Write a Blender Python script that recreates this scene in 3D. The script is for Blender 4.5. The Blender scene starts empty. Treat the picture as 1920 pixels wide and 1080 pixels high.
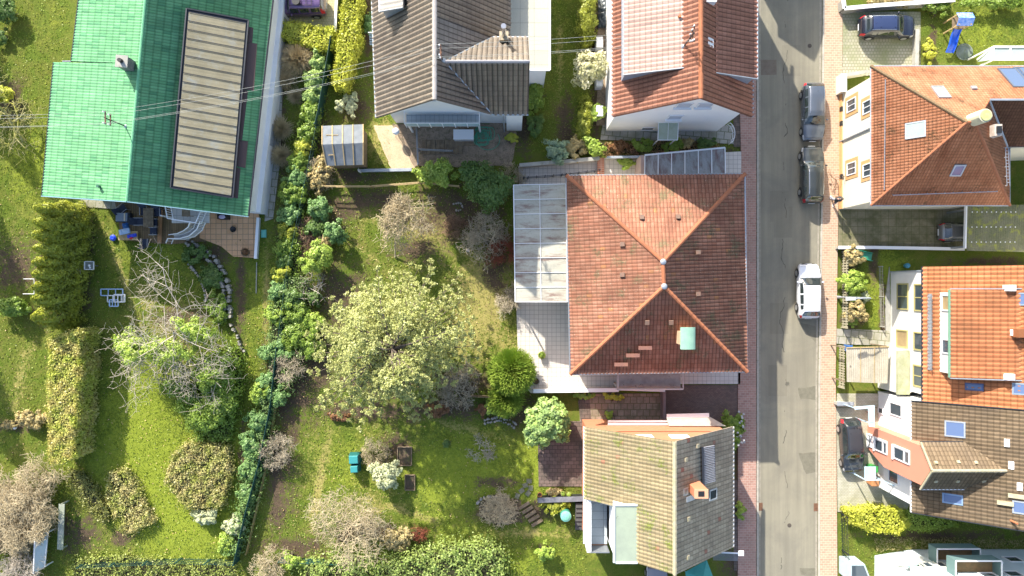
import bpy, bmesh, math, random
import numpy as np
from mathutils import Vector, Matrix
R = math.radians
H, F = 53.0, 1272.0            # drone height above the road, focal length in photo pixels
scene = bpy.context.scene
COL = scene.collection
# ---------------------------------------------------------------- camera
cam = bpy.data.cameras.new("camera"); camo = bpy.data.objects.new("camera", cam); COL.objects.link(camo)
camo.location = (0, 0, H); camo.rotation_euler = (0, 0, 0)
cam.sensor_width = 36; cam.lens = 36 * F / 1920; cam.clip_end = 2000; cam.clip_start = .5
scene.camera = camo
# ---------------------------------------------------------------- sky, sun, exposure
SUN_EL, SUN_AZ = 29.5, 28.0      # azimuth: from image-up towards the left
w = bpy.data.worlds.new("World"); scene.world = w; w.use_nodes = True
nt = w.node_tree; bg = nt.nodes['Background']
sky = nt.nodes.new('ShaderNodeTexSky'); sky.sky_type = 'NISHITA'; sky.sun_disc = False
sky.sun_elevation = R(SUN_EL); sky.sun_rotation = R(-SUN_AZ); sky.air_density = 1.0; sky.dust_density = 2.2; sky.ozone_density = 1.0
nt.links.new(sky.outputs[0], bg.inputs[0]); bg.inputs[1].default_value = 0.128
sl = bpy.data.lights.new("sun", 'SUN'); sl.energy = 4.0; sl.angle = R(.6); sl.color = (1.0, .93, .82)
so = bpy.data.objects.new("sun", sl); COL.objects.link(so); so.location = (-20, 40, 60)
sd = Vector((-math.sin(R(SUN_AZ)) * math.cos(R(SUN_EL)), math.cos(R(SUN_AZ)) * math.cos(R(SUN_EL)), math.sin(R(SUN_EL))))
so.rotation_euler = (-sd).to_track_quat('-Z', 'Y').to_euler()
vs = scene.view_settings; vs.view_transform = 'Standard'; vs.look = 'None'; vs.gamma = 1; vs.exposure = 1.38
try:
    scene.cycles.max_bounces = 6; scene.cycles.diffuse_bounces = 3; scene.cycles.transparent_max_bounces = 8
except Exception: pass
# ---------------------------------------------------------------- helpers
def P(px, py, z=0.0):
    k = (H - z) / F
    return Vector(((px - 960) * k, (540 - py) * k, z))
def V(*a): return Vector(a)
def totz(p, z): return Vector((p[0], p[1], z))
class MB:
    def __init__(s): s.v = []; s.f = []
    def add(s, vs, fs):
        o = len(s.v); s.v += [tuple(v) for v in vs]; s.f += [tuple(i + o for i in f) for f in fs]; return s
    def box(s, c, sx, sy, sz, rz=0, top=1.0):      # centre of the base
        c = Vector(c); m = Matrix.Rotation(rz, 3, 'Z'); vs = []
        for z, k in ((0, 1), (sz, top)):
            for a, b in ((-1, -1), (1, -1), (1, 1), (-1, 1)):
                vs.append(c + m @ Vector((a * sx / 2 * k, b * sy / 2 * k, z)))
        return s.add(vs, [(3, 2, 1, 0), (4, 5, 6, 7), (0, 1, 5, 4), (1, 2, 6, 5), (2, 3, 7, 6), (3, 0, 4, 7)])
    def obox(s, c, u, v, n, su, sv, sn):           # centred, own axes
        c = Vector(c); vs = []
        for k in (-.5, .5):
            for a, b in ((-.5, -.5), (.5, -.5), (.5, .5), (-.5, .5)):
                vs.append(c + u * a * su + v * b * sv + n * k * sn)
        return s.add(vs, [(3, 2, 1, 0), (4, 5, 6, 7), (0, 1, 5, 4), (1, 2, 6, 5), (2, 3, 7, 6), (3, 0, 4, 7)])
    def beam(s, p0, p1, wd, ht):                    # rectangular bar between two points
        p0 = Vector(p0); p1 = Vector(p1); d = (p1 - p0); L = d.length; d.normalize()
        up = Vector((0, 0, 1)) if abs(d.z) < .95 else Vector((1, 0, 0))
        sd_ = d.cross(up).normalized(); n = sd_.cross(d).normalized()
        return s.obox((p0 + p1) / 2, d, sd_, n, L, wd, ht)
    def cyl(s, p0, p1, r0, r1=None, n=10, caps=True):
        p0 = Vector(p0); p1 = Vector(p1); r1 = r0 if r1 is None else r1
        d = (p1 - p0).normalized(); up = Vector((0, 0, 1)) if abs(d.z) < .9 else Vector((1, 0, 0))
        a = d.cross(up).normalized(); b = d.cross(a).normalized(); vs = []
        for p, r in ((p0, r0), (p1, r1)):
            for i in range(n):
                t = 2 * math.pi * i / n; vs.append(p + a * math.cos(t) * r + b * math.sin(t) * r)
        fs = [(i, (i + 1) % n, n + (i + 1) % n, n + i) for i in range(n)]
        if caps: fs += [tuple(range(n))[::-1], tuple(range(n, 2 * n))]
        return s.add(vs, fs)
    def tube(s, pts, r, n=6):
        for a, b in zip(pts[:-1], pts[1:]): s.cyl(a, b, r, r, n, True)
        return s
    def prism(s, pts, z0, z1):                      # plan polygon, z1 number or list
        n = len(pts); zt = z1 if isinstance(z1, (list, tuple)) else [z1] * n
        vs = [(p[0], p[1], z0) for p in pts] + [(p[0], p[1], z) for p, z in zip(pts, zt)]
        return s.add(vs, [tuple(range(n))[::-1], tuple(range(n, 2 * n))] + [(i, (i + 1) % n, n + (i + 1) % n, n + i) for i in range(n)])
    def slab(s, pts, t):                            # 3-d polygon given thickness downwards along its normal
        pts = [Vector(p) for p in pts]; nn = (pts[1] - pts[0]).cross(pts[2] - pts[0]).normalized()
        if nn.z < 0: pts = pts[::-1]; nn = -nn
        n = len(pts); vs = [p - nn * t for p in pts] + pts
        return s.add(vs, [tuple(range(n))[::-1], tuple(range(n, 2 * n))] + [(i, (i + 1) % n, n + (i + 1) % n, n + i) for i in range(n)])
    def lathe(s, c, prof, n=16, axis=None):
        c = Vector(c); vs = []; m = len(prof)
        for r, z in prof:
            for i in range(n):
                t = 2 * math.pi * i / n; vs.append(c + Vector((r * math.cos(t), r * math.sin(t), z)))
        fs = [(j * n + i, j * n + (i + 1) % n, (j + 1) * n + (i + 1) % n, (j + 1) * n + i) for j in range(m - 1) for i in range(n)]
        fs += [tuple(range(n))[::-1], tuple(range((m - 1) * n, m * n))]
        return s.add(vs, fs)
    def ell(s, c, rx, ry, rz, n=12, m=8, rot=0):
        c = Vector(c); vs = []; mt = Matrix.Rotation(rot, 3, 'Z')
        for j in range(m + 1):
            ph = math.pi * j / m - math.pi / 2
            for i in range(n):
                t = 2 * math.pi * i / n
                vs.append(c + mt @ Vector((rx * math.cos(ph) * math.cos(t), ry * math.cos(ph) * math.sin(t), rz * math.sin(ph))))
        return s.add(vs, [(j * n + i, j * n + (i + 1) % n, (j + 1) * n + (i + 1) % n, (j + 1) * n + i) for j in range(m) for i in range(n)])
def rootloc(o):
    l = Vector((0, 0, 0))
    while o: l = l + o.location; o = o.parent
    return l
def mk(name, V_, F_, mat, parent=None, smooth=False, origin=None, local=False, uv=None):
    """numpy or list geometry -> one mesh object, origin at the thing's base"""
    V_ = np.asarray(V_, dtype=np.float64).reshape(-1, 3)
    if parent is not None: off = np.array(rootloc(parent)) if not local else np.zeros(3)
    elif origin is not None: off = np.array(origin, dtype=float)
    else:
        lo, hi = V_.min(0), V_.max(0); off = np.array([(lo[0] + hi[0]) / 2, (lo[1] + hi[1]) / 2, lo[2]])
    V_ = V_ - off
    me = bpy.data.meshes.new(name)
    if isinstance(F_, np.ndarray):
        nf, k = F_.shape
        me.vertices.add(len(V_)); me.vertices.foreach_set('co', V_.ravel().astype(np.float32))
        me.loops.add(nf * k); me.loops.foreach_set('vertex_index', F_.ravel().astype(np.int32))
        me.polygons.add(nf); me.polygons.foreach_set('loop_start', (np.arange(nf) * k).astype(np.int32))
        me.update(calc_edges=True)
    else:
        me.from_pydata(V_.tolist(), [], F_); me.update()
    if smooth: me.polygons.foreach_set('use_smooth', [True] * len(me.polygons))
    me.materials.append(mat)
    o = bpy.data.objects.new(name, me); COL.objects.link(o)
    if parent is not None: o.parent = parent
    else: o.location = off
    return o
def build(self, name, mat, parent=None, smooth=False, origin=None, local=False, bevel=0):
    o = mk(name, self.v, self.f, mat, parent, smooth, origin, local)
    if bevel:
        b = o.modifiers.new('bevel', 'BEVEL'); b.width = bevel; b.segments = 2; b.limit_method = 'ANGLE'
    return o
MB.build = build
def tag(o, label, cat, group=None):
    o['label'] = label; o['category'] = cat
    if group: o['group'] = group
    return o
def thing(name, label, cat, loc, rz=0, group=None):
    o = bpy.data.objects.new(name, None); COL.objects.link(o); o.location = loc; o.rotation_euler = (0, 0, rz)
    o.empty_display_size = .3
    return tag(o, label, cat, group)
def struct(o): o['kind'] = 'structure'; return o
def stuff(o, label=None, cat=None):
    o['kind'] = 'stuff'
    if label: o['label'] = label; o['category'] = cat
    return o
def area2(p): return sum(a[0] * b[1] - b[0] * a[1] for a, b in zip(p, p[1:] + p[:1])) / 2
def inset(pts, d):
    """shrink a convex plan polygon by d"""
    pts = [Vector((p[0], p[1])) for p in pts]
    if area2(pts) < 0: pts = pts[::-1]
    n = len(pts); out = []
    for i in range(n):
        a, b, c = pts[i - 1], pts[i], pts[(i + 1) % n]
        e1 = (b - a).normalized(); e2 = (c - b).normalized()
        n1 = Vector((-e1.y, e1.x)); n2 = Vector((-e2.y, e2.x))
        k = 1 + n1.dot(n2); out.append(b + (n1 + n2) * d / k)
    return out
# ---------------------------------------------------------------- materials
MATS = {}
def rgb(h):       # sRGB hex -> linear
    c = [int(h[i:i + 2], 16) / 255 for i in (0, 2, 4)]
    return tuple(((x + .055) / 1.055) ** 2.4 if x > .04 else x / 12.92 for x in c)
class NT:
    def __init__(s, name):
        s.m = bpy.data.materials.new(name); s.m.use_nodes = True; s.t = s.m.node_tree; s.b = s.t.nodes['Principled BSDF']
    def n(s, typ, _in=None, **kw):
        x = s.t.nodes.new('ShaderNode' + typ)
        for k, v in kw.items(): setattr(x, k, v)
        for k, v in (_in or {}).items():
            if hasattr(v, 'is_linked') or isinstance(v, bpy.types.NodeSocket): s.t.links.new(v, x.inputs[k])
            else: x.inputs[k].default_value = v
        return x
    def link(s, a, b): s.t.links.new(a, b)
    def co(s, kind='Object'): return s.n('TexCoord').outputs[kind]
    def noise(s, co, scale, detail=4, rough=.55, dist=0):
        return s.n('TexNoise', {'Vector': co, 'Scale': scale, 'Detail': detail, 'Roughness': rough, 'Distortion': dist}).outputs['Fac']
    def math(s, op, a, b=0.0, clamp=False):
        return s.n('Math', {0: a, 1: b}, operation=op, use_clamp=clamp).outputs[0]
    def ramp(s, fac, lo, hi):
        return s.n('MapRange', {'Value': fac, 'From Min': lo, 'From Max': hi}).outputs[0]
    def mix(s, fac, a, b, mode='MIX'):
        x = s.n('Mix', data_type='RGBA', blend_type=mode)
        for i, v in ((0, fac), (6, a), (7, b)):
            if isinstance(v, bpy.types.NodeSocket): s.t.links.new(v, x.inputs[i])
            else: x.inputs[i].default_value = v if i == 0 else ((*v, 1) if len(v) == 3 else v)
        return x.outputs[2]
    def fin(s, col=None, rough=.8, bump=None, bstr=.3, bdist=.02, metal=0, spec=.3):
        if col is not None:
            if isinstance(col, bpy.types.NodeSocket): s.link(col, s.b.inputs['Base Color'])
            else: s.b.inputs['Base Color'].default_value = (*col, 1)
        if isinstance(rough, bpy.types.NodeSocket): s.link(rough, s.b.inputs['Roughness'])
        else: s.b.inputs['Roughness'].default_value = rough
        s.b.inputs['Metallic'].default_value = metal; s.b.inputs['Specular IOR Level'].default_value = spec
        if bump is not None:
            bn = s.n('Bump', {'Height': bump, 'Strength': bstr, 'Distance': bdist}); s.link(bn.outputs[0], s.b.inputs['Normal'])
        return s.m
def vary(t, co, col, col2=None, scale=1.5, amt=.25, fine=30):
    """two-tone mottling plus fine grain"""
    c2 = col2 or tuple(c * .72 for c in col)
    a = t.ramp(t.noise(co, scale, 5, .6), .35, .65)
    c = t.mix(a, col, c2)
    g = t.ramp(t.noise(co, fine, 3, .7), .2, .8)
    g2 = t.n('CombineColor', {0: g, 1: g, 2: g}).outputs[0]
    lo = 1 - amt
    gg = t.n('MapRange', {'Value': g, 'To Min': lo, 'To Max': 1 + amt}).outputs[0]
    gc = t.n('CombineColor', {0: gg, 1: gg, 2: gg}).outputs[0]
    return t.mix(1.0, c, gc, 'MULTIPLY'), g
def M(name, col, col2=None, scale=1.5, rough=.75, amt=.15, fine=30, bump=.15, metal=0, spec=.3, stain=None, stain_at=(.58, .7)):
    if name in MATS: return MATS[name]
    t = NT(name); co = t.co(); c, g = vary(t, co, col, col2, scale, amt, fine)
    if stain is not None:
        f = t.ramp(t.noise(co, scale * 1.7, 6, .7, .4), *stain_at); c = t.mix(f, c, stain)
    MATS[name] = t.fin(c, rough, g, bump, .01, metal, spec); return MATS[name]
def streaked(name, c1, c2, stain, sc, at):
    t = NT(name); co = t.co(); st = t.n('Mapping', {'Vector': co, 'Scale': sc}).outputs[0]
    c = t.mix(t.ramp(t.noise(st, 1.6, 6, .7, .2), .35, .65), c1, c2); c = t.mix(t.math('MULTIPLY', t.ramp(t.noise(st, .9, 7, .7, .3), *at), .8), c, stain)
    g = t.ramp(t.noise(co, 7, 5, .75), .55, .68); c = t.mix(t.math('MULTIPLY', g, .5), c, tuple(x * .5 for x in c1))
    MATS[name] = t.fin(c, .75, None, spec=.2); return t.m
def plain(name, col, rough=.5, metal=0, spec=.5, coat=0, alpha=None):
    if name in MATS: return MATS[name]
    t = NT(name); t.fin(col, rough, None, metal=metal, spec=spec)
    t.b.inputs['Coat Weight'].default_value = coat
    MATS[name] = t.m; return t.m
def tilemat(name, c1, c2, moss=None, mossat=(.6, .72), dirt=None, dirtat=(.5, .7), tw=.3, th=.35, odd=None, oddp=.03, dscale=.5, groove=(.5, .4), lichen=0):
    """roof tiles: every tile its own tone, moss and dirt patches with shapes of their own"""
    t = NT(name); uv = t.n('UVMap').outputs[0]; sp = t.n('SeparateXYZ', {0: uv})
    fu = t.math('FLOOR', t.math('DIVIDE', sp.outputs[0], tw)); fv = t.math('FLOOR', t.math('DIVIDE', sp.outputs[1], th))
    cell = t.n('CombineXYZ', {0: fu, 1: fv}).outputs[0]
    wn = t.n('TexWhiteNoise', {'Vector': cell}, noise_dimensions='2D').outputs[0]
    co = t.co()
    c = t.mix(wn, c1, c2)
    if odd is not None: c = t.mix(t.math('GREATER_THAN', wn, 1 - oddp), c, odd)
    if dirt is not None:
        f = t.ramp(t.noise(co, dscale, 6, .65, .3), *dirtat); c = t.mix(t.math('MULTIPLY', f, .75), c, dirt)
    if moss is not None:
        f = t.ramp(t.math('ADD', t.math('MULTIPLY', t.noise(co, 9, 4, .7), .45), t.math('MULTIPLY', t.noise(co, .8, 3, .6), .55)), *mossat)
        c = t.mix(f, c, moss)
    if lichen:
        f = t.math('MULTIPLY', t.ramp(t.noise(co, 14, 3, .6), .62, .68), t.ramp(t.noise(co, .45, 4, .6), .47, .6)); c = t.mix(t.math('MULTIPLY', f, lichen), c, (.5, .47, .38))
    stv = t.n('Mapping', {'Vector': uv, 'Scale': (1.4, .16, 1)}).outputs[0]; sk = t.n('MapRange', {'Value': t.noise(stv, 1.3, 6, .7), 'From Min': .3, 'From Max': .7, 'To Min': .74, 'To Max': 1.14}).outputs[0]
    c = t.mix(1.0, c, t.n('CombineColor', {0: sk, 1: sk, 2: sk}).outputs[0], 'MULTIPLY')
    # tile joints darkened, the self-shadow of the tile profile painted in with grime
    du = t.math('FRACT', t.math('DIVIDE', sp.outputs[0], tw)); dv = t.math('FRACT', t.math('DIVIDE', sp.outputs[1], th))
    if groove[0]: c = t.mix(t.math('MULTIPLY', t.math('ADD', t.math('LESS_THAN', du, .13), t.math('GREATER_THAN', du, .9)), groove[0]), c, tuple(x * .3 for x in c1))
    if groove[1]: c = t.mix(t.math('MULTIPLY', t.math('ADD', t.math('LESS_THAN', dv, .1), t.math('GREATER_THAN', dv, .86)), groove[1]), c, tuple(x * .3 for x in c1))
    g = t.noise(co, 25, 4, .7)
    gg = t.n('MapRange', {'Value': g, 'From Min': .25, 'From Max': .75, 'To Min': .78, 'To Max': 1.2}).outputs[0]
    c = t.mix(1.0, c, t.n('CombineColor', {0: gg, 1: gg, 2: gg}).outputs[0], 'MULTIPLY')
    MATS[name] = t.fin(c, .8, g, .25, .01, 0, .15); return t.m
def brickmat(name, c1, c2, mortar, bw, bh, ms=.012, offset=.5, rot=0, stain=None, stain_at=(.5, .68), rough=.85, sc=.5, bump=.5, amt=.18):
    if name in MATS: return MATS[name]
    t = NT(name); co = t.co()
    mp = t.n('Mapping', {'Vector': co, 'Rotation': (0, 0, rot)}).outputs[0]
    br = t.n('TexBrick', {'Vector': mp, 'Color1': (*c1, 1), 'Color2': (*c2, 1), 'Mortar': (*mortar, 1), 'Scale': 1.0, 'Mortar Size': ms,
                          'Brick Width': bw, 'Row Height': bh, 'Mortar Smooth': .3}, offset=offset)
    c = br.outputs['Color']
    if stain is not None:
        f = t.ramp(t.noise(co, sc, 7, .68, .3), *stain_at); c = t.mix(t.math('MULTIPLY', f, .8), c, stain)
    g = t.noise(co, 28, 4, .7)
    gg = t.n('MapRange', {'Value': g, 'From Min': .25, 'From Max': .75, 'To Min': 1 - amt, 'To Max': 1 + amt}).outputs[0]
    c = t.mix(1.0, c, t.n('CombineColor', {0: gg, 1: gg, 2: gg}).outputs[0], 'MULTIPLY')
    hgt = t.math('SUBTRACT', t.math('MULTIPLY', g, .3), br.outputs['Fac'])
    MATS[name] = t.fin(c, rough, hgt, bump, .012, 0, .3); return t.m
def leafmat(name, c1, c2, trans=.25, c3=None):
    if name in MATS: return MATS[name]
    c1, c2 = [tuple(min(.8, x * k) for x, k in zip(c, (1.75, 1.7, 1.45))) for c in (c1, c2)]
    if c3: c3 = tuple(min(.8, x * 1.65) for x in c3)
    t = NT(name); ge = t.n('NewGeometry').outputs['Random Per Island']
    c = t.mix(ge, c1, c2)
    f = t.ramp(t.noise(t.co(), 1.3, 3), .38, .62)
    c = t.mix(f, c, c3 or tuple(x * .75 for x in c2))
    d = t.n('BsdfDiffuse', {'Color': c}); tr = t.n('BsdfTranslucent', {'Color': c})
    gl = t.n('BsdfGlossy', {'Roughness': .45, 'Color': (1, 1, 1, 1)})
    m1 = t.n('MixShader', {0: trans, 1: d.outputs[0], 2: tr.outputs[0]})
    m2 = t.n('MixShader', {0: .025, 1: m1.outputs[0], 2: gl.outputs[0]})
    t.link(m2.outputs[0], t.t.nodes['Material Output'].inputs[0]); t.t.nodes.remove(t.b)
    MATS[name] = t.m; return t.m
def glassmat(name, tint=(.05, .07, .09), rough=.05):
    if name in MATS: return MATS[name]
    t = NT(name); t.fin(tint, rough, None, spec=1.0); t.b.inputs['IOR'].default_value = 1.6; MATS[name] = t.m; return t.m
# ---------------------------------------------------------------- building helpers
class Pl:
    """a roof or wall plane; hit() finds where the sight line through a photo pixel meets it"""
    def __init__(s, a, b, c):
        s.o = Vector(a); s.n = (Vector(b) - s.o).cross(Vector(c) - s.o).normalized()
        if s.n.z < 0: s.n = -s.n
        s.u = Vector((0, 0, 1)).cross(s.n)
        s.u = s.u.normalized() if s.u.length > 1e-6 else Vector((1, 0, 0))
        s.v = s.n.cross(s.u).normalized()
        if s.v.z < 0: s.v = -s.v; s.u = -s.u
    def hit(s, px, py, up=0.0):
        c = Vector((0, 0, H)); d = P(px, py, 0) - c
        t = (s.o + s.n * up - c).dot(s.n) / d.dot(s.n)
        return c + d * t
    def at(s, x, y):
        z = s.o.z - (s.n.x * (x - s.o.x) + s.n.y * (y - s.o.y)) / s.n.z
        return Vector((x, y, z))
def tiles(parent, name, pl, poly, mat, tw=.3, th=.35, amp=.035, step=.03, kind='pan', slab=.12, slabmat=None):
    """real tiled surface over a convex roof polygon (list of pixels or 3-d points on the plane)"""
    pts = [pl.hit(*p) if len(p) == 2 else Vector(p) for p in poly]
    u, v, n = pl.u, pl.v, pl.n
    lu = [(p - pl.o).dot(u) for p in pts]; lv = [(p - pl.o).dot(v) for p in pts]
    u0, u1 = math.floor(min(lu) / tw) * tw, max(lu); v0, v1 = min(lv), max(lv)
    if kind == 'pan': offs = [0, .2, .4, .5, .6, .8]; hs = [0, .35, .95, 1, .95, .35]
    elif kind == 'rib': offs = [0, .12, .24, .9]; hs = [0, 1, 0, 0]
    elif kind == 'corr': offs = [0, .25, .5, .75]; hs = [0, .5, 1, .5]
    else: offs = [0, .93, .97]; hs = [1, 1, 0]
    nc = int((u1 - u0) / tw) + 2; nr = int((v1 - v0) / th) + 1
    us = np.concatenate([u0 + tw * (i + np.array(offs)) for i in range(nc)]); hu = np.tile(np.array(hs) * amp, nc)
    vv = []; hv = []
    for r in range(nr): vv += [v0 + r * th, v0 + (r + 1) * th]; hv += [step, 0]
    vv = np.array(vv); hv = np.array(hv); nu, nv = len(us), len(vv)
    U, W = np.meshgrid(us, vv); HH = hu[None, :] + hv[:, None]
    o = np.array(pl.o); X = o + U[..., None] * np.array(u) + W[..., None] * np.array(v) + HH[..., None] * np.array(n)
    idx = np.arange(nu * nv).reshape(nv, nu)
    Fq = np.stack([idx[:-1, :-1], idx[:-1, 1:], idx[1:, 1:], idx[1:, :-1]], -1).reshape(-1, 4)
    off = np.array(rootloc(parent)); X = X.reshape(-1, 3) - off
    me = bpy.data.meshes.new(name)
    me.vertices.add(len(X)); me.vertices.foreach_set('co', X.ravel()); me.loops.add(len(Fq) * 4); me.loops.foreach_set('vertex_index', Fq.ravel().astype(np.int32))
    me.polygons.add(len(Fq)); me.polygons.foreach_set('loop_start', (np.arange(len(Fq)) * 4).astype(np.int32)); me.update(calc_edges=True)
    bm = bmesh.new(); bm.from_mesh(me)
    cen = sum(pts, Vector()) / len(pts)
    for a, b in zip(pts, pts[1:] + pts[:1]):
        if (b - a).length < 1e-4: continue
        pn = (b - a).cross(n).normalized()
        if (cen - a).dot(pn) > 0: pn = -pn
        bmesh.ops.bisect_plane(bm, geom=bm.verts[:] + bm.edges[:] + bm.faces[:], plane_co=a - Vector(off), plane_no=pn, clear_outer=True, dist=1e-5)
    # slab under the tiles
    if slab:
        top = [p - Vector(off) - n * .004 for p in pts]; bot = [p - n * slab for p in top]; k = len(top)
        vsb = [bm.verts.new(p) for p in top + bot]
        bm.faces.new(vsb[:k]); bm.faces.new(vsb[k:][::-1])
        for i in range(k): bm.faces.new((vsb[i], vsb[(i + 1) % k], vsb[k + (i + 1) % k], vsb[k + i]))
    bm.to_mesh(me); bm.free(); me.update()
    co = np.empty(len(me.vertices) * 3, np.float32); me.vertices.foreach_get('co', co); co = co.reshape(-1, 3) + off - o
    li = np.empty(len(me.loops), np.int32); me.loops.foreach_get('vertex_index', li)
    # +.001 keeps tile borders on the right side of the floor()
    uvs = np.stack([co @ np.array(u) - u0 + 200 * tw, co @ np.array(v) - v0 + 200 * th], -1)[li]
    lay = me.uv_layers.new(name='UVMap'); lay.data.foreach_set('uv', uvs.astype(np.float32).ravel())
    me.materials.append(mat)
    ob = bpy.data.objects.new(name, me); COL.objects.link(ob); ob.parent = parent
    return ob
def ridge(parent, a, b, mat, r=.13, name='ridge_cap', seg=.4, up=.02):
    a = Vector(a) + V(0, 0, up); b = Vector(b) + V(0, 0, up); L = (b - a).length; n = max(1, int(L / seg)); m = MB(); d = (b - a) / n
    for i in range(n): m.cyl(a + d * i, a + d * (i + 1.06), r * 1.08, r * .9, 8)
    return m.build(name, mat, parent)
def gutter(parent, a, b, mat, r=.07, name='gutter'):
    return MB().cyl(a, b, r, r, 8).build(name, mat, parent)
def walls(parent, pts, z0, zt, mat, name='wall'):
    return MB().prism(pts, z0, zt).build(name, mat, parent)
def window(parent, c, u, v, n, w, h, frame, glass, fw=.07, bars=0, sill=None, surround=None, shutter=None, name='window', depth=.07, sur_w=.25, surd=.03):
    c = Vector(c); m = MB()
    m.obox(c + u * (w / 2 - fw / 2) + n * depth / 2, u, v, n, fw, h, depth); m.obox(c - u * (w / 2 - fw / 2) + n * depth / 2, u, v, n, fw, h, depth)
    m.obox(c + v * (h / 2 - fw / 2) + n * depth / 2, u, v, n, w - 2 * fw, fw, depth); m.obox(c - v * (h / 2 - fw / 2) + n * depth / 2, u, v, n, w - 2 * fw, fw, depth)
    for i in range(bars): m.obox(c + u * ((i + 1) / (bars + 1) - .5) * (w - fw) + n * depth * .4, u, v, n, fw * .7, h - 2 * fw, depth * .75)
    f = m.build(name, frame, parent)
    MB().obox(c + n * .012, u, v, n, w - 2 * fw + .01, h - 2 * fw + .01, .02).build('pane', glass, f)
    if sill: MB().obox(c - v * (h / 2 + .03) + n * .09, u, v, n, w + .16, .06, .18).build('sill', sill, f)
    if surround:
        s = MB()
        for q in (-1, 1): s.obox(c + u * q * (w / 2 + sur_w / 2 + .002) + n * surd / 2, u, v, n, sur_w, h + 2 * sur_w, surd)
        for q in (-1, 1): s.obox(c + v * q * (h / 2 + sur_w / 2 + .002) + n * surd / 2, u, v, n, w, sur_w, surd)
        s.build('surround', surround, f)
    return f
def skylight(parent, pl, px, frame, glass, name='skylight', raise_=.09, fw=.09):
    """px: pixel quad corners on the roof"""
    q = [pl.hit(*p) for p in px]; c = sum(q, Vector()) / 4
    us = [(p - c).dot(pl.u) for p in q]; vs_ = [(p - c).dot(pl.v) for p in q]
    w_ = (max(us) - min(us)) * .93; h_ = (max(vs_) - min(vs_)) * .93
    u, v, n = pl.u, pl.v, pl.n; m = MB()
    for k in (-1, 1):
        m.obox(c + u * k * (w_ / 2 - fw / 2) + n * raise_ / 2, u, v, n, fw, h_, raise_)
        m.obox(c + v * k * (h_ / 2 - fw / 2) + n * raise_ / 2, u, v, n, w_ - 2 * fw, fw, raise_)
    f = m.build(name, frame, parent)
    MB().obox(c + n * (raise_ - .03), u, v, n, w_ - 2 * fw + .01, h_ - 2 * fw + .01, .02).build('pane', glass, f)
    return f
def gable_block(parent, A, B, C, D, ze, zr, mat, drop=.15, z0=-.3):
    """A-B eave line, D-C the other, gables over B-C and A-D; plan points"""
    A, B, C, D = [Vector((p[0], p[1])) for p in (A, B, C, D)]
    R0 = (A + D) / 2; R1 = (B + C) / 2; ze -= drop; zr -= drop
    vs = [(*A, z0), (*B, z0), (*C, z0), (*D, z0), (*A, ze), (*B, ze), (*C, ze), (*D, ze), (*R0, zr), (*R1, zr)]
    fs = [(0, 1, 5, 4), (1, 2, 6, 9, 5), (2, 3, 7, 6), (3, 0, 4, 8, 7), (4, 5, 9, 8), (7, 8, 9, 6), (3, 2, 1, 0)]
    return MB().add(vs, fs).build('wall', mat, parent)
def asym_block(parent, A, B, C, D, z_ab, z_cd, ridge_pt, zr, mat, z0=-.3):
    """like gable_block, but the two eaves stand at different heights and the ridge off centre"""
    A, B, C, D = [Vector((p[0], p[1])) for p in (A, B, C, D)]; f = max(.1, min(.9, (Vector(ridge_pt.xy) - B).dot(C - B) / (C - B).length_squared)); R0 = A.lerp(D, f); R1 = B.lerp(C, f)
    vs = [(*A, z0), (*B, z0), (*C, z0), (*D, z0), (*A, z_ab), (*B, z_ab), (*C, z_cd), (*D, z_cd), (*R0, zr), (*R1, zr)]
    fs = [(0, 1, 5, 4), (1, 2, 6, 9, 5), (2, 3, 7, 6), (3, 0, 4, 8, 7), (4, 5, 9, 8), (7, 8, 9, 6), (3, 2, 1, 0)]
    return MB().add(vs, fs).build('wall', mat, parent)
def sheet(name, px, z, mat, z0=None, jitter=0, seed=0, obj=True):
    """a flat area laid on the ground from photo pixels; z0 gives it real edges"""
    pts = [P(x, y, z) for x, y in px]
    if jitter:
        rnd = random.Random(seed); out = []
        for a, b in zip(pts, pts[1:] + pts[:1]):
            n = max(1, int((b - a).length / .35))
            for i in range(n):
                q = a.lerp(b, i / n); out.append(Vector((q.x + rnd.uniform(-jitter, jitter), q.y + rnd.uniform(-jitter, jitter), z)))
        pts = out
    m = MB().prism(pts, z - .2 if z0 is None else z0, z)
    o = m.build(name, mat, origin=(0, 0, 0))
    return struct(o) if obj else o
def wires(name, label, cat, a, b, sag, r, mat, n=16, group=None):
    a, b = Vector(a), Vector(b)
    pts = [a.lerp(b, i / n) - V(0, 0, sag * 4 * (i / n) * (1 - i / n)) for i in range(n + 1)]
    return tag(MB().tube(pts, r, 5).build(name, mat), label, cat, group)
# ---------------------------------------------------------------- vegetation helpers
def rng(s): return np.random.RandomState(s)
def leaf_quads(C, N, S, r, aspect=.6, curl=.25):
    """diamond-shaped leaves, centres C, normals N, sizes S"""
    n = len(C); N = N / (np.linalg.norm(N, axis=1, keepdims=True) + 1e-9)
    T = r.normal(size=(n, 3)); T -= (T * N).sum(1, keepdims=True) * N; T /= (np.linalg.norm(T, axis=1, keepdims=True) + 1e-9)
    B = np.cross(N, T); S = S[:, None]
    V_ = np.stack([C - T * S, C - B * S * aspect + N * S * curl, C + T * S, C + B * S * aspect + N * S * curl], 1).reshape(-1, 3)
    return V_, np.arange(n * 4).reshape(-1, 4)
def unit(r, n, up=0.0):
    d = r.normal(size=(n, 3)); d /= np.linalg.norm(d, axis=1, keepdims=True)
    if up: d[:, 2] = np.abs(d[:, 2]) * (1 - up) + d[:, 2] * 0 + up * np.abs(d[:, 2]) if up >= 1 else np.where(d[:, 2] < -up, -d[:, 2], d[:, 2])
    return d
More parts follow.
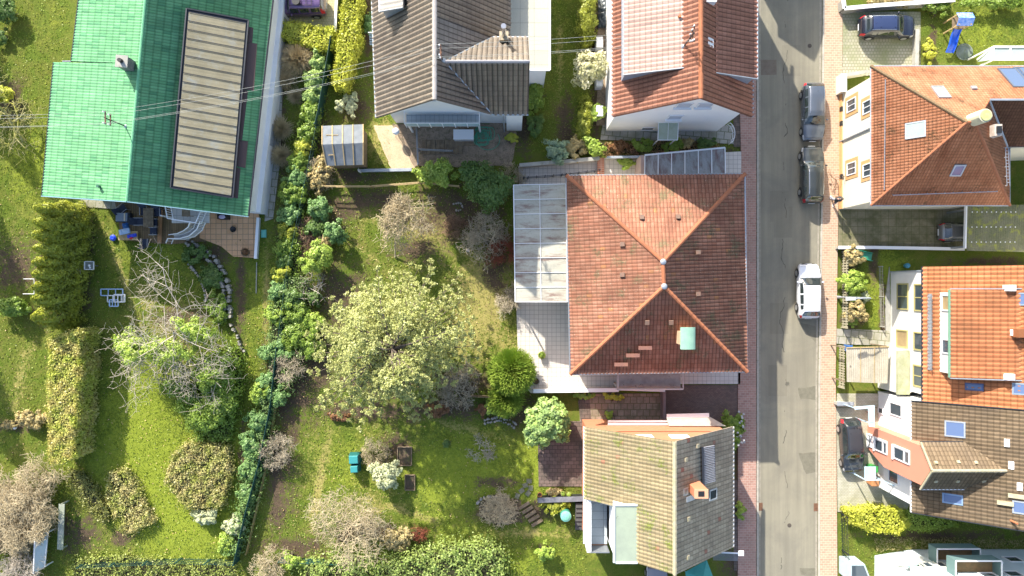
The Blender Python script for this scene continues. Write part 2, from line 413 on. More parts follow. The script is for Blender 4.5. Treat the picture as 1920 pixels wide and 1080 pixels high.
def crown_geo(c, rad, seed, clumps=60, per=90, size=.09, lump=.28, fill=.55, droop=0, up=.4, irr=.18, up_leaf=.6):
    r = rng(seed); rad = np.array(rad, float)
    d = unit(r, clumps, up)
    # uneven outline: a few low-frequency lobes
    lob = 1 + irr * np.sin(d[:, 0] * 3.1 + seed) * np.cos(d[:, 1] * 2.7 + seed * 1.7) + irr * .8 * r.normal(size=clumps) * .6
    rr = (fill + (1 - fill) * r.rand(clumps) ** .5) * lob
    cc = np.array(c) + d * rr[:, None] * rad
    ls = lump * rad.mean() * (.7 + .6 * r.rand(clumps))
    k = r.randint(0, clumps, clumps * per)
    e = r.normal(size=(len(k), 3)); e /= np.linalg.norm(e, axis=1, keepdims=True); e *= (r.rand(len(k), 1) ** .45)
    C = cc[k] + e * ls[k][:, None] * np.array([1, 1, .75])
    C[:, 2] -= droop * np.hypot(C[:, 0] - c[0], C[:, 1] - c[1]) ** 1.5
    N = e * .9 + d[k] * .6 + r.normal(size=e.shape) * .55; N[:, 2] += up_leaf
    return C, N, size * (.65 + .7 * r.rand(len(C))), r
def segs_mesh(p0, p1, r0, r1, sides=3):
    p0, p1 = np.asarray(p0), np.asarray(p1); r0 = np.asarray(r0)[:, None]; r1 = np.asarray(r1)[:, None]
    d = p1 - p0; d /= (np.linalg.norm(d, axis=1, keepdims=True) + 1e-9)
    up = np.where(np.abs(d[:, 2:3]) < .9, np.array([[0, 0, 1.]]), np.array([[1., 0, 0]]))
    a = np.cross(d, up); a /= np.linalg.norm(a, axis=1, keepdims=True); b = np.cross(d, a); V_ = []
    for p, r_ in ((p0, r0), (p1, r1)):
        for i in range(sides):
            t = 2 * math.pi * i / sides; V_.append(p + a * math.cos(t) * r_ + b * math.sin(t) * r_)
    n = len(p0); V_ = np.stack(V_, 1).reshape(-1, 3); base = np.arange(n)[:, None] * 2 * sides
    F_ = np.concatenate([base + np.array([[i, (i + 1) % sides, sides + (i + 1) % sides, sides + i]]) for i in range(sides)], 0)
    return V_, F_
def branch_geo(base, L, rad, seed, levels=4, kids=(6, 6, 5, 4), spread=.9, up=.35, start_dir=(0, 0, 1), ratio=.6, wob=.22, trunk=.5, stems=1, rmin=.006, taper=.55):
    """branching skeleton -> segments"""
    rnd = random.Random(seed); S = []; tips = []
    def grow(p, d, L, r, lev):
        n = 4 if lev < 2 else 3; pts = [Vector(p)]; d = Vector(d).normalized(); rr = r
        for i in range(n):
            w_ = wob * (1 if lev else .35)
            d = (d + Vector((rnd.gauss(0, w_), rnd.gauss(0, w_), rnd.gauss(0, w_ * .6) + up * .12 * (lev > 0)))).normalized()
            q = pts[-1] + d * (L / n); r2 = max(rmin, rr * (taper ** (1 / n)))
            S.append((tuple(pts[-1]), tuple(q), rr, r2)); pts.append(q); rr = r2
        if lev >= levels - 1: tips.append((tuple(pts[-1]), tuple(d))); return
        k = kids[lev]
        for j in range(k):
            t = (trunk if lev == 0 else .25) + (1 - (trunk if lev == 0 else .25)) * (j + rnd.random() * .8) / k
            t = min(t, .999); i = int(t * n); q = pts[i].lerp(pts[i + 1], t * n - i)
            ang = 2 * math.pi * (j * .382 + rnd.random() * .25)
            a = d.orthogonal().normalized(); b = d.cross(a)
            side = a * math.cos(ang) + b * math.sin(ang)
            nd = d * (1 - spread * .75) + side * spread + Vector((0, 0, up * .35))
            grow(q, nd, L * ratio * rnd.uniform(.7, 1.2) * (1.25 - .4 * t if lev else 1), max(rmin, rr + (r - rr) * (1 - t)) * .62, lev + 1)
    for s in range(stems):
        d = Vector(start_dir)
        if stems > 1:
            a = 2 * math.pi * (s + rnd.random() * .6) / stems; d = Vector((math.cos(a) * spread, math.sin(a) * spread, 1 - spread * .4 + rnd.random() * .5))
        grow(Vector(base) + (Vector((math.cos(s * 2.4), math.sin(s * 2.4), 0)) * .1 * (stems > 1)), d, L * (rnd.uniform(.75, 1.15) if stems > 1 else 1), rad, 0)
    p0, p1, r0, r1 = map(np.array, zip(*S)); return p0, p1, r0, r1, tips
def bare_tree(name, label, cat, px, h, spread_r, mat, seed, crown=None, trunk_r=.12, levels=4, kids=(6, 6, 6, 4), up=.35, ratio=.6, spread=.85, stems=1, trunk=.5, group=None, buds=None, rmin=.008, wob=.22, flat=1.0):
    """px = base on the ground in the photo; crown = pixel centre the crown shows at; rescaled to spread_r and h"""
    base = P(*px); p0, p1, r0, r1, tips = branch_geo((0, 0, 0), 1, .05, seed, levels, kids, spread, up, ratio=ratio, stems=stems, trunk=trunk, rmin=.0005, wob=wob)
    al = np.concatenate([p0, p1]); zt = al[:, 2].max(); rr = np.percentile(np.hypot(al[:, 0], al[:, 1]), 97)
    sc = np.array([spread_r / rr, spread_r / rr, h / zt]); c = P(*(crown or px), h * .6)
    k = r0 / .05
    def tr(p):
        q = p * sc; f = np.clip(q[:, 2:3] / h * 1.5, 0, 1)
        return q + np.array(base) * (1 - f) + np.array([c.x, c.y, 0]) * f
    p0, p1 = tr(p0), tr(p1); R0 = np.maximum(rmin, trunk_r * (r0 / .05) ** .9); R1 = np.maximum(rmin, trunk_r * (r1 / .05) ** .9)
    t = thing(name, label, cat, base, group=group)
    big = R0 > trunk_r * .45
    Vb, Fb = segs_mesh(p0[big], p1[big], R0[big], R1[big], 7); mk('trunk', Vb, Fb, mat, t)
    Vs, Fs = segs_mesh(p0[~big], p1[~big], R0[~big], R1[~big], 3); mk('crown', Vs, Fs, mat, t)
    return t, tr(np.array([q[0] for q in tips])) if tips else None
def shrub(name, label, cat, px, r, h, mat, seed, size=.08, n=None, group=None, stem=None, zc=None, irr=.3, fill=.4, clumps=None, per=None, lump=.3, ry=None, up_leaf=.6):
    """leafy shrub or small tree; px = where its crown centre shows, r in metres"""
    zc = h * .55 if zc is None else zc; c = P(px[0], px[1], zc)
    rz = h - zc; ry = ry or r
    area = r * ry; cl = clumps or int(18 + 26 * area); pr = per or int(min(110, 60 + 12 * r) * (.085 / size) ** 1.1)
    C, N, S, rr = crown_geo(c, (r * .8, ry * .8, rz * .85), seed, cl, pr, size, lump, fill, 0, .35, irr, up_leaf)
    k = C[:, 2] > .02; C, N, S = C[k], N[k], S[k]
    t = thing(name, label, cat, (c.x, c.y, 0), group=group)
    Vl, Fl = leaf_quads(C, N, S, rr); mk('crown', Vl, Fl, mat, t)
    p0, p1, r0, r1, _ = branch_geo((c.x, c.y, 0), h * .5, .05 + r * .015, seed, 3, (5, 4, 4), .8, .3, stems=1 if h > 2.5 else 4)
    Vb, Fb = segs_mesh(p0, p1, r0, r1, 5); mk('trunk' if h > 2.5 else 'stems', Vb, Fb, stem or MATS['bark'], t)
    return t
def hedge(name, label, cat, px, h, mat, seed, size=.07, dens=170, z0=0, group=None, soft=.12, taper=.08, topmat=None):
    """clipped hedge over a plan polygon given by the pixels of its top outline"""
    r = rng(seed); pts = [P(x, y, h) for x, y in px]
    if area2(pts) < 0: pts = pts[::-1]
    C = []; N = []
    xy = np.array([(p.x, p.y) for p in pts]); lo, hi = xy.min(0), xy.max(0)
    A = abs(area2(pts)); n = int(A * dens * (hi - lo).prod() / A)
    q = lo + r.rand(n, 2) * (hi - lo); ins = np.zeros(n, bool); j = len(xy) - 1
    for i in range(len(xy)):
        xi, yi = xy[i]; xj, yj = xy[j]
        cnd = ((yi > q[:, 1]) != (yj > q[:, 1])) & (q[:, 0] < (xj - xi) * (q[:, 1] - yi) / (yj - yi + 1e-12) + xi); ins ^= cnd; j = i
    q = q[ins]; bump = .5 * np.sin(q[:, 0] * 2.3 + seed) * np.cos(q[:, 1] * 1.9) + .5 * np.sin(q[:, 0] * 5.1) * np.sin(q[:, 1] * 4.7 + seed)
    z = h + bump * soft * 1.4 + r.normal(size=len(q)) * soft * .5 - .1
    C.append(np.column_stack([q, z])); nn = r.normal(size=(len(q), 3)) * .6; nn[:, 2] += 1; N.append(nn)
    for a, b in zip(pts, pts[1:] + pts[:1]):
        L = (b - a).length; m = int(L * h * dens); t = r.rand(m, 1); zz = z0 + r.rand(m) * (h - z0)
        e = np.array([(b - a).y, -(b - a).x]) / L
        pt = np.array([a.x, a.y]) + t * np.array([(b - a).x, (b - a).y]) + e * (r.normal(size=(m, 1)) * soft - soft * .3 + .1 * np.sin(t * L * 2 + seed)) - e * taper * zz[:, None] * 0
        C.append(np.column_stack([pt, zz])); nn = r.normal(size=(m, 3)) * .6; nn[:, 0] += e[0]; nn[:, 1] += e[1]; nn[:, 2] += .3; N.append(nn)
    C = np.concatenate(C); N = np.concatenate(N)
    V_, F_ = leaf_quads(C, N, size * (.6 + .8 * r.rand(len(C))), r)
    cen = sum(pts, Vector()) / len(pts); t = thing(name, label, cat, (cen.x, cen.y, z0), group=group)
    mk('foliage', V_, F_, mat, t)
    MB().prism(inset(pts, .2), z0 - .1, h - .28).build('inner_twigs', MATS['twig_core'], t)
    return t
def tussock(name, label, cat, px, r, h, mat, seed, n=1500, w=.02, group=None, z=0, arch=1.0):
    rr = rng(seed); b = P(px[0], px[1], 0); a = rr.rand(n) * 2 * math.pi; rad = np.sqrt(rr.rand(n)); ln = .55 + .45 * rr.rand(n)
    d = np.column_stack([np.cos(a), np.sin(a)]); prev = np.column_stack([d * (rad * .18 * r)[:, None], np.zeros(n)]); P0 = []; P1 = []; R0 = []; R1 = []
    for k in range(1, 5):
        t = k / 4; hor = (rad * r * ln) * (t ** (1.3 / arch)) + .18 * r * rad * (1 - t); ver = h * ln * (t - .35 * rad * t ** 3) * (1.05 - .55 * rad ** 2)
        cur = np.column_stack([d * hor[:, None], ver]) + rr.normal(size=(n, 3)) * .02 * r
        P0.append(prev); P1.append(cur); R0.append(np.full(n, w * (1.1 - (k - 1) / 4.5))); R1.append(np.full(n, w * (1.1 - k / 4.5))); prev = cur
    P0, P1 = np.concatenate(P0), np.concatenate(P1); off = np.array(b) + np.array([0, 0, z])
    V_, F_ = segs_mesh(P0 + off, P1 + off, np.concatenate(R0), np.concatenate(R1), 3)
    return tag(mk(name, V_, F_, mat), label, cat, group)
# ---------------------------------------------------------------- palette
WHITE = M('white_render', (.8, .8, .8), (.75, .76, .77), .8, .85, .05, 20, .05)
WHITE2 = M('white_render_warm', (.74, .73, .68), (.66, .65, .6), .7, .85, .05, 20, .05)
WPAINT = plain('white_paint', (.8, .81, .82), .4)
WFRAME = plain('window_white', (.75, .76, .78), .35)
GREYMET = plain('grey_metal', (.32, .34, .36), .4, .6)
ZINC = M('zinc', (.42, .46, .5), (.34, .38, .42), 2, .45, .08, 15, .05, .4)
DARKMET = plain('dark_metal', (.03, .035, .045), .45, .3)
BLACK = plain('black_plastic', (.015, .016, .018), .5)
GLASS = glassmat('window_glass', (.05, .07, .09)); GLASSB = glassmat('window_glass_sky', (.10, .15, .28), .12)
GLASSD = glassmat('car_glass', (.02, .028, .03), .04)
TERRA = M('terracotta', (.5, .2, .09), (.42, .16, .07), 6, .8)
MATS['bark'] = M('bark', (.14, .11, .085), (.09, .075, .06), 4, .9)
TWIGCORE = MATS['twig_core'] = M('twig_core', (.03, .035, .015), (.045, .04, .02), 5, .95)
WOOD = M('weathered_wood', (.26, .2, .13), (.16, .12, .08), 3, .85, .2, 18, .2)
WOODY = M('yellow_wood', (.48, .36, .18), (.36, .27, .14), 3, .8, .2, 18, .2)
STONE = M('garden_stone', (.36, .34, .3), (.24, .23, .21), 3, .9, .2, 12, .3, stain=(.1, .12, .05), stain_at=(.55, .7))
CONC = M('concrete', (.4, .39, .35), (.3, .3, .27), 1.2, .9, .1, 20, .1, stain=(.16, .17, .1), stain_at=(.55, .75))
CREAM = M('cream_render', (.74, .7, .57), (.69, .66, .55), .6, .85, .04, 20, .05)
OCHRE = M('ochre_trim', (.62, .36, .16), (.56, .33, .15), 2, .85, .05)
SALMON = M('salmon_render', (.6, .25, .17), (.56, .24, .165), .8, .85, .04, 20, .05)
ORANGEW = M('orange_render', (.5, .2, .11), (.46, .185, .1), .8, .85, .04, 20, .05)
# roofs
T_GREENL = tilemat('green_tiles', (.135, .37, .175), (.18, .43, .225), odd=(.10, .29, .15), dirt=(.12, .29, .16), dirtat=(.42, .7), dscale=.35, oddp=.1, tw=.21, th=.52, groove=(.5, .35))
T_BROWN = tilemat('brown_concrete_tiles', (.24, .205, .17), (.29, .25, .205), dirt=(.15, .13, .12), dirtat=(.5, .8), tw=.33, th=.38, groove=(.85, .25))
T_REDD = tilemat('red_concrete_tiles', (.36, .17, .118), (.43, .21, .15), dirt=(.23, .11, .08), dirtat=(.5, .8), tw=.3, th=.36, groove=(.7, .3))
T_HIP = tilemat('old_clay_tiles', (.33, .145, .092), (.43, .22, .15), moss=(.16, .14, .08), mossat=(.53, .62), dirt=(.2, .095, .065), dirtat=(.38, .64), tw=.25, th=.36, odd=(.46, .22, .10), oddp=.02, groove=(.65, .3), lichen=.9)
T_BEAV = tilemat('beaver_tail_tiles', (.38, .165, .09), (.46, .215, .125), moss=(.13, .08, .045), mossat=(.55, .64), dirt=(.25, .09, .045), dirtat=(.5, .72), tw=.2, th=.24)
T_ORANGE = tilemat('orange_clay_tiles', (.5, .2, .09), (.56, .24, .115), dirt=(.38, .16, .08), dirtat=(.5, .8), tw=.3, th=.36)
T_BUFF = tilemat('mossy_buff_tiles', (.33, .27, .165), (.42, .345, .215), moss=(.22, .26, .06), mossat=(.54, .6), dirt=(.30, .27, .2), dirtat=(.45, .7), tw=.26, th=.3, odd=(.52, .24, .16), oddp=.02, dscale=.8)
T_BUFFB = tilemat('brown_buff_tiles', (.18, .135, .088), (.24, .18, .12), moss=(.13, .12, .07), mossat=(.58, .68), dirt=(.14, .11, .08), dirtat=(.45, .7), tw=.26, th=.34)
RIDGE_CLAY = M('ridge_clay', (.40, .155, .075), (.32, .125, .065), 3, .8)
RIDGE_BUFF = M('ridge_buff', (.42, .37, .27), (.34, .32, .2), 3, .85)
RIDGE_GREY = M('ridge_grey', (.44, .4, .36), (.38, .35, .33), 3, .8)
# leaves
L_PALE = leafmat('leaf_pale', (.235, .265, .105), (.34, .365, .16), .35)
L_MID = leafmat('leaf_mid', (.11, .18, .03), (.2, .29, .055), .38)
L_DARK = leafmat('leaf_dark', (.055, .11, .03), (.11, .18, .05), .32)
L_BLUE = leafmat('leaf_blue', (.09, .18, .065), (.17, .28, .11), .35)
L_YEL = leafmat('leaf_yellow', (.26, .30, .04), (.4, .42, .07), .3)
L_LIME = leafmat('leaf_lime', (.16, .25, .04), (.28, .37, .08), .3)
L_GREY = leafmat('leaf_grey', (.26, .30, .2), (.4, .43, .3), .25)
L_THUJA = leafmat('leaf_thuja', (.16, .19, .02), (.26, .28, .04), .2, (.15, .17, .025))
L_BEIGE = leafmat('leaf_dry', (.27, .22, .11), (.36, .3, .16), .2, (.24, .2, .09))
L_FLOWER = leafmat('leaf_blossom', (.42, .40, .26), (.62, .58, .44), .25, (.3, .3, .14))
L_RUST = leafmat('leaf_rust', (.11, .055, .03), (.17, .09, .045), .2)
L_RHODO = leafmat('leaf_rhodo', (.13, .22, .06), (.3, .38, .13), .25, (.18, .26, .09))
L_HEDGEP = leafmat('leaf_hedge_pinkish', (.22, .28, .05), (.36, .38, .09), .35, (.36, .32, .11))
G_TWIG = M('pale_twigs', (.46, .38, .24), (.55, .47, .31), 1.5, .9)
G_TWIGG = M('grey_twigs', (.38, .33, .24), (.48, .42, .31), 1.5, .9)
G_TWIGB = M('brown_twigs', (.23, .14, .09), (.31, .21, .14), 1.5, .9)
G_TWIGW = M('whitish_twigs', (.5, .45, .38), (.42, .37, .3), 1.2, .9)
G_TWIGR = M('red_twigs', (.30, .08, .05), (.24, .09, .05), 1.5, .9)
G_MOSSY = M('mossy_twigs', (.40, .36, .22), (.36, .36, .06), 1.2, .9)
G_STRAW = M('straw', (.74, .6, .35), (.62, .48, .28), 2.5, .9)
G_NEEDLE = M('fresh_needles', (.36, .46, .07), (.26, .4, .05), 2.5, .8)
# paving
PAVE_RED = brickmat('red_herringbone', (.33, .19, .15), (.42, .25, .20), (.46, .38, .33), .34, .19, .014, .5, 0, (.3, .22, .18))
PAVE_REDB = brickmat('pink_sidewalk', (.40, .26, .18), (.49, .33, .23), (.6, .5, .38), .34, .19, .014, .5, 0, (.48, .38, .26), (.5, .75))
PAVE_BROWN = brickmat('brown_pavers', (.15, .10, .085), (.2, .135, .11), (.09, .07, .06), .2, .1, .01, .5, 0, (.1, .085, .07))
PAVE_DARK = brickmat('dark_pavers', (.14, .105, .09), (.2, .15, .125), (.06, .05, .04), .42, .3, .02, .5, 0, (.08, .07, .055), (.45, .62), sc=.9)
PAVE_SLAB = brickmat('mixed_slabs', (.27, .2, .15), (.34, .27, .21), (.12, .12, .06), .5, .5, .03, .5, 0, (.15, .14, .09), (.45, .62), sc=.9)
PAVE_WHITE = brickmat('white_tiles', (.57, .53, .48), (.62, .58, .53), (.27, .25, .22), .345, .345, .014, 0, 0, (.52, .46, .42), (.5, .8), .8, .5, .2, .06)
PAVE_ORANGE = brickmat('orange_tiles', (.66, .38, .2), (.74, .44, .25), (.30, .19, .11), .42, .42, .02, 0, 0, (.5, .3, .17), (.55, .75), .8)
PAVE_GREEN = brickmat('mossy_block_paving', (.36, .34, .27), (.42, .4, .31), (.2, .2, .12), .24, .24, .022, .5, 0, (.22, .24, .12), (.42, .62))
PAVE_GREY = brickmat('grey_block_paving', (.42, .40, .33), (.48, .46, .37), (.26, .26, .18), .22, .115, .012, .5, 0, (.26, .26, .17), (.45, .65))
PAVE_MOSS = brickmat('mossy_concrete_yard', (.21, .19, .125), (.26, .23, .15), (.11, .12, .05), .6, .6, .02, 0, 0, (.10, .105, .045), (.4, .6), sc=.9)
PAVE_YEL = brickmat('yellow_pavers', (.52, .46, .27), (.58, .51, .31), (.36, .33, .17), .2, .2, .014, .5, 0, (.36, .34, .17), (.55, .75))
FLAG = brickmat('flagstones', (.32, .31, .27), (.4, .38, .33), (.12, .13, .07), .6, .6, .03, .5, .1, (.2, .2, .12), (.45, .65))
GRAVEL = M('gravel', (.34, .26, .19), (.22, .17, .12), 2.2, .95, .5, 14, .6, stain=(.13, .12, .06), stain_at=(.52, .68))
GRAVEL_LIT = M('gravel_lit', (.58, .46, .3), (.48, .38, .25), 2.2, .95, .35, 14, .5)  # lit copy of the gravel, sunshine put into the colour
SOIL = M('soil', (.12, .085, .055), (.075, .06, .04), 2.2, .95, .45, 12, .5, stain=(.09, .10, .035), stain_at=(.52, .68))
DECK = brickmat('deck_boards', (.27, .19, .1), (.2, .14, .08), (.07, .05, .03), 3.0, .14, .012, .5, math.pi / 2, (.14, .11, .05))
def asphalt():
    t = NT('asphalt'); co = t.co(); sp = t.n('SeparateXYZ', {0: co})
    st = t.n('Mapping', {'Vector': co, 'Scale': (1.6, .07, 1)}).outputs[0]
    a = t.ramp(t.noise(st, 1.0, 5, .6), .35, .65); b = t.ramp(t.noise(co, .35, 6, .65, .5), .4, .62)
    c = t.mix(a, (.215, .20, .15), (.28, .26, .195)); c = t.mix(t.math('MULTIPLY', b, .45), c, (.16, .15, .125))
    # repaired patches
    vr = t.n('TexVoronoi', {'Vector': t.n('Mapping', {'Vector': co, 'Scale': (.55, .33, 1)}).outputs[0], 'Scale': .5}, distance='CHEBYCHEV')
    pat = t.math('LESS_THAN', vr.outputs['Distance'], .2)
    wn = t.math('GREATER_THAN', t.n('SeparateColor', {0: vr.outputs['Color']}).outputs[0], .62)
    c = t.mix(t.math('MULTIPLY', t.math('MULTIPLY', pat, wn), .22), c, (.12, .11, .085))
    # tar spots
    v2 = t.n('TexVoronoi', {'Vector': co, 'Scale': .42}); s = t.ramp(t.math('ADD', v2.outputs['Distance'], t.math('MULTIPLY', t.noise(co, 8, 3), .12)), .15, .11)
    w2 = t.math('GREATER_THAN', t.n('SeparateColor', {0: v2.outputs['Color']}).outputs[1], .55)
    c = t.mix(t.math('MULTIPLY', t.math('MULTIPLY', s, w2), .6), c, (.05, .05, .045))
    # crack running along the lane
    nx = t.math('MULTIPLY', t.math('SUBTRACT', t.noise(t.n('Mapping', {'Vector': co, 'Scale': (.3, .3, 1)}).outputs[0], 1, 4), .5), 2.4)
    dx = t.math('ABSOLUTE', t.math('SUBTRACT', t.math('ADD', sp.outputs[0], nx), 21.25))
    cr = t.math('MULTIPLY', t.math('LESS_THAN', dx, .028), t.math('GREATER_THAN', t.noise(co, .5, 3), .5)); c = t.mix(t.math('MULTIPLY', cr, .7), c, (.05, .05, .045))
    g = t.noise(co, 35, 3, .8); gg = t.n('MapRange', {'Value': g, 'From Min': .2, 'From Max': .8, 'To Min': .82, 'To Max': 1.18}).outputs[0]
    c = t.mix(1.0, c, t.n('CombineColor', {0: gg, 1: gg, 2: gg}).outputs[0], 'MULTIPLY')
    return t.fin(c, .85, g, .3, .01, 0, .25)
ASPH = asphalt()
def ground_mat():
    """lawn, moss, soil by painted masks (R soil, G dry or mossy yellow, also sunlit lawn, B lush) broken up by noise"""
    t = NT('lawn_and_soil'); co = t.co(); vc = t.n('Attribute', attribute_name='gmix').outputs['Color']; s = t.n('SeparateColor', {0: vc})
    n1 = t.noise(co, .9, 8, .72, .8); n2 = t.noise(co, 6.5, 5, .7); n3 = t.noise(co, 26, 4, .75)
    g = t.mix(t.ramp(n2, .3, .7), (.075, .122, .016), (.125, .165, .024))
    g = t.mix(t.ramp(n1, .4, .62), g, (.14, .15, .032))
    lush = t.mix(t.ramp(n2, .3, .7), (.16, .21, .022), (.24, .285, .036))
    dry = t.mix(t.ramp(n2, .3, .7), (.27, .245, .075), (.36, .31, .11))
    so = t.mix(t.ramp(n2, .3, .7), (.06, .045, .03), (.125, .09, .06))
    jit = t.math('ADD', t.math('MULTIPLY', t.math('SUBTRACT', n1, .5), .9), t.math('MULTIPLY', t.math('SUBTRACT', n2, .5), .7))
    def m(ch, lo, hi): return t.ramp(t.math('ADD', s.outputs[ch], t.math('MULTIPLY', jit, 1.9)), lo, hi)
    c = t.mix(m(2, .3, .7), g, lush); c = t.mix(m(1, .3, .7), c, dry); c = t.mix(m(0, .38, .72), c, so)
    # scattered leaves and tufts
    v = t.n('TexVoronoi', {'Vector': co, 'Scale': 7.0}); le = t.math('LESS_THAN', v.outputs['Distance'], .13)
    rn = t.n('SeparateColor', {0: v.outputs['Color']}).outputs[0]
    c = t.mix(t.math('MULTIPLY', t.math('MULTIPLY', le, t.math('GREATER_THAN', rn, .8)), .8), c, (.32, .22, .12))
    gg = t.n('MapRange', {'Value': n3, 'From Min': .25, 'From Max': .75, 'To Min': .6, 'To Max': 1.4}).outputs[0]
    c = t.mix(1.0, c, t.n('CombineColor', {0: gg, 1: gg, 2: gg}).outputs[0], 'MULTIPLY')
    hgt = t.math('ADD', t.math('MULTIPLY', n3, .5), n2)
    return t.fin(c, .95, hgt, .6, .05, 0, .1)
# ---------------------------------------------------------------- the ground: one sheet to the horizon
def ground():
    xs = np.concatenate([[-400, -200, -100, -60], np.arange(-45, 45.01, .2), [60, 100, 200, 400]]); ys = np.concatenate([[-400, -200, -100, -50], np.arange(-27, 27.01, .2), [50, 100, 200, 400]])
    X, Y = np.meshgrid(xs, ys); px = 960 + X * 24; py = 540 - Y * 24
    r = rng(3)
    Z = -.045 + .02 * np.sin(X * 1.3 + 1) * np.cos(Y * 1.1) + .012 * r.normal(size=X.shape) * (np.abs(X) < 45)
    soil = np.zeros_like(X); dry = np.zeros_like(X); lush = np.zeros_like(X)
    def ell(a, cx, cy, rx, ry, v=1.0, rot=0, soft=.8):
        c, s_ = math.cos(rot), math.sin(rot); dx, dy = px - cx, py - cy; d = np.hypot((dx * c + dy * s_) / rx, (-dx * s_ + dy * c) / ry)
        a[:] = np.maximum(a, v * np.clip((1 + soft - d) / (2 * soft), 0, 1)) if v > 0 else np.minimum(a, np.where(d < 1 + soft, a * np.clip((d - 1 + soft) / (2 * soft), 0, 1), a))
    S = [(850, 400, 110, 60), (690, 375, 90, 25), (640, 390, 40, 40), (930, 490, 28, 90), (780, 470, 60, 25), (640, 560, 60, 80), (700, 700, 110, 60), (560, 755, 60, 20), (700, 770, 160, 22),
         (850, 765, 110, 25), (980, 775, 40, 35), (520, 900, 22, 150), (545, 1025, 70, 25), (930, 955, 55, 28), (930, 905, 40, 14), (600, 680, 40, 90), (870, 720, 60, 40), (745, 840, 38, 34),
         (30, 500, 50, 60), (100, 585, 40, 25), (160, 450, 16, 170), (330, 595, 60, 18), (450, 560, 12, 130), (455, 860, 10, 90), (150, 1000, 50, 40), (230, 1010, 25, 20),
         (400, 470, 45, 25), (590, 250, 28, 90), (520, 230, 20, 160), (540, 640, 30, 400), (1060, 240, 20, 80), (1120, 210, 12, 120), (1240, 280, 160, 12), (1115, 60, 16, 80), (980, 225, 20, 90),
         (670, 200, 30, 40), (690, 60, 8, 130), (660, 330, 70, 14), (1640, 490, 12, 60), (1760, 1005, 170, 12), (1590, 480, 22, 60), (1600, 600, 30, 20), (1655, 600, 8, 100), (1000, 960, 40, 25),
         (1090, 860, 10, 60), (1385, 900, 14, 140), (1750, 80, 10, 50), (30, 800, 45, 14), (20, 190, 30, 50), (700, 1000, 110, 30), (550, 700, 60, 120), (1860, 490, 90, 10), (1380, 1060, 30, 60)]
    for e in S: ell(soil, *e, .8)
    for cx, cy, rx, ry in [(590, 250, 30, 250)]: ell(soil, cx, cy, rx, ry, .5)
    for e in [(600, 900, 10, 110, .75, .2), (760, 960, 90, 9, .6, .3), (1000, 1000, 90, 12, .6), (500, 560, 7, 90, .7), (230, 520, 9, 110, .6, -.35), (40, 700, 12, 70, .6, .3), (860, 800, 90, 9, .55, .25), (1050, 130, 8, 120, .6), (690, 480, 70, 10, .5, .5), (905, 560, 50, 100, 1.0, .1), (800, 430, 60, 60, .8), (690, 400, 50, 40, .45), (860, 640, 50, 50, .7), (700, 950, 60, 50, .5), (580, 850, 30, 60, .4), (330, 620, 40, 60, .6), (30, 460, 40, 60, .3),
              (270, 560, 30, 60, .5), (745, 880, 30, 30, .3), (720, 262, 30, 40, .8), (950, 680, 30, 60, .7), (560, 500, 15, 80, .5), (700, 800, 90, 30, .25)]: ell(dry, *e)  # dry and worn grass, plus sunlit lawn patches painted in as yellow
    for e in [(270, 850, 110, 150, 1.0), (350, 960, 100, 100, 1.0), (60, 300, 50, 90, .6), (380, 450, 30, 30, .6), (860, 880, 120, 70, .95), (640, 880, 90, 90, .55),
              (1000, 880, 40, 80, .9), (500, 560, 40, 160, .5), (290, 480, 100, 80, .5), (1660, 540, 40, 80, .9), (1840, 60, 90, 60, .5), (1050, 60, 50, 120, .3), (450, 850, 20, 150, .8), (1700, 1000, 120, 14, .7),
              (640, 1000, 40, 40, .4), (980, 1050, 120, 30, .6), (1640, 1010, 90, 14, .4), (100, 40, 60, 60, .3), (820, 980, 100, 40, .6), (470, 700, 20, 80, .6)]: ell(lush, *e)
    V_ = np.column_stack([X.ravel(), Y.ravel(), Z.ravel()]); nx, ny = len(xs), len(ys); idx = np.arange(nx * ny).reshape(ny, nx)
    F_ = np.stack([idx[:-1, :-1], idx[:-1, 1:], idx[1:, 1:], idx[1:, :-1]], -1).reshape(-1, 4)
    o = mk('ground', V_, F_, ground_mat(), origin=(0, 0, 0)); struct(o)
    at = o.data.color_attributes.new('gmix', 'FLOAT_COLOR', 'POINT')
    at.data.foreach_set('color', np.column_stack([soil.ravel(), dry.ravel(), lush.ravel(), np.ones(soil.size)]).ravel().astype(np.float32))
    return soil, xs, ys
SOILMASK, GX, GY = ground()
# ---------------------------------------------------------------- road, pavements, kerbs
sheet('road', [(1422, -260), (1544, -260), (1538, 360), (1533, 720), (1532, 1300), (1422, 1300)], 0.004, ASPH, -.12)
sheet('pavement', [(1376, -260), (1418, -260), (1418, 1300), (1384, 1300), (1384, 700), (1390, 300)], .10, PAVE_RED, -.12)
sheet('pavement', [(1548, -260), (1582, -260), (1579, 120), (1572, 390), (1567, 700), (1572, 1300), (1537, 1300), (1538, 720), (1543, 360)], .09, PAVE_REDB, -.12)
def kerb(px0, px1, w_, label):
    a, b = P(*px0), P(*px1); L = (b - a).length; n = int(L / 1.0); m = MB(); d = (b - a) / n
    for i in range(n): m.beam(a + d * (i + .01) + V(0, 0, .045), a + d * (i + .985) + V(0, 0, .045), w_, .13)
    return m.build('kerb', M('kerb_stone', (.46, .43, .36), (.36, .34, .29), 2, .9), origin=(0, 0, 0))
struct(kerb((1420, -260), (1420, 1300), .13, '')); 
for a, b in (((1546, -260), (1540.5, 360)), ((1540.5, 360), (1535.5, 720)), ((1535.5, 720), (1534.5, 1300))): struct(kerb(a, b, .13, ''))
gm = M('gutter_stone', (.34, .31, .25), (.25, .23, .18), 3, .9, .25)
sheet('gutter_strip', [(1422, -260), (1426, -260), (1426, 1300), (1422, 1300)], .009, gm, -.1)
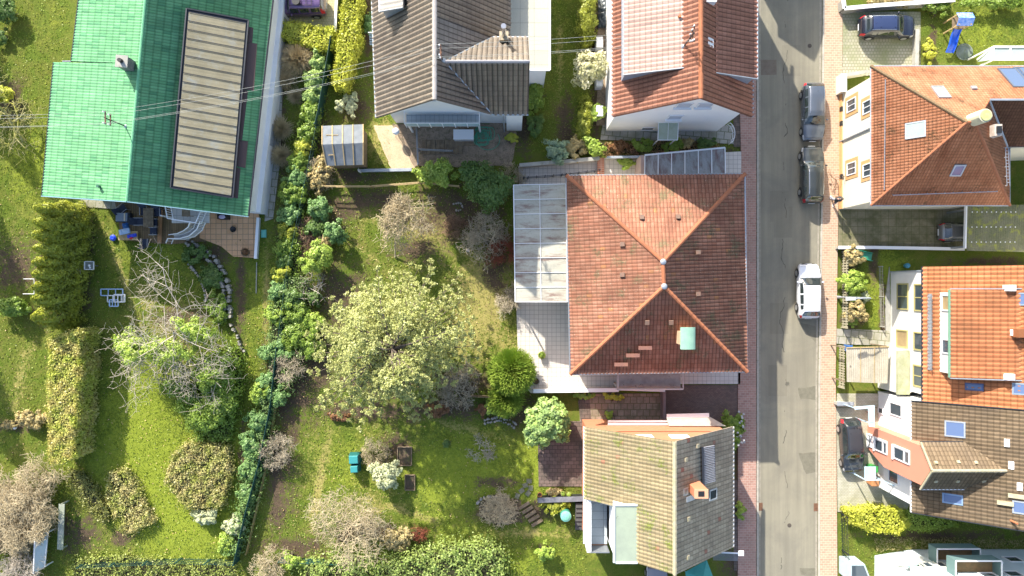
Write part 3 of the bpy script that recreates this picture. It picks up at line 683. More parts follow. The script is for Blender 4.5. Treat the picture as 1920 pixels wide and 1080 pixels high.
sheet('gutter_strip', [(1539, -260), (1543.5, -260), (1538, 360), (1533, 720), (1532, 1300), (1528.5, 1300), (1529, 720), (1534, 360)], .009, gm, -.1)
RP = M('road_patch', (.15, .14, .105), (.19, .18, .135), 2.5, .9, .2, 25, .2); RP2 = M('road_patch_brown', (.16, .13, .1), (.19, .16, .125), 2.5, .9, .2, 25, .2)
sheet('road_patch', [(1497, 728), (1530, 724), (1531, 750), (1500, 748)], .007, RP, -.02, .05, 1); sheet('road_patch', [(1496, 850), (1529, 848), (1529, 886), (1512, 888)], .007, RP, -.02, .05, 2)
sheet('road_patch', [(1426, 112), (1456, 112), (1456, 140), (1427, 141)], .007, RP2, -.02, .01, 3); sheet('road_patch', [(1500, 1064), (1530, 1066), (1530, 1080), (1502, 1078)], .007, RP, -.02, .05, 4)
sheet('road_patch', [(1498, 606), (1530, 612), (1532, 645), (1516, 628)], .007, RP, -.02, .04, 5)  # dark triangle in the shape of the white hatchback's shadow, painted on the road
# ---------------------------------------------------------------- yards and paths
sheet('driveway', [(1579, 22), (1726, 22), (1726, 138), (1577, 143)], .03, PAVE_GREEN)
sheet('yard', [(1573, 388), (1900, 385), (1812, 466), (1571, 463)], .03, PAVE_MOSS)
sheet('driveway', [(1568, 765), (1720, 765), (1720, 900), (1700, 960), (1571, 960)], .03, PAVE_GREY)
sheet('path', [(1568, 616), (1668, 620), (1668, 648), (1568, 645)], .03, FLAG)
sheet('path', [(1570, 738), (1650, 738), (1650, 764), (1569, 764)], .034, PAVE_GREY)
sheet('side_path', [(1660, 560), (1668, 500), (1672, 700), (1662, 700)], .02, CONC)
sheet('terrace', [(968, 566), (1110, 566), (1110, 700), (1160, 700), (1160, 733), (995, 737), (972, 705)], .10, PAVE_WHITE)
sheet('terrace', [(1270, 690), (1388, 690), (1388, 720), (1270, 720)], .10, PAVE_WHITE)
sheet('terrace', [(972, 312), (1140, 296), (1390, 284), (1390, 345), (974, 352)], .10, PAVE_WHITE)
sheet('driveway', [(1245, 722), (1386, 722), (1386, 800), (1245, 800)], .03, PAVE_BROWN)
sheet('path', [(1085, 738), (1245, 738), (1245, 800), (1088, 800)], .03, PAVE_SLAB)
sheet('yard', [(1008, 790), (1100, 790), (1100, 912), (1010, 912)], .034, PAVE_DARK)
sheet('yard', [(1104, 735), (1110, 800), (1090, 800), (1084, 752)], .038, PAVE_DARK)
sheet('strip', [(1375, 900), (1388, 900), (1388, 1070), (1376, 1070)], .02, PAVE_DARK)
sheet('gravel_yard', [(735, 232), (965, 232), (968, 250), (960, 312), (735, 312)], .0, GRAVEL, jitter=.1)
sheet('gravel_sunlit_wedge', [(700, 235), (735, 235), (778, 316), (733, 316)], .01, GRAVEL_LIT, jitter=.04)  # sunlit wedge left of the house shadow, painted as lighter gravel
sheet('paved_drive', [(500, -60), (632, -60), (628, 70), (516, 60)], .02, PAVE_YEL)
sheet('path', [(505, 60), (528, 60), (534, 100), (530, 150), (525, 300), (512, 410), (496, 415), (510, 200), (503, 120)], .02, FLAG)
sheet('terrace', [(374, 395), (486, 395), (481, 484), (437, 481), (415, 462), (374, 446)], .06, PAVE_ORANGE)
sheet('deck', [(215, 375), (395, 375), (390, 452), (318, 458), (228, 450)], .05, DECK)
sheet('path', [(150, 365), (218, 372), (218, 392), (152, 388)], .02, FLAG)
sheet('garden_path', [(1130, 235), (1345, 235), (1375, 235), (1380, 270), (1340, 268), (1125, 262)], .02, FLAG)
sheet('side_yard', [(1375, 205), (1392, 205), (1392, 275), (1376, 275)], .024, PAVE_DARK)
sheet('side_yard', [(1122, 10), (1150, 10), (1150, 235), (1118, 235)], .02, GRAVEL, jitter=.05)
sheet('stepping_bed', [(905, 938), (935, 925), (975, 940), (978, 978), (930, 985), (892, 965)], -.005, SOIL, jitter=.12, seed=4)
# ---------------------------------------------------------------- lawn grass
def grass():
    r = rng(11); n = 170000
    x = r.uniform(-41, 41, n); y = r.uniform(-23.5, 23.5, n); px, py = 960 + x * 24, 540 - y * 24
    ok = (px < 1395) | ((px > 1578) & (py > 468) & (py < 615) & (px < 1660)) | ((py > 960) & (px > 1575)) | ((px > 1730) & (py < 110))
    for x0, y0, x1, y1 in [(1085, 330, 1400, 700), (1100, 720, 1392, 1080), (968, 560, 1110, 737), (970, 290, 1400, 350), (1008, 735, 1100, 912), (735, 0, 965, 312), (500, 0, 632, 60), (130, 0, 505, 370), (215, 370, 480, 450), (375, 390, 484, 480), (1120, 0, 1400, 268), (1570, 735, 1725, 960)]:
        ok &= ~((px > x0) & (px < x1) & (py > y0) & (py < y1))
    ix = np.clip(np.searchsorted(GX, x), 0, len(GX) - 1); iy = np.clip(np.searchsorted(GY, y), 0, len(GY) - 1)
    ok &= SOILMASK[iy, ix] + r.normal(size=n) * .15 < .5
    x, y = x[ok], y[ok]; n = len(x); C = np.column_stack([x, y, np.full(n, -.02) + r.rand(n) * .03]); N = r.normal(size=(n, 3)); N[:, 2] += .5
    V_, F_ = leaf_quads(C, N, .035 + .05 * r.rand(n), r, .45)
    g = leafmat('grass_blades', (.10, .15, .018), (.19, .225, .035), .3, (.16, .215, .03))
    stuff(mk('grass', V_, F_, g, origin=(0, 0, 0)), 'short green mossy lawn grass of the back gardens', 'grass')
grass()
# ================================================================ B1 green-roofed house, upper left
def house_green():
    t = thing('house', 'long white bungalow with bright green tiled roof and beige corrugated panel', 'house', P(300, 180))
    zr, ze = 5.4, 3.1
    pl = Pl(P(273, 0, zr), P(238, 377, zr), P(79, 367, 4.4)); prr = Pl(P(273, 0, zr), P(238, 377, zr), P(466, 405, ze))
    # one footprint: the eaves in plan
    tiles(t, 'roof_slope', pl, [(300.7, -300), (183, -300), (134, 115), (262, 118.4)], T_GREENL, .21, .52, .035, .035)
    tiles(t, 'roof_slope', pl, [(262.2, 118.6), (101, 117), (79, 367), (238, 377)], T_GREENL, .21, .52, .035, .035)
    tiles(t, 'roof_slope', prr, [(300.7, -300), (238, 377), (466, 405), (546.4, -300)], T_GREENL, .21, .52, .02, .012)
    ridge(t, P(300.7, -300, zr), P(238, 377, zr), M('green_ridge', (.14, .4, .22), (.17, .44, .24), 2), .1)
    gutter(t, pl.hit(101, 117), pl.hit(79, 367), DARKMET); gutter(t, pl.hit(183, -300), pl.hit(134, 115), DARKMET); gutter(t, prr.hit(546.4, -300), prr.hit(466, 405), DARKMET)
    bl = plain('blue_verge', (.2, .36, .42), .5)
    MB().beam(pl.hit(79, 368), pl.hit(238, 378.5), .06, .22).build('verge_board', bl, t); MB().beam(prr.hit(239, 378.5), prr.hit(466, 406.5), .06, .22).build('verge_board', bl, t)
    A, B = prr.hit(546.4, -300), prr.hit(466, 405); C, D = pl.hit(79, 367), pl.hit(101, 117)
    a = (A - B).normalized(); s = Vector((a.y, -a.x, 0))     # towards +x
    Aw, Bw = A - s * .12, B - s * .12 + a * .45; Cw = C + s * 1.6 + a * .45; Dw = Cw + (Aw - Bw)
    asym_block(t, Aw, Bw, Cw, Dw, 2.9, 4.2, P(238, 377, zr), 5.15, M('bungalow_white', (.8, .81, .83), (.76, .77, .8), 1))
    # projecting lower band of the east wall, with small lattice panels
    WH = M('bungalow_white', (.8, .81, .83), (.76, .77, .8), 1)
    f0 = Bw + (Aw - Bw) * .01; u = (Aw - Bw); u.z = 0; Lw = u.length; u.normalize(); n = Vector((u.y, -u.x, 0))
    MB().prism([Bw, Bw + n * .35, Bw + n * .35 + u * (Lw * .6), Bw + u * (Lw * .70)], 0, 1.5).build('plinth_wall', M('plinth_white', (.78, .79, .8), (.7, .72, .74), 1), t)
    for k in (.22, .52):
        q = Bw + u * Lw * k; q.z = 0
        m = MB()
        for i in range(9): m.obox(q + n * .37 + Vector((0, 0, .35 + i * .1)), u, Vector((0, 0, 1)), n, 1.6, .05, .03)
        for i in range(7): m.obox(q + n * .375 + u * (i * .26 - .78) + Vector((0, 0, .75)), u, Vector((0, 0, 1)), n, .06, .9, .03)
        m.build('wall_lattice', plain('lattice_grey', (.35, .37, .38), .6), t)
    # raised corrugated panel with metal flashings
    up = .38; pp = [(350, 16), (320, 352), (437, 371), (466, 38)]
    Q = [prr.hit(x, y, up) for x, y in pp]; cc = sum(Q, Vector()) / 4
    mt = M('beige_corrugated', (.27, .245, .165), (.21, .19, .125), .7, .8, .12, 14, .1, stain=(.25, .26, .23), stain_at=(.52, .7))
    MB().slab([prr.hit(x, y, up - .05) for x, y in pp], up - .05).build('panel_base', DARKMET, t)
    p2 = Pl(Q[0], Q[1], Q[2])
    tiles(t, 'raised_panel', p2, [(354, 22), (325, 349), (433, 367), (461, 43)], mt, .24, 6, .006, 0, 'corr', .03)
    m = MB(); n_ = 20
    for i in range(n_ + 1):
        k = i / n_; m.beam(p2.hit(354 + (325 - 354) * k, 22 + 327 * k, .04), p2.hit(461 + (433 - 461) * k, 43 + 324 * k, .04), .05, .012)
    m.build('panel_batten', DARKMET, t)['kind'] = 'stuff'
    m = MB()
    for a_, b_ in ((0, 1), (1, 2), (2, 3), (3, 0)): m.beam(Q[a_], Q[b_], .09, .1)
    m.build('panel_frame', DARKMET, t)
    fl = plain('brown_flashing', (.085, .055, .05), .5, .2)
    for q in ([(466, 50), (475, 52), (473, 80), (463, 78)], [(463, 79), (482, 82), (476, 170), (456, 167)], [(456, 167), (465, 170), (454, 262), (446, 260)], [(446, 262), (465, 265), (460, 315), (441, 311)], [(441, 313), (451, 316), (446, 372), (437, 370)]):
        MB().slab([prr.hit(x, y, .08) for x, y in q], .06).build('flashing', fl, t)
    # chimney
    c = pl.hit(244, 124); m = MB(); b = Vector((c.x, c.y, c.z - .5)); m.box(b, .72, .72, 1.5, R(-5)); ch = m.build('chimney', M('slate_cladding', (.13, .125, .13), (.19, .18, .18), 4, .7), t)
    MB().box(b + V(0, 0, 1.5), .84, .84, .07, R(-5)).build('cap', CONC, ch); MB().cyl(b + V(0, 0, 1.57), b + V(0, 0, 1.85), .14, .14, 12).build('flue', BLACK, ch)
    # vent, downpipe
    v = pl.hit(188, 350); MB().cyl(v - V(0, 0, .1), v + V(0, 0, .35), .1, .1, 10).build('vent_pipe', plain('green_vent', (.04, .13, .09), .5), t)
    MB().tube([pl.hit(134, 115), pl.hit(118, 115), pl.hit(117, 123) - V(0, 0, .3)], .06).build('downpipe', GREYMET, t)
    return pl
PL_GREEN = house_green()
def roof_mast(name, label, base, h, lean, arms, seed=0):
    t = thing(name, label, 'mast', base)
    top = base + Vector((lean[0], lean[1], h)); MB().cyl(base - V(0, 0, .2), top, .045, .04, 8).build('pole', DARKMET, t)
    for k, (z, w_) in enumerate(arms):
        q = base.lerp(top, z); a = MB().beam(q - V(-.05, w_ / 2, 0), q + V(.05, w_ / 2, 0), .07, .07).build('crossarm', M('rusty_iron', (.2, .1, .06), (.12, .08, .06), 5), t)
        m = MB()
        for s_ in (-1, 1): m.cyl(q + V(0, s_ * w_ * .42, .03), q + V(0, s_ * w_ * .42, .2), .05, .035, 8)
        m.build('insulator', WPAINT, a)
    MB().lathe(base + V(0, 0, -.05), [(.2, 0), (.16, .05), (.05, .18)], 12).build('collar', ZINC, t)
    return top
b = PL_GREEN.hit(236, 237); MAST1 = roof_mast('cable_mast', 'rusty power cable mast standing on the green tiled roof', b, 2.3, (-.15, .05), ((.98, .9), (.75, .8)))
# ================================================================ B2 brown-roofed house, top centre-left
def house_brown():
    t = thing('house', 'white house with brown ribbed roof, cross wing and flat roofed annex', 'house', P(830, 110))
    ze, zr = 6.0, 11.0
    L = Pl(P(815, -60, zr), P(815, 186, zr), P(702, 221, ze)); Rr = Pl(P(815, -60, zr), P(815, 186, zr), P(957, 214, ze))
    tiles(t, 'roof_slope', L, [(815, -300), (815, 186), (705, 221), (687, -300)], T_BROWN, .33, .38, .08, .02)
    zw = 10.4; W0 = P(849, 117, zw); W1 = P(993, 115.5, zw)
    # valley runs from the wing's ridge to the eave
    # ridge meets main slope where z equals zw
    rm = Rr.at(W0.x, W0.y); k = (zw - zr) / (Rr.v.z) * 1.0
    # x on the main slope at height zw
    x_at = P(815, 0, zr).x + (zr - zw) * (-Rr.n.z / Rr.n.x) * -1
    vtop = Vector((x_at, W1.y, zw)); wl = .0
    S = Pl(vtop, Vector((W1.x, W1.y, zw)), P(957, 215, 7.3)); N_ = Pl(vtop, Vector((W1.x, W1.y, zw)), P(957, 70, 7.3))
    se, ne = P(957, 215, 7.3).y, P(957, 70, 7.3).y; xe = P(993, 116, zw).x
    def x_main(z): return P(815, 0, zr).x + (zr - z) * (Rr.n.z / Rr.n.x)
    vs_ = Vector((x_main(7.3), se, 7.3)); vn = Vector((x_main(7.3), ne, 7.3))
    ys = P(815, 186, zr).y; yn = P(815, -300, zr).y; xr = P(815, 0, zr).x; xe2 = x_main(6.0)
    # main east slope, split around the wing
    a = Vector((xr, ys, zr)); b_ = Vector((xr, vtop.y, zr)); c = vtop; d = vs_; e = Rr.at(vs_.x, ys)
    tiles(t, 'roof_slope', Rr, [a, b_, c, d, Rr.at(vs_.x, ys)], T_BROWN, .33, .38, .08, .02)
    f = Rr.at(xe2, yn); g = Rr.at(xe2, ne + .0); tiles(t, 'roof_slope', Rr, [b_, Vector((xr, yn, zr)), f, g, vn, c], T_BROWN, .33, .38, .08, .02)
    tiles(t, 'wing_slope', S, [vtop, vs_, Vector((xe, se, 7.3)), Vector((xe, W1.y, zw))], T_BROWN, .33, .38, .08, .02)
    tiles(t, 'wing_slope', N_, [vtop, vn, Vector((xe, ne, 7.3)), Vector((xe, W1.y, zw))], T_BROWN, .33, .38, .08, .02)
    ridge(t, Vector((xr, yn, zr)), a, RIDGE_GREY, .15); ridge(t, vtop, Vector((xe, W1.y, zw)), M('ridge_silver', (.3, .3, .31), (.24, .24, .26), 2), .11)
    MB().tube([vtop + V(0, 0, .05), vs_ + V(0, 0, .05)], .06).build('valley_gutter', ZINC, t); MB().tube([vtop + V(0, 0, .05), vn + V(0, 0, .05)], .05).build('valley_gutter', ZINC, t)
    gutter(t, L.hit(687, -300), L.hit(705, 221), ZINC); gutter(t, Vector((vs_.x, se, 7.3)), Vector((xe, se, 7.3)), ZINC); gutter(t, Vector((vn.x, ne, 7.3)), Vector((xe, ne, 7.3)), ZINC)
    xl = L.hit(705, 221).x
    yw = ys + 1.2; gable_block(t, (xl + .35, yn), (xl + .35, yw), (xe2 - .3, yw), (xe2 - .3, yn), 6.05, 10.9, WHITE, .25)
    walls(t, [(xe2 - .3, se + .6), (xe - .35, se + .6), (xe - .35, ne - .35), (xe2 - .3, ne - .35)], -.3, 7.05, WHITE, 'wing_wall')
    zt = [6.3, zw - .35, 6.3]; m = MB(); m.add([(xe - .36, se + .6, 7.0), (xe - .36, W1.y, zw - .3), (xe - .36, ne - .35, 7.0), (xe - .6, se + .6, 7.0), (xe - .6, W1.y, zw - .3), (xe - .6, ne - .35, 7.0)], [(0, 2, 1), (3, 4, 5), (0, 1, 4, 3), (1, 2, 5, 4)]); m.build('gable_wall', WHITE, t)
    MB().cyl((xe - 1.7, se + .53, 0), (xe - 1.7, se + .53, 7.2), .05, .05, 8).build('downpipe', ZINC, t)
    # south wall windows
    U, Z, Nn = Vector((1, 0, 0)), Vector((0, 0, 1)), Vector((0, -1, 0))
    for px_ in (785, 806, 848, 868):
        z = 5.9; x = P(px_, 200, 7.2).x; window(t, (x, yw, 7.1), U, Z, Nn, .78, 1.5, WFRAME, plain('roller_grey', (.25, .3, .31), .5), .06)
    # tiled balcony terrace with glass railing
    b0, b1 = P(762, 210, 2.6), P(900, 236, 2.6); m = MB(); m.prism([(b0.x, yw - .002), (b1.x, yw - .002), (b1.x, b1.y), (b0.x, b1.y)], 2.4, 2.6)
    m.build('balcony_floor', brickmat('pale_balcony_tiles', (.46, .5, .53), (.5, .54, .57), (.24, .28, .32), .34, .34, .014, 0, 0, None), t)
    m = MB(); g2 = M('frosted_glass', (.42, .56, .6), (.38, .52, .55), 1, .25)
    for i in range(6):
        xx = b0.x + (b1.x - b0.x) * i / 6; m.obox(((xx + (b1.x - b0.x) / 12), b1.y - .02, 3.1), U, Z, Nn, (b1.x - b0.x) / 6 - .06, .8, .03)
    ra = m.build('railing_glass', g2, t); m = MB()
    for i in range(7): m.box((b0.x + (b1.x - b0.x) * i / 6, b1.y - .05, 2.3), .05, .05, 1.3)
    m.beam((b0.x, b1.y - .03, 3.58), (b1.x, b1.y - .03, 3.58), .06, .05); m.beam((b0.x, b1.y, 3.58), (b0.x, yw, 3.58), .05, .05); m.beam((b1.x, b1.y, 3.58), (b1.x, yw, 3.58), .05, .05); m.build('railing', WPAINT, t)
    m = MB()
    for x_, y_ in ((b0.x + .1, b1.y + .15), (b1.x - .1, b1.y + .15)): m.box((x_, y_, -.1), .14, .14, 2.45)
    m.build('balcony_post', WPAINT, t)
    # flat annex east
    a0 = P(958, -60, 4.6).x; a1 = P(1031, 0, 4.6).x; y0 = P(0, 134, 4.6).y
    walls(t, [(xe2 - .6, y0 + .2), (a1 - .25, y0 + .2), (a1 - .25, yn), (xe2 - .6, yn)], -.3, 4.4, WHITE, 'annex_wall')
    MB().prism([(xe2 - .4, y0 + .1), (a1, y0 + .1), (a1, yn), (xe2 - .4, yn)], 4.4, 4.6).build('annex_roof', brickmat('annex_slabs', (.44, .44, .37), (.48, .48, .4), (.3, .3, .25), 1.0, 1.0, .02, 0, 0, (.5, .49, .38)), t)
    MB().beam((a1, y0 + .1, 4.62), (a1, yn, 4.62), .12, .14).beam((xe2, y0 + .1, 4.62), (a1, y0 + .1, 4.62), .12, .14).build('annex_edge', WPAINT, t)
    # flue on the wing
    c = N_.hit(945, 75); m = MB().box(c - V(0, 0, .5), .6, .6, 1.3); ch = m.build('chimney', M('flue_brick', (.36, .3, .2), (.42, .36, .26), 5), t)
    MB().cyl(c + V(0, 0, .8), c + V(0, 0, 2.3), .13, .13, 14).build('flue', plain('steel', (.55, .56, .58), .25, .9), ch); MB().cyl(c + V(0, 0, 2.3), c + V(0, 0, 2.45), .17, .17, 14).build('flue_cap', plain('steel_cap', (.5, .5, .52), .3, .8), ch)
    MB().tube([c + V(0, 0, 1.6), N_.hit(928, 95)], .015).tube([c + V(0, 0, 1.6), N_.hit(962, 90)], .015).build('stay_wire', GREYMET, t)
    # dormer top left
    q = [L.hit(712, -40), L.hit(712, 24), L.hit(756, 16), L.hit(756, -40)]
    z1 = 8.6; x0, x1 = P(712, 0, z1).x, P(756, 0, 9.2).x; yy = P(0, 22, z1).y
    D = Pl(Vector((x0, yy, z1)), Vector((x0, yn, z1)), Vector((x1, yn, 9.25)))
    tiles(t, 'dormer_roof', D, [D.at(x0, yy), D.at(x1, yy), D.at(x1, yn), D.at(x0, yn)], M('pale_dormer', (.4, .38, .34), (.35, .33, .3), 1), .33, .38, .05, .02)
    MB().prism([(x0 + .15, yy + .15), (x1, yy + .15), (x1, yn), (x0 + .15, yn)], 7.0, [z1 - .12, 9.1, 9.1, z1 - .12]).build('dormer_wall', ZINC, t)
    gutter(t, D.at(x0, yy), D.at(x0, yn), WPAINT); MB().beam(D.at(x0, yy), D.at(x1, yy), .05, .16).build('dormer_verge', ZINC, t)
    # side porch canopy on the west wall
    m = MB(); 
    for i in range(5): m.beam((xl - 1.15 + .02, P(0, 62, 3).y + i * -.16 - .1, 3 - .05 * i), (xl + .3, P(0, 62, 3).y - i * .16 - .1, 3 - .05 * i), .13, .03)
    m.build('porch_slats', plain('slate_glass', (.1, .14, .17), .2), t); y_ = P(0, 62, 3).y
    MB().beam((xl - 1.2, y_ + .02, 3.05), (xl + .3, y_ + .02, 3.05), .06, .06).beam((xl - .6, y_ - .85, 2.75), (xl + .3, y_ - .85, 2.75), .05, .05).build('porch_frame', WPAINT, t)
    return L, Rr, xr
PB_L, PB_R, XRB = house_brown()
b = PB_R.at(XRB + .45, P(0, 108, 11).y); MAST2 = roof_mast('cable_mast', 'cable mast with white insulators on the brown roof beside its ridge', b, 1.5, (-.05, .1), ((.97, .7), (.7, .7)))
# ================================================================ B3 red roof house, top centre-right
def house_red():
    t = thing('house', 'white gabled house with red ribbed roof and two long shed dormers', 'house', P(1290, 100))
    ze, zr = 6.6, 11.2; xr = P(1314, 0, zr).x; ys = P(0, 184, zr).y; yn = P(0, -300, zr).y
    yeave = P(0, 218, ze).y
    L = Pl((xr, ys, zr), (xr, yn, zr), (P(1148, 0, ze).x, ys, ze)); Rr = Pl((xr, ys, zr), (xr, yn, zr), (P(1411, 0, ze).x, ys, ze))
    xl, xe = P(1148, 0, ze).x, P(1411, 0, ze).x
    tiles(t, 'roof_slope', L, [(xr, ys, zr), (xr, yn, zr), L.at(xl, yn), L.at(xl, ys)], T_REDD, .3, .36, .07, .03)
    tiles(t, 'roof_slope', Rr, [(xr, ys, zr), (xr, yn, zr), Rr.at(xe, yn), Rr.at(xe, ys)], T_REDD, .3, .36, .07, .03)
    ridge(t, (xr, yn, zr), (xr, ys, zr), RIDGE_CLAY, .15); gutter(t, L.at(xl, yn), L.at(xl, ys), ZINC); gutter(t, Rr.at(xe, yn), Rr.at(xe, ys), ZINC)
    yw = ys + .55; gable_block(t, (xl + .45, yn), (xl + .45, yw), (xe - .45, yw), (xe - .45, yn), 6.9, 11.0, WHITE, .2)
    # dormers
    for side, x0p, x1p, zo, zi, yb, pln, lab in ((0, 1169, 1237, 9.0, 10.4, 140, L, None), (1, 1420, 1360, 8.7, 10.0, 148, Rr, None)):
        xo = P(x0p, 0, zo).x; yo = P(0, yb, zo).y
        # join line where the dormer roof meets the main slope
        zi_ = zi; dx = (zr - zi_) * abs(pln.n.z / pln.n.x); xi = xr - dx if side == 0 else xr + dx
        D = Pl((xo, yo, zo), (xo, yn, zo), (xi, yn, zi_)); pts = [D.at(xo, yo), D.at(xi, yo), D.at(xi, yn), D.at(xo, yn)]
        tiles(t, 'dormer_roof', D, pts, tilemat('pink_dormer_tiles', (.46, .33, .29), (.52, .38, .33), tw=.3, th=.36) if side == 0 else T_REDD, .3, .36, .045, .02)
        s = 1 if side == 0 else -1
        zlow = pln.at(xo + s * .15, yo).z
        m = MB(); m.prism([(xo + s * .15, yo + .12), (xi, yo + .12), (xi, yn), (xo + s * .15, yn)], zlow - .3, [zo - .08, zi_ - .1, zi_ - .1, zo - .08]); m.build('dormer_wall', M('grey_cladding', (.3, .32, .38), (.26, .28, .33), 2), t)
        gutter(t, D.at(xo, yo) + V(0, 0, 0), D.at(xo, yn), ZINC, .06); MB().beam(D.at(xo, yo) + V(0, -.02, -.02), D.at(xi, yo) + V(0, -.02, -.02), .05, .2).build('dormer_verge', ZINC, t)
    for q in ([(1327, 72), (1336, 74), (1336, 88), (1326, 87)],): skylight(t, Rr, q, WFRAME, WPAINT, 'roof_hatch', .08, .05)
    c = Rr.hit(1330, 4); MB().box(c - V(0, 0, .2), .7, .25, .6).build('vent_box', WPAINT, t)
    v = L.hit(1272, 34); MB().cyl(v - V(0, 0, .1), v + V(0, 0, .4), .09, .09, 10).build('vent_pipe', TERRA, t)
    U, Z, Nn = Vector((1, 0, 0)), Vector((0, 0, 1)), Vector((0, -1, 0))
    for px_, py_, z in ((1283, 201, 7.6), (1322, 200, 7.6), (1266, 217, 4.4)):
        x = P(px_, py_, z).x; window(t, (x, yw, z), U, Z, Nn, 1.05, 1.1, WFRAME, plain('blind_grey', (.4, .44, .52), .5), .06, sill=WPAINT)
    # glass entrance canopy
    c0, c1 = P(1234, 227, 2.6), P(1271, 262, 2.6); pts = [(c0.x, yw, 2.75), (c1.x, yw, 2.75), (c1.x, c1.y, 2.5), (c0.x, c1.y, 2.5)]
    MB().slab(pts, .04).build('entrance_canopy', M('grimy_glass', (.4, .45, .36), (.33, .38, .28), 1.5, .4), t)
    m = MB()
    for a_, b_ in ((0, 1), (1, 2), (2, 3), (3, 0)): m.beam(pts[a_], pts[b_], .05, .07)
    m.beam(((c0.x + c1.x) / 2, yw, 2.76), ((c0.x + c1.x) / 2, c1.y, 2.51), .03, .05)
    m.box((c0.x + .1, c1.y + .1, 0), .07, .07, 2.45); m.box((c1.x - .1, c1.y + .1, 0), .07, .07, 2.45); m.build('canopy_frame', WPAINT, t)
    window(t, (P(1215, 238, 1).x, yw, .9), U, Z, Nn, 1.0, .9, WFRAME, GLASS, .06)
    for y_ in (75, 148, 205): 
        yy = P(0, y_, 1.5).y; MB().box((xl - .15, yy, 0), .5, .8, 1.1).build('light_well', WPAINT, t)
    b = L.hit(1282, 87); return b, L
bm3, PR_L = house_red()
MAST3 = roof_mast('antenna_mast', 'old aerial mast with bent arms on the red ribbed roof', bm3, 2.0, (.1, .1), ((.97, 1.0), (.8, .8), (.62, .5)))
def cables(a, b, lab0, sag, group):
    k = 0
    for dz, dy, w_ in ((.0, .38, 'upper outer'), (.0, -.38, 'lower outer'), (-.5, .3, 'upper inner'), (-.5, -.3, 'lower inner')):
        wires('power_cable', '%s, %s wire' % (lab0, w_), 'power cable', a + V(0, dy, dz), b + V(0, dy, dz), sag, .008, plain('cable_grey', (.3, .32, .3), .6), group=group)
cables(P(-120, 228, 7.3), MAST1, 'power cable from the left edge to the green roof mast', .3, 'power cables left of the green roof')
cables(MAST1, MAST2, 'power cable between the green roof and the brown roof', .9, 'power cables between green and brown roofs')
cables(MAST2, MAST3, 'power cable between the brown roof and the red ribbed roof', .5, 'power cables between brown and red roofs')
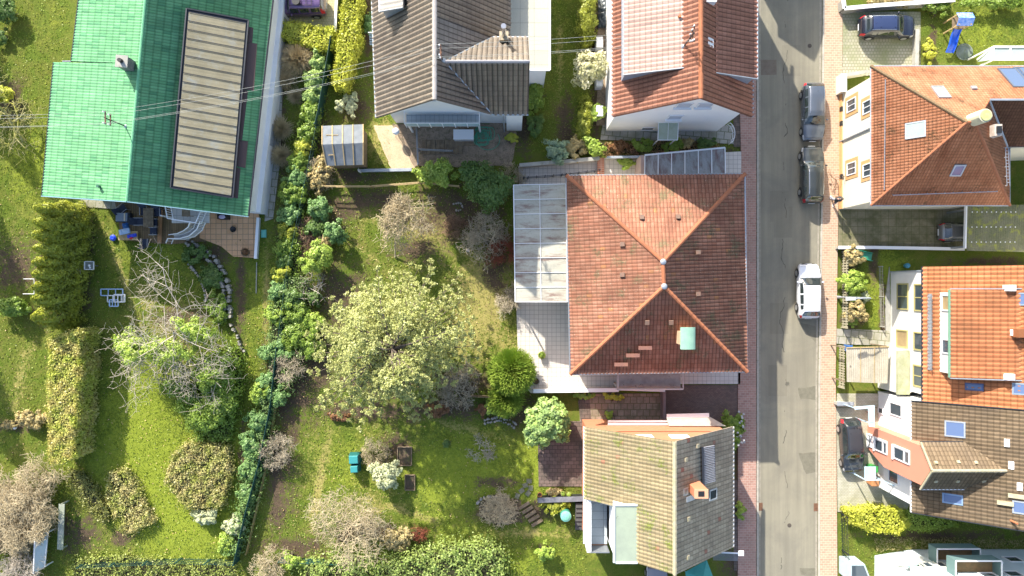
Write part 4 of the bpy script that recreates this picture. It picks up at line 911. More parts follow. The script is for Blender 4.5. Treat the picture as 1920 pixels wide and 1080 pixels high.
# ================================================================ B4 centre hip-roofed house
def house_hip():
    t = thing('house', 'large house with a mossy red clay hip roof in the middle of the picture', 'house', P(1230, 515))
    ze, zr = 4.9, 6.55
    TL, TR, BR, BL = P(1062, 329, ze), P(1397, 326, ze), P(1401, 697, ze), P(1069, 702, ze); R0, R1 = P(1243, 491, zr), P(1245, 537, zr)
    W = Pl(R0, R1, (TL + BL) / 2); E = Pl(R0, R1, (TR + BR) / 2); N_ = Pl(TL, TR, R0); S = Pl(BL, BR, R1)
    def on(pl, p): return pl.at(p.x, p.y)
    tiles(t, 'roof_slope', N_, [TL, TR, on(N_, R0)], T_HIP, .25, .36, .03, .012); tiles(t, 'roof_slope', S, [BL, BR, on(S, R1)], T_HIP, .25, .36, .03, .012)
    tiles(t, 'roof_slope', W, [on(W, TL), R0, R1, on(W, BL)], T_HIP, .25, .36, .03, .012); tiles(t, 'roof_slope', E, [on(E, TR), R0, R1, on(E, BR)], T_HIP, .25, .36, .03, .012)
    for a, b in ((TL, R0), (TR, R0), (BL, R1), (BR, R1), (R0, R1)): ridge(t, a, b, RIDGE_CLAY, .14)
    for c in (R0, R1): MB().ell(c + V(0, 0, .1), .22, .22, .14).build('ridge_flashing', ZINC, t)
    for a, b in ((TL, TR), (TR, BR), (BR, BL), (BL, TL)): gutter(t, a - V(0, 0, .03), b - V(0, 0, .03), GREYMET if a is not TR else ZINC, .06)
    walls(t, inset([TL, TR, BR, BL], .5), -.3, 4.8, M('house_cream', (.62, .58, .5), (.55, .52, .45), 1))
    # steps, copper-green hatch, vents
    st = M('step_grey', (.25, .12, .085), (.2, .1, .08), 3)
    for q in ((1209, 652), (1186, 666), (1164, 683)):
        c = S.hit(*q); m = MB(); m.obox(c + V(0, 0, .16), V(1, 0, 0), V(0, 1, 0), V(0, 0, 1), .95, .26, .05); m.box(c + V(-.35, .05, -.05), .05, .1, .2); m.box(c + V(.35, .05, -.05), .05, .1, .2); m.build('roof_step', st, t)
    c = S.hit(1282, 632); ch = MB().box(c - V(0, 0, .6), 1.0, .9, 1.7).build('chimney', M('chimney_render', (.56, .4, .26), (.48, .34, .22), 3), t)
    n = 10; m = MB(); vs_ = []
    for i in range(n + 1):
        a = math.pi * i / n; vs_ += [(c.x - .52 * math.cos(a), c.y - .75, c.z + 1.1 + .24 * math.sin(a)), (c.x - .52 * math.cos(a), c.y + .75, c.z + 1.1 + .24 * math.sin(a))]
    fs = [(2 * i, 2 * i + 1, 2 * i + 3, 2 * i + 2) for i in range(n)] + [tuple(range(0, 2 * n + 2, 2)), tuple(range(1, 2 * n + 2, 2))[::-1]]; m.add(vs_, fs)
    m.build('copper_cover', M('verdigris', (.2, .36, .28), (.24, .4, .31), 2, .8), ch)
    for pl, q in ((N_, (1203, 408)), (N_, (1271, 407)), (W, (1167, 458)), (W, (1167, 515)), (S, (1213, 604)), (S, (1258, 604)), (E, (1308, 473)), (E, (1308, 551))):
        c = pl.hit(*q); MB().obox(c + pl.n * .1, pl.u, pl.v, pl.n, .3, .32, .1).build('vent_tile', M('vent_grey', (.24, .14, .1), (.18, .13, .1), 6), t)
    # western glazed veranda roof
    z = 3.0; q = [P(963, 347, z), P(1061, 345, z + .6), P(1064, 566, z + .6), P(966, 566, z)]
    V_R = streaked('dirty_polycarbonate', (.36, .35, .29), (.46, .45, .38), (.17, .09, .075), (.35, 1.6, 1), (.50, .64)); pv = Pl(q[0], q[2], q[1])
    MB().slab([pv.at(p.x, p.y) for p in q], .05).build('veranda_roof', V_R, t)
    m = MB()
    for i in range(9):
        k = i / 8; a = q[0].lerp(q[3], k); b = q[1].lerp(q[2], k); m.beam(pv.at(a.x, a.y) + V(0, 0, .04), pv.at(b.x, b.y) + V(0, 0, .04), .04, .04)
    for a, b in ((0, 3), (1, 2)): m.beam(q[a] + V(0, 0, .03), q[b] + V(0, 0, .03), .07, .08)
    m.beam(q[0].lerp(q[1], .5) + V(0, 0, .05), q[3].lerp(q[2], .5) + V(0, 0, .05), .035, .04); m.build('veranda_frame', WPAINT, t)
    m = MB()
    for i in range(5): p = q[0].lerp(q[3], i / 4); m.box((p.x + .12, p.y - .1 + .2 * (i == 4), 0), .1, .1, 2.95)
    m.build('veranda_post', WPAINT, t)
    # south balcony box
    a, b = P(1157, 706, 2.4), P(1278, 728, 2.4); wd = M('balcony_floor_grey', (.42, .38, .35), (.32, .28, .26), 2, .9, .2, 8, .1, stain=(.06, .05, .05), stain_at=(.6, .66))
    MB().prism([(a.x, a.y + .6), (b.x, a.y + .6), (b.x, b.y), (a.x, b.y)], 1.9, 2.05).build('balcony_floor', wd, t)
    m = MB()
    for i in range(13):
        x = a.x + (b.x - a.x) * i / 12; m.box((x, b.y, 2.05), .05, .05, .8)
    m.beam((a.x, b.y, 2.86), (b.x, b.y, 2.86), .1, .06).beam((a.x, b.y, 2.86), (a.x, a.y + .4, 2.86), .07, .06).beam((b.x, b.y, 2.86), (b.x, a.y + .4, 2.86), .07, .06).beam((a.x, b.y + .01, 2.4), (b.x, b.y + .01, 2.4), .03, .5)
    m.box((a.x + .1, b.y + .1, 0), .14, .14, 1.9); m.box((b.x - .1, b.y + .1, 0), .14, .14, 1.9); m.build('balcony_railing', M('rail_grey', (.55, .52, .5), (.5, .46, .45), 1), t)
    # north glazed lean-to
    z0, z1 = 2.5, 3.3; g = [P(1209, 291, z0), P(1359, 277, z0), P(1359, 335, z1), P(1209, 335, z1)]
    pv = Pl(g[0], g[1], (g[2] + g[3]) / 2); V2 = streaked('stained_glass_roof', (.27, .27, .26), (.34, .35, .35), (.14, .07, .065), (1.8, .5, 1), (.46, .62))
    MB().slab([pv.at(p.x, p.y) for p in g], .05).build('lean_to_roof', V2, t); m = MB()
    for i in range(7):
        k = i / 6; p0, p1 = g[0].lerp(g[1], k), g[3].lerp(g[2], k); m.beam(pv.at(p0.x, p0.y) + V(0, 0, .04), pv.at(p1.x, p1.y) + V(0, 0, .04), .06, .06)
    m.beam(g[0], g[1], .12, .1); m.box(g[0] + V(.1, -.1, -z0), .1, .1, z0); m.box(g[1] + V(-.1, -.1, -z0), .1, .1, z0); m.build('lean_to_frame', WPAINT, t)
    MB().beam((g[0].x - .18, g[0].y, 1.25), (g[0].x - .18, g[3].y, 1.25), .25, 2.5).build('side_wall', M('pinkish_wall', (.45, .34, .3), (.4, .3, .27), 2), t)
    return t
house_hip()
ZV = Vector((0, 0, 1))
# ================================================================ B5 hip-roofed house right of the street, upper
def house_beaver():
    t = thing('house', 'cream house with ochre window frames and an orange plain tile roof, beside the mossy yard', 'house', P(1780, 260))
    ze, zr = 5.8, 10.1; TL, BL, BR = P(1632, 124, ze), P(1634, 388, ze), P(1893, 382, ze); A = P(1828, 229, zr); A0 = P(1813, 229, zr)
    yN, yS = (TL.y), (BL.y + BR.y) / 2; TL.y = yN; BL.y = yS; BR.y = yS; TL.x = BL.x = (TL.x + BL.x) / 2; A0.y = A.y = P(0, 229, zr).y
    xE = 44.0
    N_ = Pl(TL, Vector((xE, yN, ze)), A0); W = Pl(TL, BL, A0); S = Pl(BL, BR, A0); E = Pl(BR, A, Vector((BR.x, yN, ze)))
    zw = 8.5; yr = N_.o.y; 
    # y on the north slope at height zw
    ny = TL.y + (zw - ze) / (zr - ze) * (A0.y - TL.y)
    wr0 = Vector((A.x + (zr - zw) * (BR.x - A.x) / (zr - ze), ny, zw)); ye = P(0, 275, 6.2).y
    SW = Pl(wr0, Vector((xE, ny, zw)), Vector((xE, ye, 6.2))); v1 = Vector((BR.x, ye, 6.2)); v1.x = A.x + (zr - 6.2) * (BR.x - A.x) / (zr - ze)
    tiles(t, 'roof_slope', W, [TL, BL, A0], T_BEAV, .2, .24, .012, .02, 'flat'); tiles(t, 'roof_slope', S, [BL, BR, A, A0], T_BEAV, .2, .24, .012, .02, 'flat')
    tiles(t, 'roof_slope', N_, [TL, A0, A, N_.at(wr0.x, ny), Vector((xE, ny, zw)), Vector((xE, yN, ze))], T_BEAV, .2, .24, .012, .02, 'flat')
    tiles(t, 'roof_slope', E, [A, E.at(wr0.x, wr0.y), E.at(v1.x, v1.y), E.at(BR.x, ye - .6), BR], T_BEAV, .2, .24, .012, .02, 'flat')
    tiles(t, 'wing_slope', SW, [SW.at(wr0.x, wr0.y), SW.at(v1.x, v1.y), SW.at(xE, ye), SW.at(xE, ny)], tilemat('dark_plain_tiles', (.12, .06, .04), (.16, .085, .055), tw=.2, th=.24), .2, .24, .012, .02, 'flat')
    for a, b in ((BL, A0), (BR, A), (A0, A), (A, wr0)): ridge(t, a, b, RIDGE_CLAY, .09, seg=.35)
    ridge(t, TL, A0, M('dark_ridge', (.2, .13, .07), (.15, .11, .06), 4), .11, seg=.35)
    MB().tube([wr0 + V(0, 0, .06), v1 + V(0, 0, .06)], .07).build('valley_gutter', ZINC, t); MB().beam(wr0 + V(0, 0, .1), V(xE, ny, zw + .1), .12, .1).build('ridge_flashing', ZINC, t)
    for a, b in ((TL, Vector((xE, yN, ze))), (TL, BL), (BL, BR), (BR, Vector((BR.x, ye, ze)))): gutter(t, a - V(0, 0, .02), b - V(0, 0, .02), ZINC, .06)
    xw = TL.x + .62
    walls(t, [(xw, yS + .4), (BR.x - .4, yS + .4), (BR.x - .4, ye), (xE, ye + .4), (xE, yN - .4), (xw, yN - .4)], -.3, 5.7, CREAM)
    n = V(-1, 0, 0); u = V(0, 1, 0)
    for py_, z in ((197, 1.9), (316, 1.9), (197, 4.25), (316, 4.25)):
        y = P(0, py_, z).y; window(t, (xw, y - .1 * (z > 3), z), u, ZV, n, .95, 1.35, WFRAME, GLASS, .08, bars=1, surround=OCHRE, sur_w=.28)
    MB().box((xw - .04, (yN + yS) / 2, 0), .08, yN - yS - .8, .5).build('plinth', OCHRE, t)
    MB().tube([(xw - .06, P(0, 250, 3).y, 0), (xw - .06, P(0, 250, 3).y, 5.7)], .06).build('downpipe', ZINC, t)
    for py_, z in ((203, .62), (230, .62), (330, .62)): MB().box((xw - .06, P(0, py_, z).y, .2), .1, .35, .35).build('cellar_window', BLACK, t)
    # roof items
    skylight(t, W, [(1696, 231), (1738, 227), (1738, 257), (1697, 260)], ZINC, M('skylight_blind', (.28, .35, .34), (.25, .32, .31), 1, .65))
    skylight(t, N_, [(1749, 164), (1768, 162), (1779, 183), (1760, 185)], ZINC, M('skylight_blind2', (.26, .28, .26), (.23, .25, .23), 1, .65)); skylight(t, S, [(1789, 309), (1807, 307), (1802, 329), (1783, 330)], ZINC, GLASSB)
    skylight(t, N_, [(1882, 130), (1912, 128), (1928, 163), (1900, 166)], plain('slate_frame', (.1, .12, .16), .4), GLASSB, 'solar_collector'); skylight(t, N_, [(1914, 128), (1944, 126), (1960, 161), (1930, 164)], plain('slate_frame', (.1, .12, .16), .4), GLASSB, 'solar_collector')
    v = N_.hit(1825, 166); MB().obox(v + N_.n * .06, N_.u, N_.v, N_.n, .35, .3, .12).build('vent_tile', ZINC, t)
    c = A + V(.05, .2, -.4); ch = MB().cyl(c, c + V(0, 0, 1.3), .42, .42, 20).build('chimney', M('round_chimney', (.62, .6, .42), (.5, .48, .35), 4), t)
    MB().cyl(c + V(0, 0, 1.3), c + V(0, 0, 1.36), .34, .34, 20).build('chimney_cap', M('chim_cap', (.38, .4, .16), (.45, .45, .24), 5), ch)
    c = E.hit(1858, 248); ch = MB().box(c - V(0, 0, .5), .5, .75, 1.2).build('chimney', M('small_chimney', (.55, .5, .45), (.45, .38, .32), 4), t); MB().box(c + V(0, 0, .7), .3, .45, .12).build('flue', BLACK, ch)
    def rail(pl, p0, p1, wd=.05, lad=None):
        a, b = pl.hit(*p0, .12), pl.hit(*p1, .12); m = MB(); m.beam(a, b, wd, .04); L = (b - a).length; k = int(L / .55)
        if lad:
            off = Vector((lad, 0, 0)); m.beam(a + off, b + off, wd, .04)
            for i in range(int(L / .2)): q = a.lerp(b, i / int(L / .2)); m.beam(q, q + off, .04, .04)
        for i in range(k + 1): q = a.lerp(b, i / k); m.beam(q - pl.n * .14, q + pl.n * .02, .05, .05)
        return m.build('snow_guard', M('galvanised', (.5, .51, .53), (.4, .4, .42), 6, .4, metal=.6), t)
    rail(W, (1660, 150), (1658, 355)); rail(S, (1675, 366), (1870, 359)); rail(E, (1885, 277), (1888, 348), .04, .2)
    return t
house_beaver()
# ================================================================ B6 orange-roofed house
def house_orange():
    t = thing('house', 'tall white house with vivid orange roof and a big box dormer', 'house', P(1830, 630))
    ze = 5.2; xe = P(1729, 0, ze).x; yn, ys = P(0, 499, ze + .0).y, P(0, 750, ze).y; xr = xe + 8.0; zr = ze + 8.0 * .7
    yN = P(0, 499, 6.5).y
    W = Pl((xe, yN, ze), (xe, ys, ze), (xr, ys, zr)); E = Pl((xr, yN, zr), (xr, ys, zr), (xr + 8, ys, ze))
    ys = W.hit(1800, 758).y
    tiles(t, 'roof_slope', W, [(xe, yN, ze), (xe, ys, ze), (xr, ys, zr), (xr, yN, zr)], T_ORANGE, .3, .36, .06, .02); tiles(t, 'roof_slope', E, [(xr, yN, zr), (xr, ys, zr), (xr + 8, ys, ze), (xr + 8, yN, ze)], T_ORANGE, .3, .36, .06, .02)
    ridge(t, (xr, yN, zr), (xr, ys, zr), RIDGE_CLAY, .13); gutter(t, (xe, yN, ze), (xe, ys, ze), DARKMET)
    xw = xe + .7; yw0, yw1 = yN - .25, ys + .3
    gable_block(t, (xw, yw0), (xw, yw1), (xr + 7.4, yw1), (xr + 7.4, yw0), ze + .45, zr, WHITE2, .25)
    n, u = V(-1, 0, 0), V(0, 1, 0); ol = M('olive_frame', (.42, .38, .16), (.38, .34, .15), 3, .6); br = M('brown_door', (.36, .27, .14), (.3, .22, .12), 3, .6)
    for px_, py_, wd, hh, gl in ((1693, 556, 2.0, .0, GLASS), (1692, 635, 1.35, 0, br), (1724, 558, 2.0, 0, GLASS), (1723, 640, 1.35, 0, GLASS), (1722, 705, 1.6, 0, GLASS), (1676, 684, .8, 0, GLASS)):
        z = 53 - xw * F / (px_ - 960); y = P(0, py_, z).y; window(t, (xw, y, z), u, ZV, n, wd, 1.5 if px_ < 1700 else 1.2, ol, gl, .1, bars=1 if wd > 1.5 else 0)
    MB().beam((xw - .05, yw0 + .02, ze), (xw - .05, yw0 + .02, 0), .06, .06).build('corner_bead', ZINC, t)
    # box dormer
    x0, zt = P(1781, 0, 7.3).x, 7.3; xi = xe + (8.4 - ze) / .7; y0, y1 = P(0, 543, 7.7).y, P(0, 709, 7.7).y
    D = Pl((x0, y0, zt), (x0, y1, zt), (xi, y1, 8.4)); tiles(t, 'dormer_roof', D, [D.at(x0, y0), D.at(x0, y1), D.at(xi, y1), D.at(xi, y0)], tilemat('dormer_clay', (.38, .145, .068), (.44, .18, .085), dirt=(.26, .12, .06), dirtat=(.45, .7), tw=.3, th=.42), .3, .42, .05, .04)
    xf = x0 + .25; zb = W.at(xf, 0).z - .2
    MB().prism([(xf, y1 + .2), (xi, y1 + .2), (xi, y0 - .2), (xf, y0 - .2)], zb - .2, [zt - .1, 8.25, 8.25, zt - .1]).build('dormer_wall', WHITE2, t)
    MB().beam((x0 - .05, y0, zt + .02), (x0 - .05, y1, zt + .02), .1, .12).build('dormer_gutter', plain('green_gutter', (.16, .32, .22), .5), t)
    MB().beam((x0, y0 + .06, zt), (xi, y0 + .06, 8.45), .06, .12).build('dormer_verge', ZINC, t); MB().beam((x0, y1 - .06, zt), (xi, y1 - .06, 8.45), .06, .12).build('dormer_verge', ZINC, t)
    for py_, wd, gl in ((568, 1.1, br), (650, 1.0, GLASS)): window(t, (xf, P(0, py_, 6.8).y, 6.6), u, ZV, n, wd, 1.0, WFRAME, gl, .08)
    b = (xf - .75, 0); fl = W.at(xf - .75, 0).z; MB().prism([(xf - .6, y1 + .3), (xf - .02, y1 + .3), (xf - .02, y0 - .3), (xf - .6, y0 - .3)], fl - .1, fl + .3).build('dormer_balcony', ZINC, t)
    m = MB(); m.beam((xf - .6, y0 - .3, fl + .6), (xf - .6, y1 + .3, fl + .6), .05, .05)
    for i in range(24): m.box((xf - .6, y0 - .3 + (y1 - y0 + .6) * i / 23, fl + .1), .03, .03, .5)
    m.build('balcony_railing', GREYMET, t)
    skylight(t, W, [(1895, 548), (1936, 548), (1936, 574), (1897, 573)], plain('slate_frame2', (.2, .26, .32), .4), GLASSB); skylight(t, W, [(1809, 717), (1846, 719), (1844, 734), (1808, 731)], plain('slate_frame3', (.08, .1, .2), .4), GLASSB); skylight(t, W, [(1896, 717), (1936, 719), (1936, 742), (1896, 740)], plain('slate_frame2', (.2, .26, .32), .4), GLASSB)
    for q in ((1891, 540), (1898, 623), (1889, 706)): c = D.hit(*q) if q[0] < 1893 else W.hit(*q); MB().box(c - V(0, 0, .2), .5, .4, .55).build('roof_box', WPAINT, t)
    c = W.hit(1915, 624); MB().box(c - V(0, 0, .3), 1.2, .55, .9).build('chimney', T_ORANGE, t)
    # lower flat porch roof by the wall
    z = 2.9; a, b_ = P(1683, 657, z), P(1706, 740, z); MB().prism([(a.x, b_.y), (b_.x, b_.y), (b_.x, a.y), (a.x, a.y)], z - .2, z).build('porch_roof', M('mossy_felt', (.42, .42, .3), (.3, .32, .18), 1.5, .95, .3, 12, .3), t)
    MB().prism([(a.x + .1, b_.y + .1), (xw, b_.y + .1), (xw, a.y - .1), (a.x + .1, a.y - .1)], 0, z - .2).build('porch_wall', WHITE2, t)
    return t
house_orange()
# ================================================================ B7 brown roof with salmon bay
def house_salmon():
    t = thing('house', 'house with brown tiled roof and a salmon pink gabled bay beside a driveway', 'house', P(1800, 880))
    ze = 5.2; xe = P(1708, 0, ze).x; yn, ys = P(0, 752, ze).y, P(0, 960, ze).y; s = .70; xr = xe + 9; zr = ze + 9 * s
    W = Pl((xe, yn, ze), (xe, ys, ze), (xr, ys, zr))
    yS = ys; yN = yn
    tiles(t, 'roof_slope', W, [(xe, yN, ze), (xe, yS, ze), (xr, yS, zr), (xr, yN, zr)], T_BUFFB, .26, .34, .045, .02)
    E = Pl((xr, yN, zr), (xr, yS, zr), (xr + 9, yS, ze)); tiles(t, 'roof_slope', E, [(xr, yN, zr), (xr, yS, zr), (xr + 9, yS, ze), (xr + 9, yN, ze)], T_BUFFB, .26, .34, .045, .02)
    gutter(t, (xe, yN, ze), (xe, yS, ze), WPAINT, .06); MB().beam((xe, yN + .03, ze), (xr, yN + .03, zr), .05, .2).build('verge_board', DARKMET, t); MB().beam((xe, yS - .03, ze), (xr, yS - .03, zr), .05, .2).build('verge_board', DARKMET, t)
    xw = xe + .5; gable_block(t, (xw, yN - .1), (xw, yS + .25), (xr + 8.4, yS + .25), (xr + 8.4, yN - .1), ze + .3, zr, WHITE, .25)
    n, u = V(-1, 0, 0), V(0, 1, 0)
    for px_, py_, wd, hh in ((1680, 768, .95, 1.6), (1652, 770, .5, .7), (1676, 893, 1.0, 1.3)):
        z = 53 - xw * F / (px_ - 960); window(t, (xw, P(0, py_, z).y, z), u, ZV, n, wd, hh, WFRAME, GLASS, .07, bars=0)
    # bay
    xb = 27.75; y0, y1 = P(0, 797, 0).y, P(0, 861, 0).y; yc = (y0 + y1) / 2; zb, zk = 7.1, 8.3
    xin = xe + (zk - ze) / s + .3
    m = MB(); m.add([(xb, y0, .02), (xb, y1, 2.4), (xb, y1, zb), (xb, yc, zk), (xb, y0, zb), (xin, y0, .02), (xin, y1, 2.4), (xin, y1, zb), (xin, yc, zk), (xin, y0, zb), (xb, y1 + .9, .02), (xin, y1 + .9, .02)],
          [(0, 4, 3, 2, 1, 10), (5, 11, 6, 7, 8, 9), (0, 5, 9, 4), (1, 2, 7, 6), (2, 3, 8, 7), (3, 4, 9, 8), (10, 1, 6, 11)]); m.build('bay_wall', SALMON, t)
    for z, hh, wd in ((.5, .55, .9), (2.0, 1.7, .9), (4.7, 2.0, .9)):
        y = y0 - (1.15 if z < 1 else 1.2); f = window(t, (xb, y, z), u, ZV, n, wd, hh, WFRAME, GLASS, .08, bars=0)
        MB().obox(V(xb - .05, y + wd / 2 + .06, z), u, ZV, n, .1, hh, .12).obox(V(xb - .04, y, z - hh / 2 - .08), u, ZV, n, wd + .2, .14, .14).build('reveal', WPAINT, f)
        MB().obox(V(xb - .05, y, z + hh * .18), u, ZV, n, wd - .1, .07, .08).build('transom', WPAINT, f)
    xo = P(1727, 0, zb).x; D1 = Pl((xo, yc, zk), (xin, yc, zk), (xo, y0 + .25, zb - .1)); D2 = Pl((xo, yc, zk), (xin, yc, zk), (xo, y1 - .25, zb - .1))
    def xj(z): return xe + (z - ze) / s
    for D, y_ in ((D1, y0 + .25), (D2, y1 - .25)): tiles(t, 'bay_roof', D, [D.at(xo, yc), D.at(xj(zk), yc), D.at(xj(zb - .1), y_), D.at(xo, y_)], T_BUFFB, .26, .34, .035, .03)
    ridge(t, (xo, yc, zk), (xj(zk), yc, zk), RIDGE_BUFF, .11); gutter(t, (xo, y1 - .27, zb - .12), (xj(zb), y1 - .27, zb - .12), WPAINT, .06); gutter(t, (xo, y0 + .27, zb - .12), (xj(zb), y0 + .27, zb - .12), DARKMET, .05)
    MB().beam((xo, yc, zk + .02), (xo, y0 + .25, zb - .06), .08, .14).beam((xo, yc, zk + .02), (xo, y1 - .25, zb - .06), .08, .14).build('verge_board', RIDGE_BUFF, t)
    for D, qs in ((D1, ((1754, 868), (1796, 867), (1829, 868))), (D2, ((1754, 901), (1795, 901), (1844, 901)))):
        for q in qs: c = D.hit(*q); MB().obox(c + D.n * .07, D.u, D.v, D.n, .2, .2, .1).build('vent_tile', RIDGE_BUFF, t)
    skylight(t, W, [(1770, 788), (1812, 790), (1811, 822), (1770, 818)], ZINC, GLASSB); skylight(t, W, [(1770, 926), (1806, 928), (1805, 945), (1764, 942)], plain('blue_frame', (.2, .3, .45), .4), GLASSB); skylight(t, W, [(1898, 938), (1936, 942), (1936, 966), (1896, 962)], ZINC, GLASSB)
    for q in ((1888, 830), (1896, 872), (1912, 912), (1844, 870)): c = W.hit(*q); MB().obox(c + W.n * .06, W.u, W.v, W.n, .5, .3, .12).build('roof_plate', WPAINT, t)
    for q in ((1885, 943), (1906, 930)): c = W.hit(*q); MB().obox(c + W.n * .1, W.u, W.v, W.n, .25, .9, .2).build('roof_step', RIDGE_BUFF, t)
    c = W.hit(1895, 976); MB().cyl(c, c + V(0, 0, .6), .07, .07, 10).build('vent_pipe', RIDGE_CLAY, t)
    # glazed porch with bins, blue-grey frame
    z = 2.2; q = [P(1626, 862, z), P(1700, 905, z), P(1640, 903, z)]
    xa = P(1627, 0, z).x - .0; ya, yb = y1 - .0, P(0, 900, z).y
    sg = M('sage_glass', (.42, .6, .62), (.36, .54, .58), 1, .2); fr = plain('sky_blue_frame', (.45, .62, .74), .4)
    MB().prism([(xa - .2, yb), (xa + .55, yb), (xa + .55, ya), (xa - .2, ya)], z - .05, z).build('porch_roof', sg, t)
    m = MB(); m.beam((xa - .2, ya, z), (xa - .2, yb, z), .07, .08).beam((xa - .2, yb, z), (xa + 1.0, yb, z), .07, .08).beam((xa + .55, ya, z), (xa + .55, yb, z), .07, .08); m.beam((xa + 1.0, yb, z), (xw, yS + 1.0, z), .07, .08)
    for p in ((xa - .15, yb), (xa + 1, yb)): m.box((p[0], p[1], 0), .07, .07, z)
    m.build('porch_frame', fr, t)
    # entrance canopy on the north side
    z = 2.5; MB().prism([P(1603, 763, z).xy, P(1640, 760, z).xy, P(1640, 800, z).xy, P(1630, 800, z).xy, P(1628, 766, z).xy, P(1603, 768, z).xy], z - .08, z).build('entrance_canopy', fr, t)
    MB().prism([P(1628, 768, z).xy, P(1638, 768, z).xy, P(1638, 792, z).xy, P(1630, 792, z).xy], z, z + .03).build('canopy_glass', sg, t)
    m = MB(); p = P(1606, 765, z); m.box((p.x, p.y - .05, 0), .06, .06, z - .08); p = P(1634, 797, z); m.box((p.x, p.y + .1, 0), .06, .06, z - .08); m.build('canopy_post', fr, t)
    return t
house_salmon()
# ================================================================ B8 pale house at the lower right
def house_pale():
    t = thing('house', 'pale blue white house with brown box balconies at the lower right corner', 'house', P(1780, 1100))
    y = P(0, 1030, 0).y; x0, x1 = P(1640, 0, 0).x, 46.0
    wl = M('pale_blue_render', (.55, .63, .67), (.5, .58, .62), .5, .8, .04)
    walls(t, [(x0, y - .5), (x0 + 3, y), (x1, y), (x1, y - 12), (x0, y - 12)], -.3, 6.4, wl)
    zr = 9; W = Pl((x0 - .3, y + .1, 6.4), (x1, y + .1, 6.4), (x0, y - 6, zr)); 
    MB().prism([(x0 - .2, y - 12), (x1, y - 12), (x1, y + .25), (x0 - .2, y + .25)], 6.4, 6.7).build('roof', M('white_flat_roof', (.6, .6, .58), (.55, .55, .52), 1), t)
    n, u = V(0, 1, 0), V(1, 0, 0)
    bw = plain('balcony_grey_green', (.12, .2, .2), .6); bf = M('balcony_boards', (.28, .17, .08), (.2, .14, .07), 3)
    for xa, xb_, z in ((1757, 1838, 1.9), (1792, 1878, 4.1)):
        a, b = P(xa, 0, z + 1).x, P(xb_, 0, z + 1).x; d = 1.15
        MB().prism([(a, y), (b, y), (b, y + d), (a, y + d)], z, z + .12).build('balcony_floor', bf, t)
        m = MB(); m.beam((a, y + d, z + .5), (b, y + d, z + .5), .05, 1.0).beam((a, y + d, z + .5), (a, y, z + .5), .05, 1.0).beam((b, y + d, z + .5), (b, y, z + .5), .05, 1.0); m.build('balcony_front', bw, t)
        MB().beam((a, y + d, z + 1.02), (b, y + d, z + 1.02), .1, .05).beam((a, y + d, z + 1.02), (a, y, z + 1.02), .08, .05).beam((b, y + d, z + 1.02), (b, y, z + 1.02), .08, .05).build('balcony_rail', WPAINT, t)
    for px_, py_, z in ((1860, 1048, 2.2), (1900, 1060, 4.6), (1900, 1040, 2.0), (1855, 1075, 4.9)): window(t, (P(px_, py_, z).x, y, z), u, ZV, n, 1.1, 1.0, WFRAME, GLASS, .07)
    # cream projecting lower porch
    a, b = P(1684, 1046, 2.4).x, P(1730, 1046, 2.4).x; cr = M('cream_porch', (.68, .68, .6), (.62, .62, .55), 1)
    MB().prism([(a, y - .3), (b, y - .3), (b, y + .35), (a, y + .35)], 2.2, 2.5).build('porch_beam', cr, t)
    f = MB().prism([(a + .2, y - .3), (b + 1.4, y - .3), (b + 1.4, y + .12), (a + .2, y + .12)], 3.6, 3.9).build('porch_beam', cr, t)
    for k in range(3): window(t, (a + .8 + k * 1.0, y + .02, 3.05), u, ZV, n, .7, 1.0, cr, GLASS, .07)
    MB().ell((a + .4, y + .35, 3.4), .55, .4, .18, 16, 8).build('satellite_dish', plain('dish_green', (.42, .62, .55), .5), t)
    return t
house_pale()
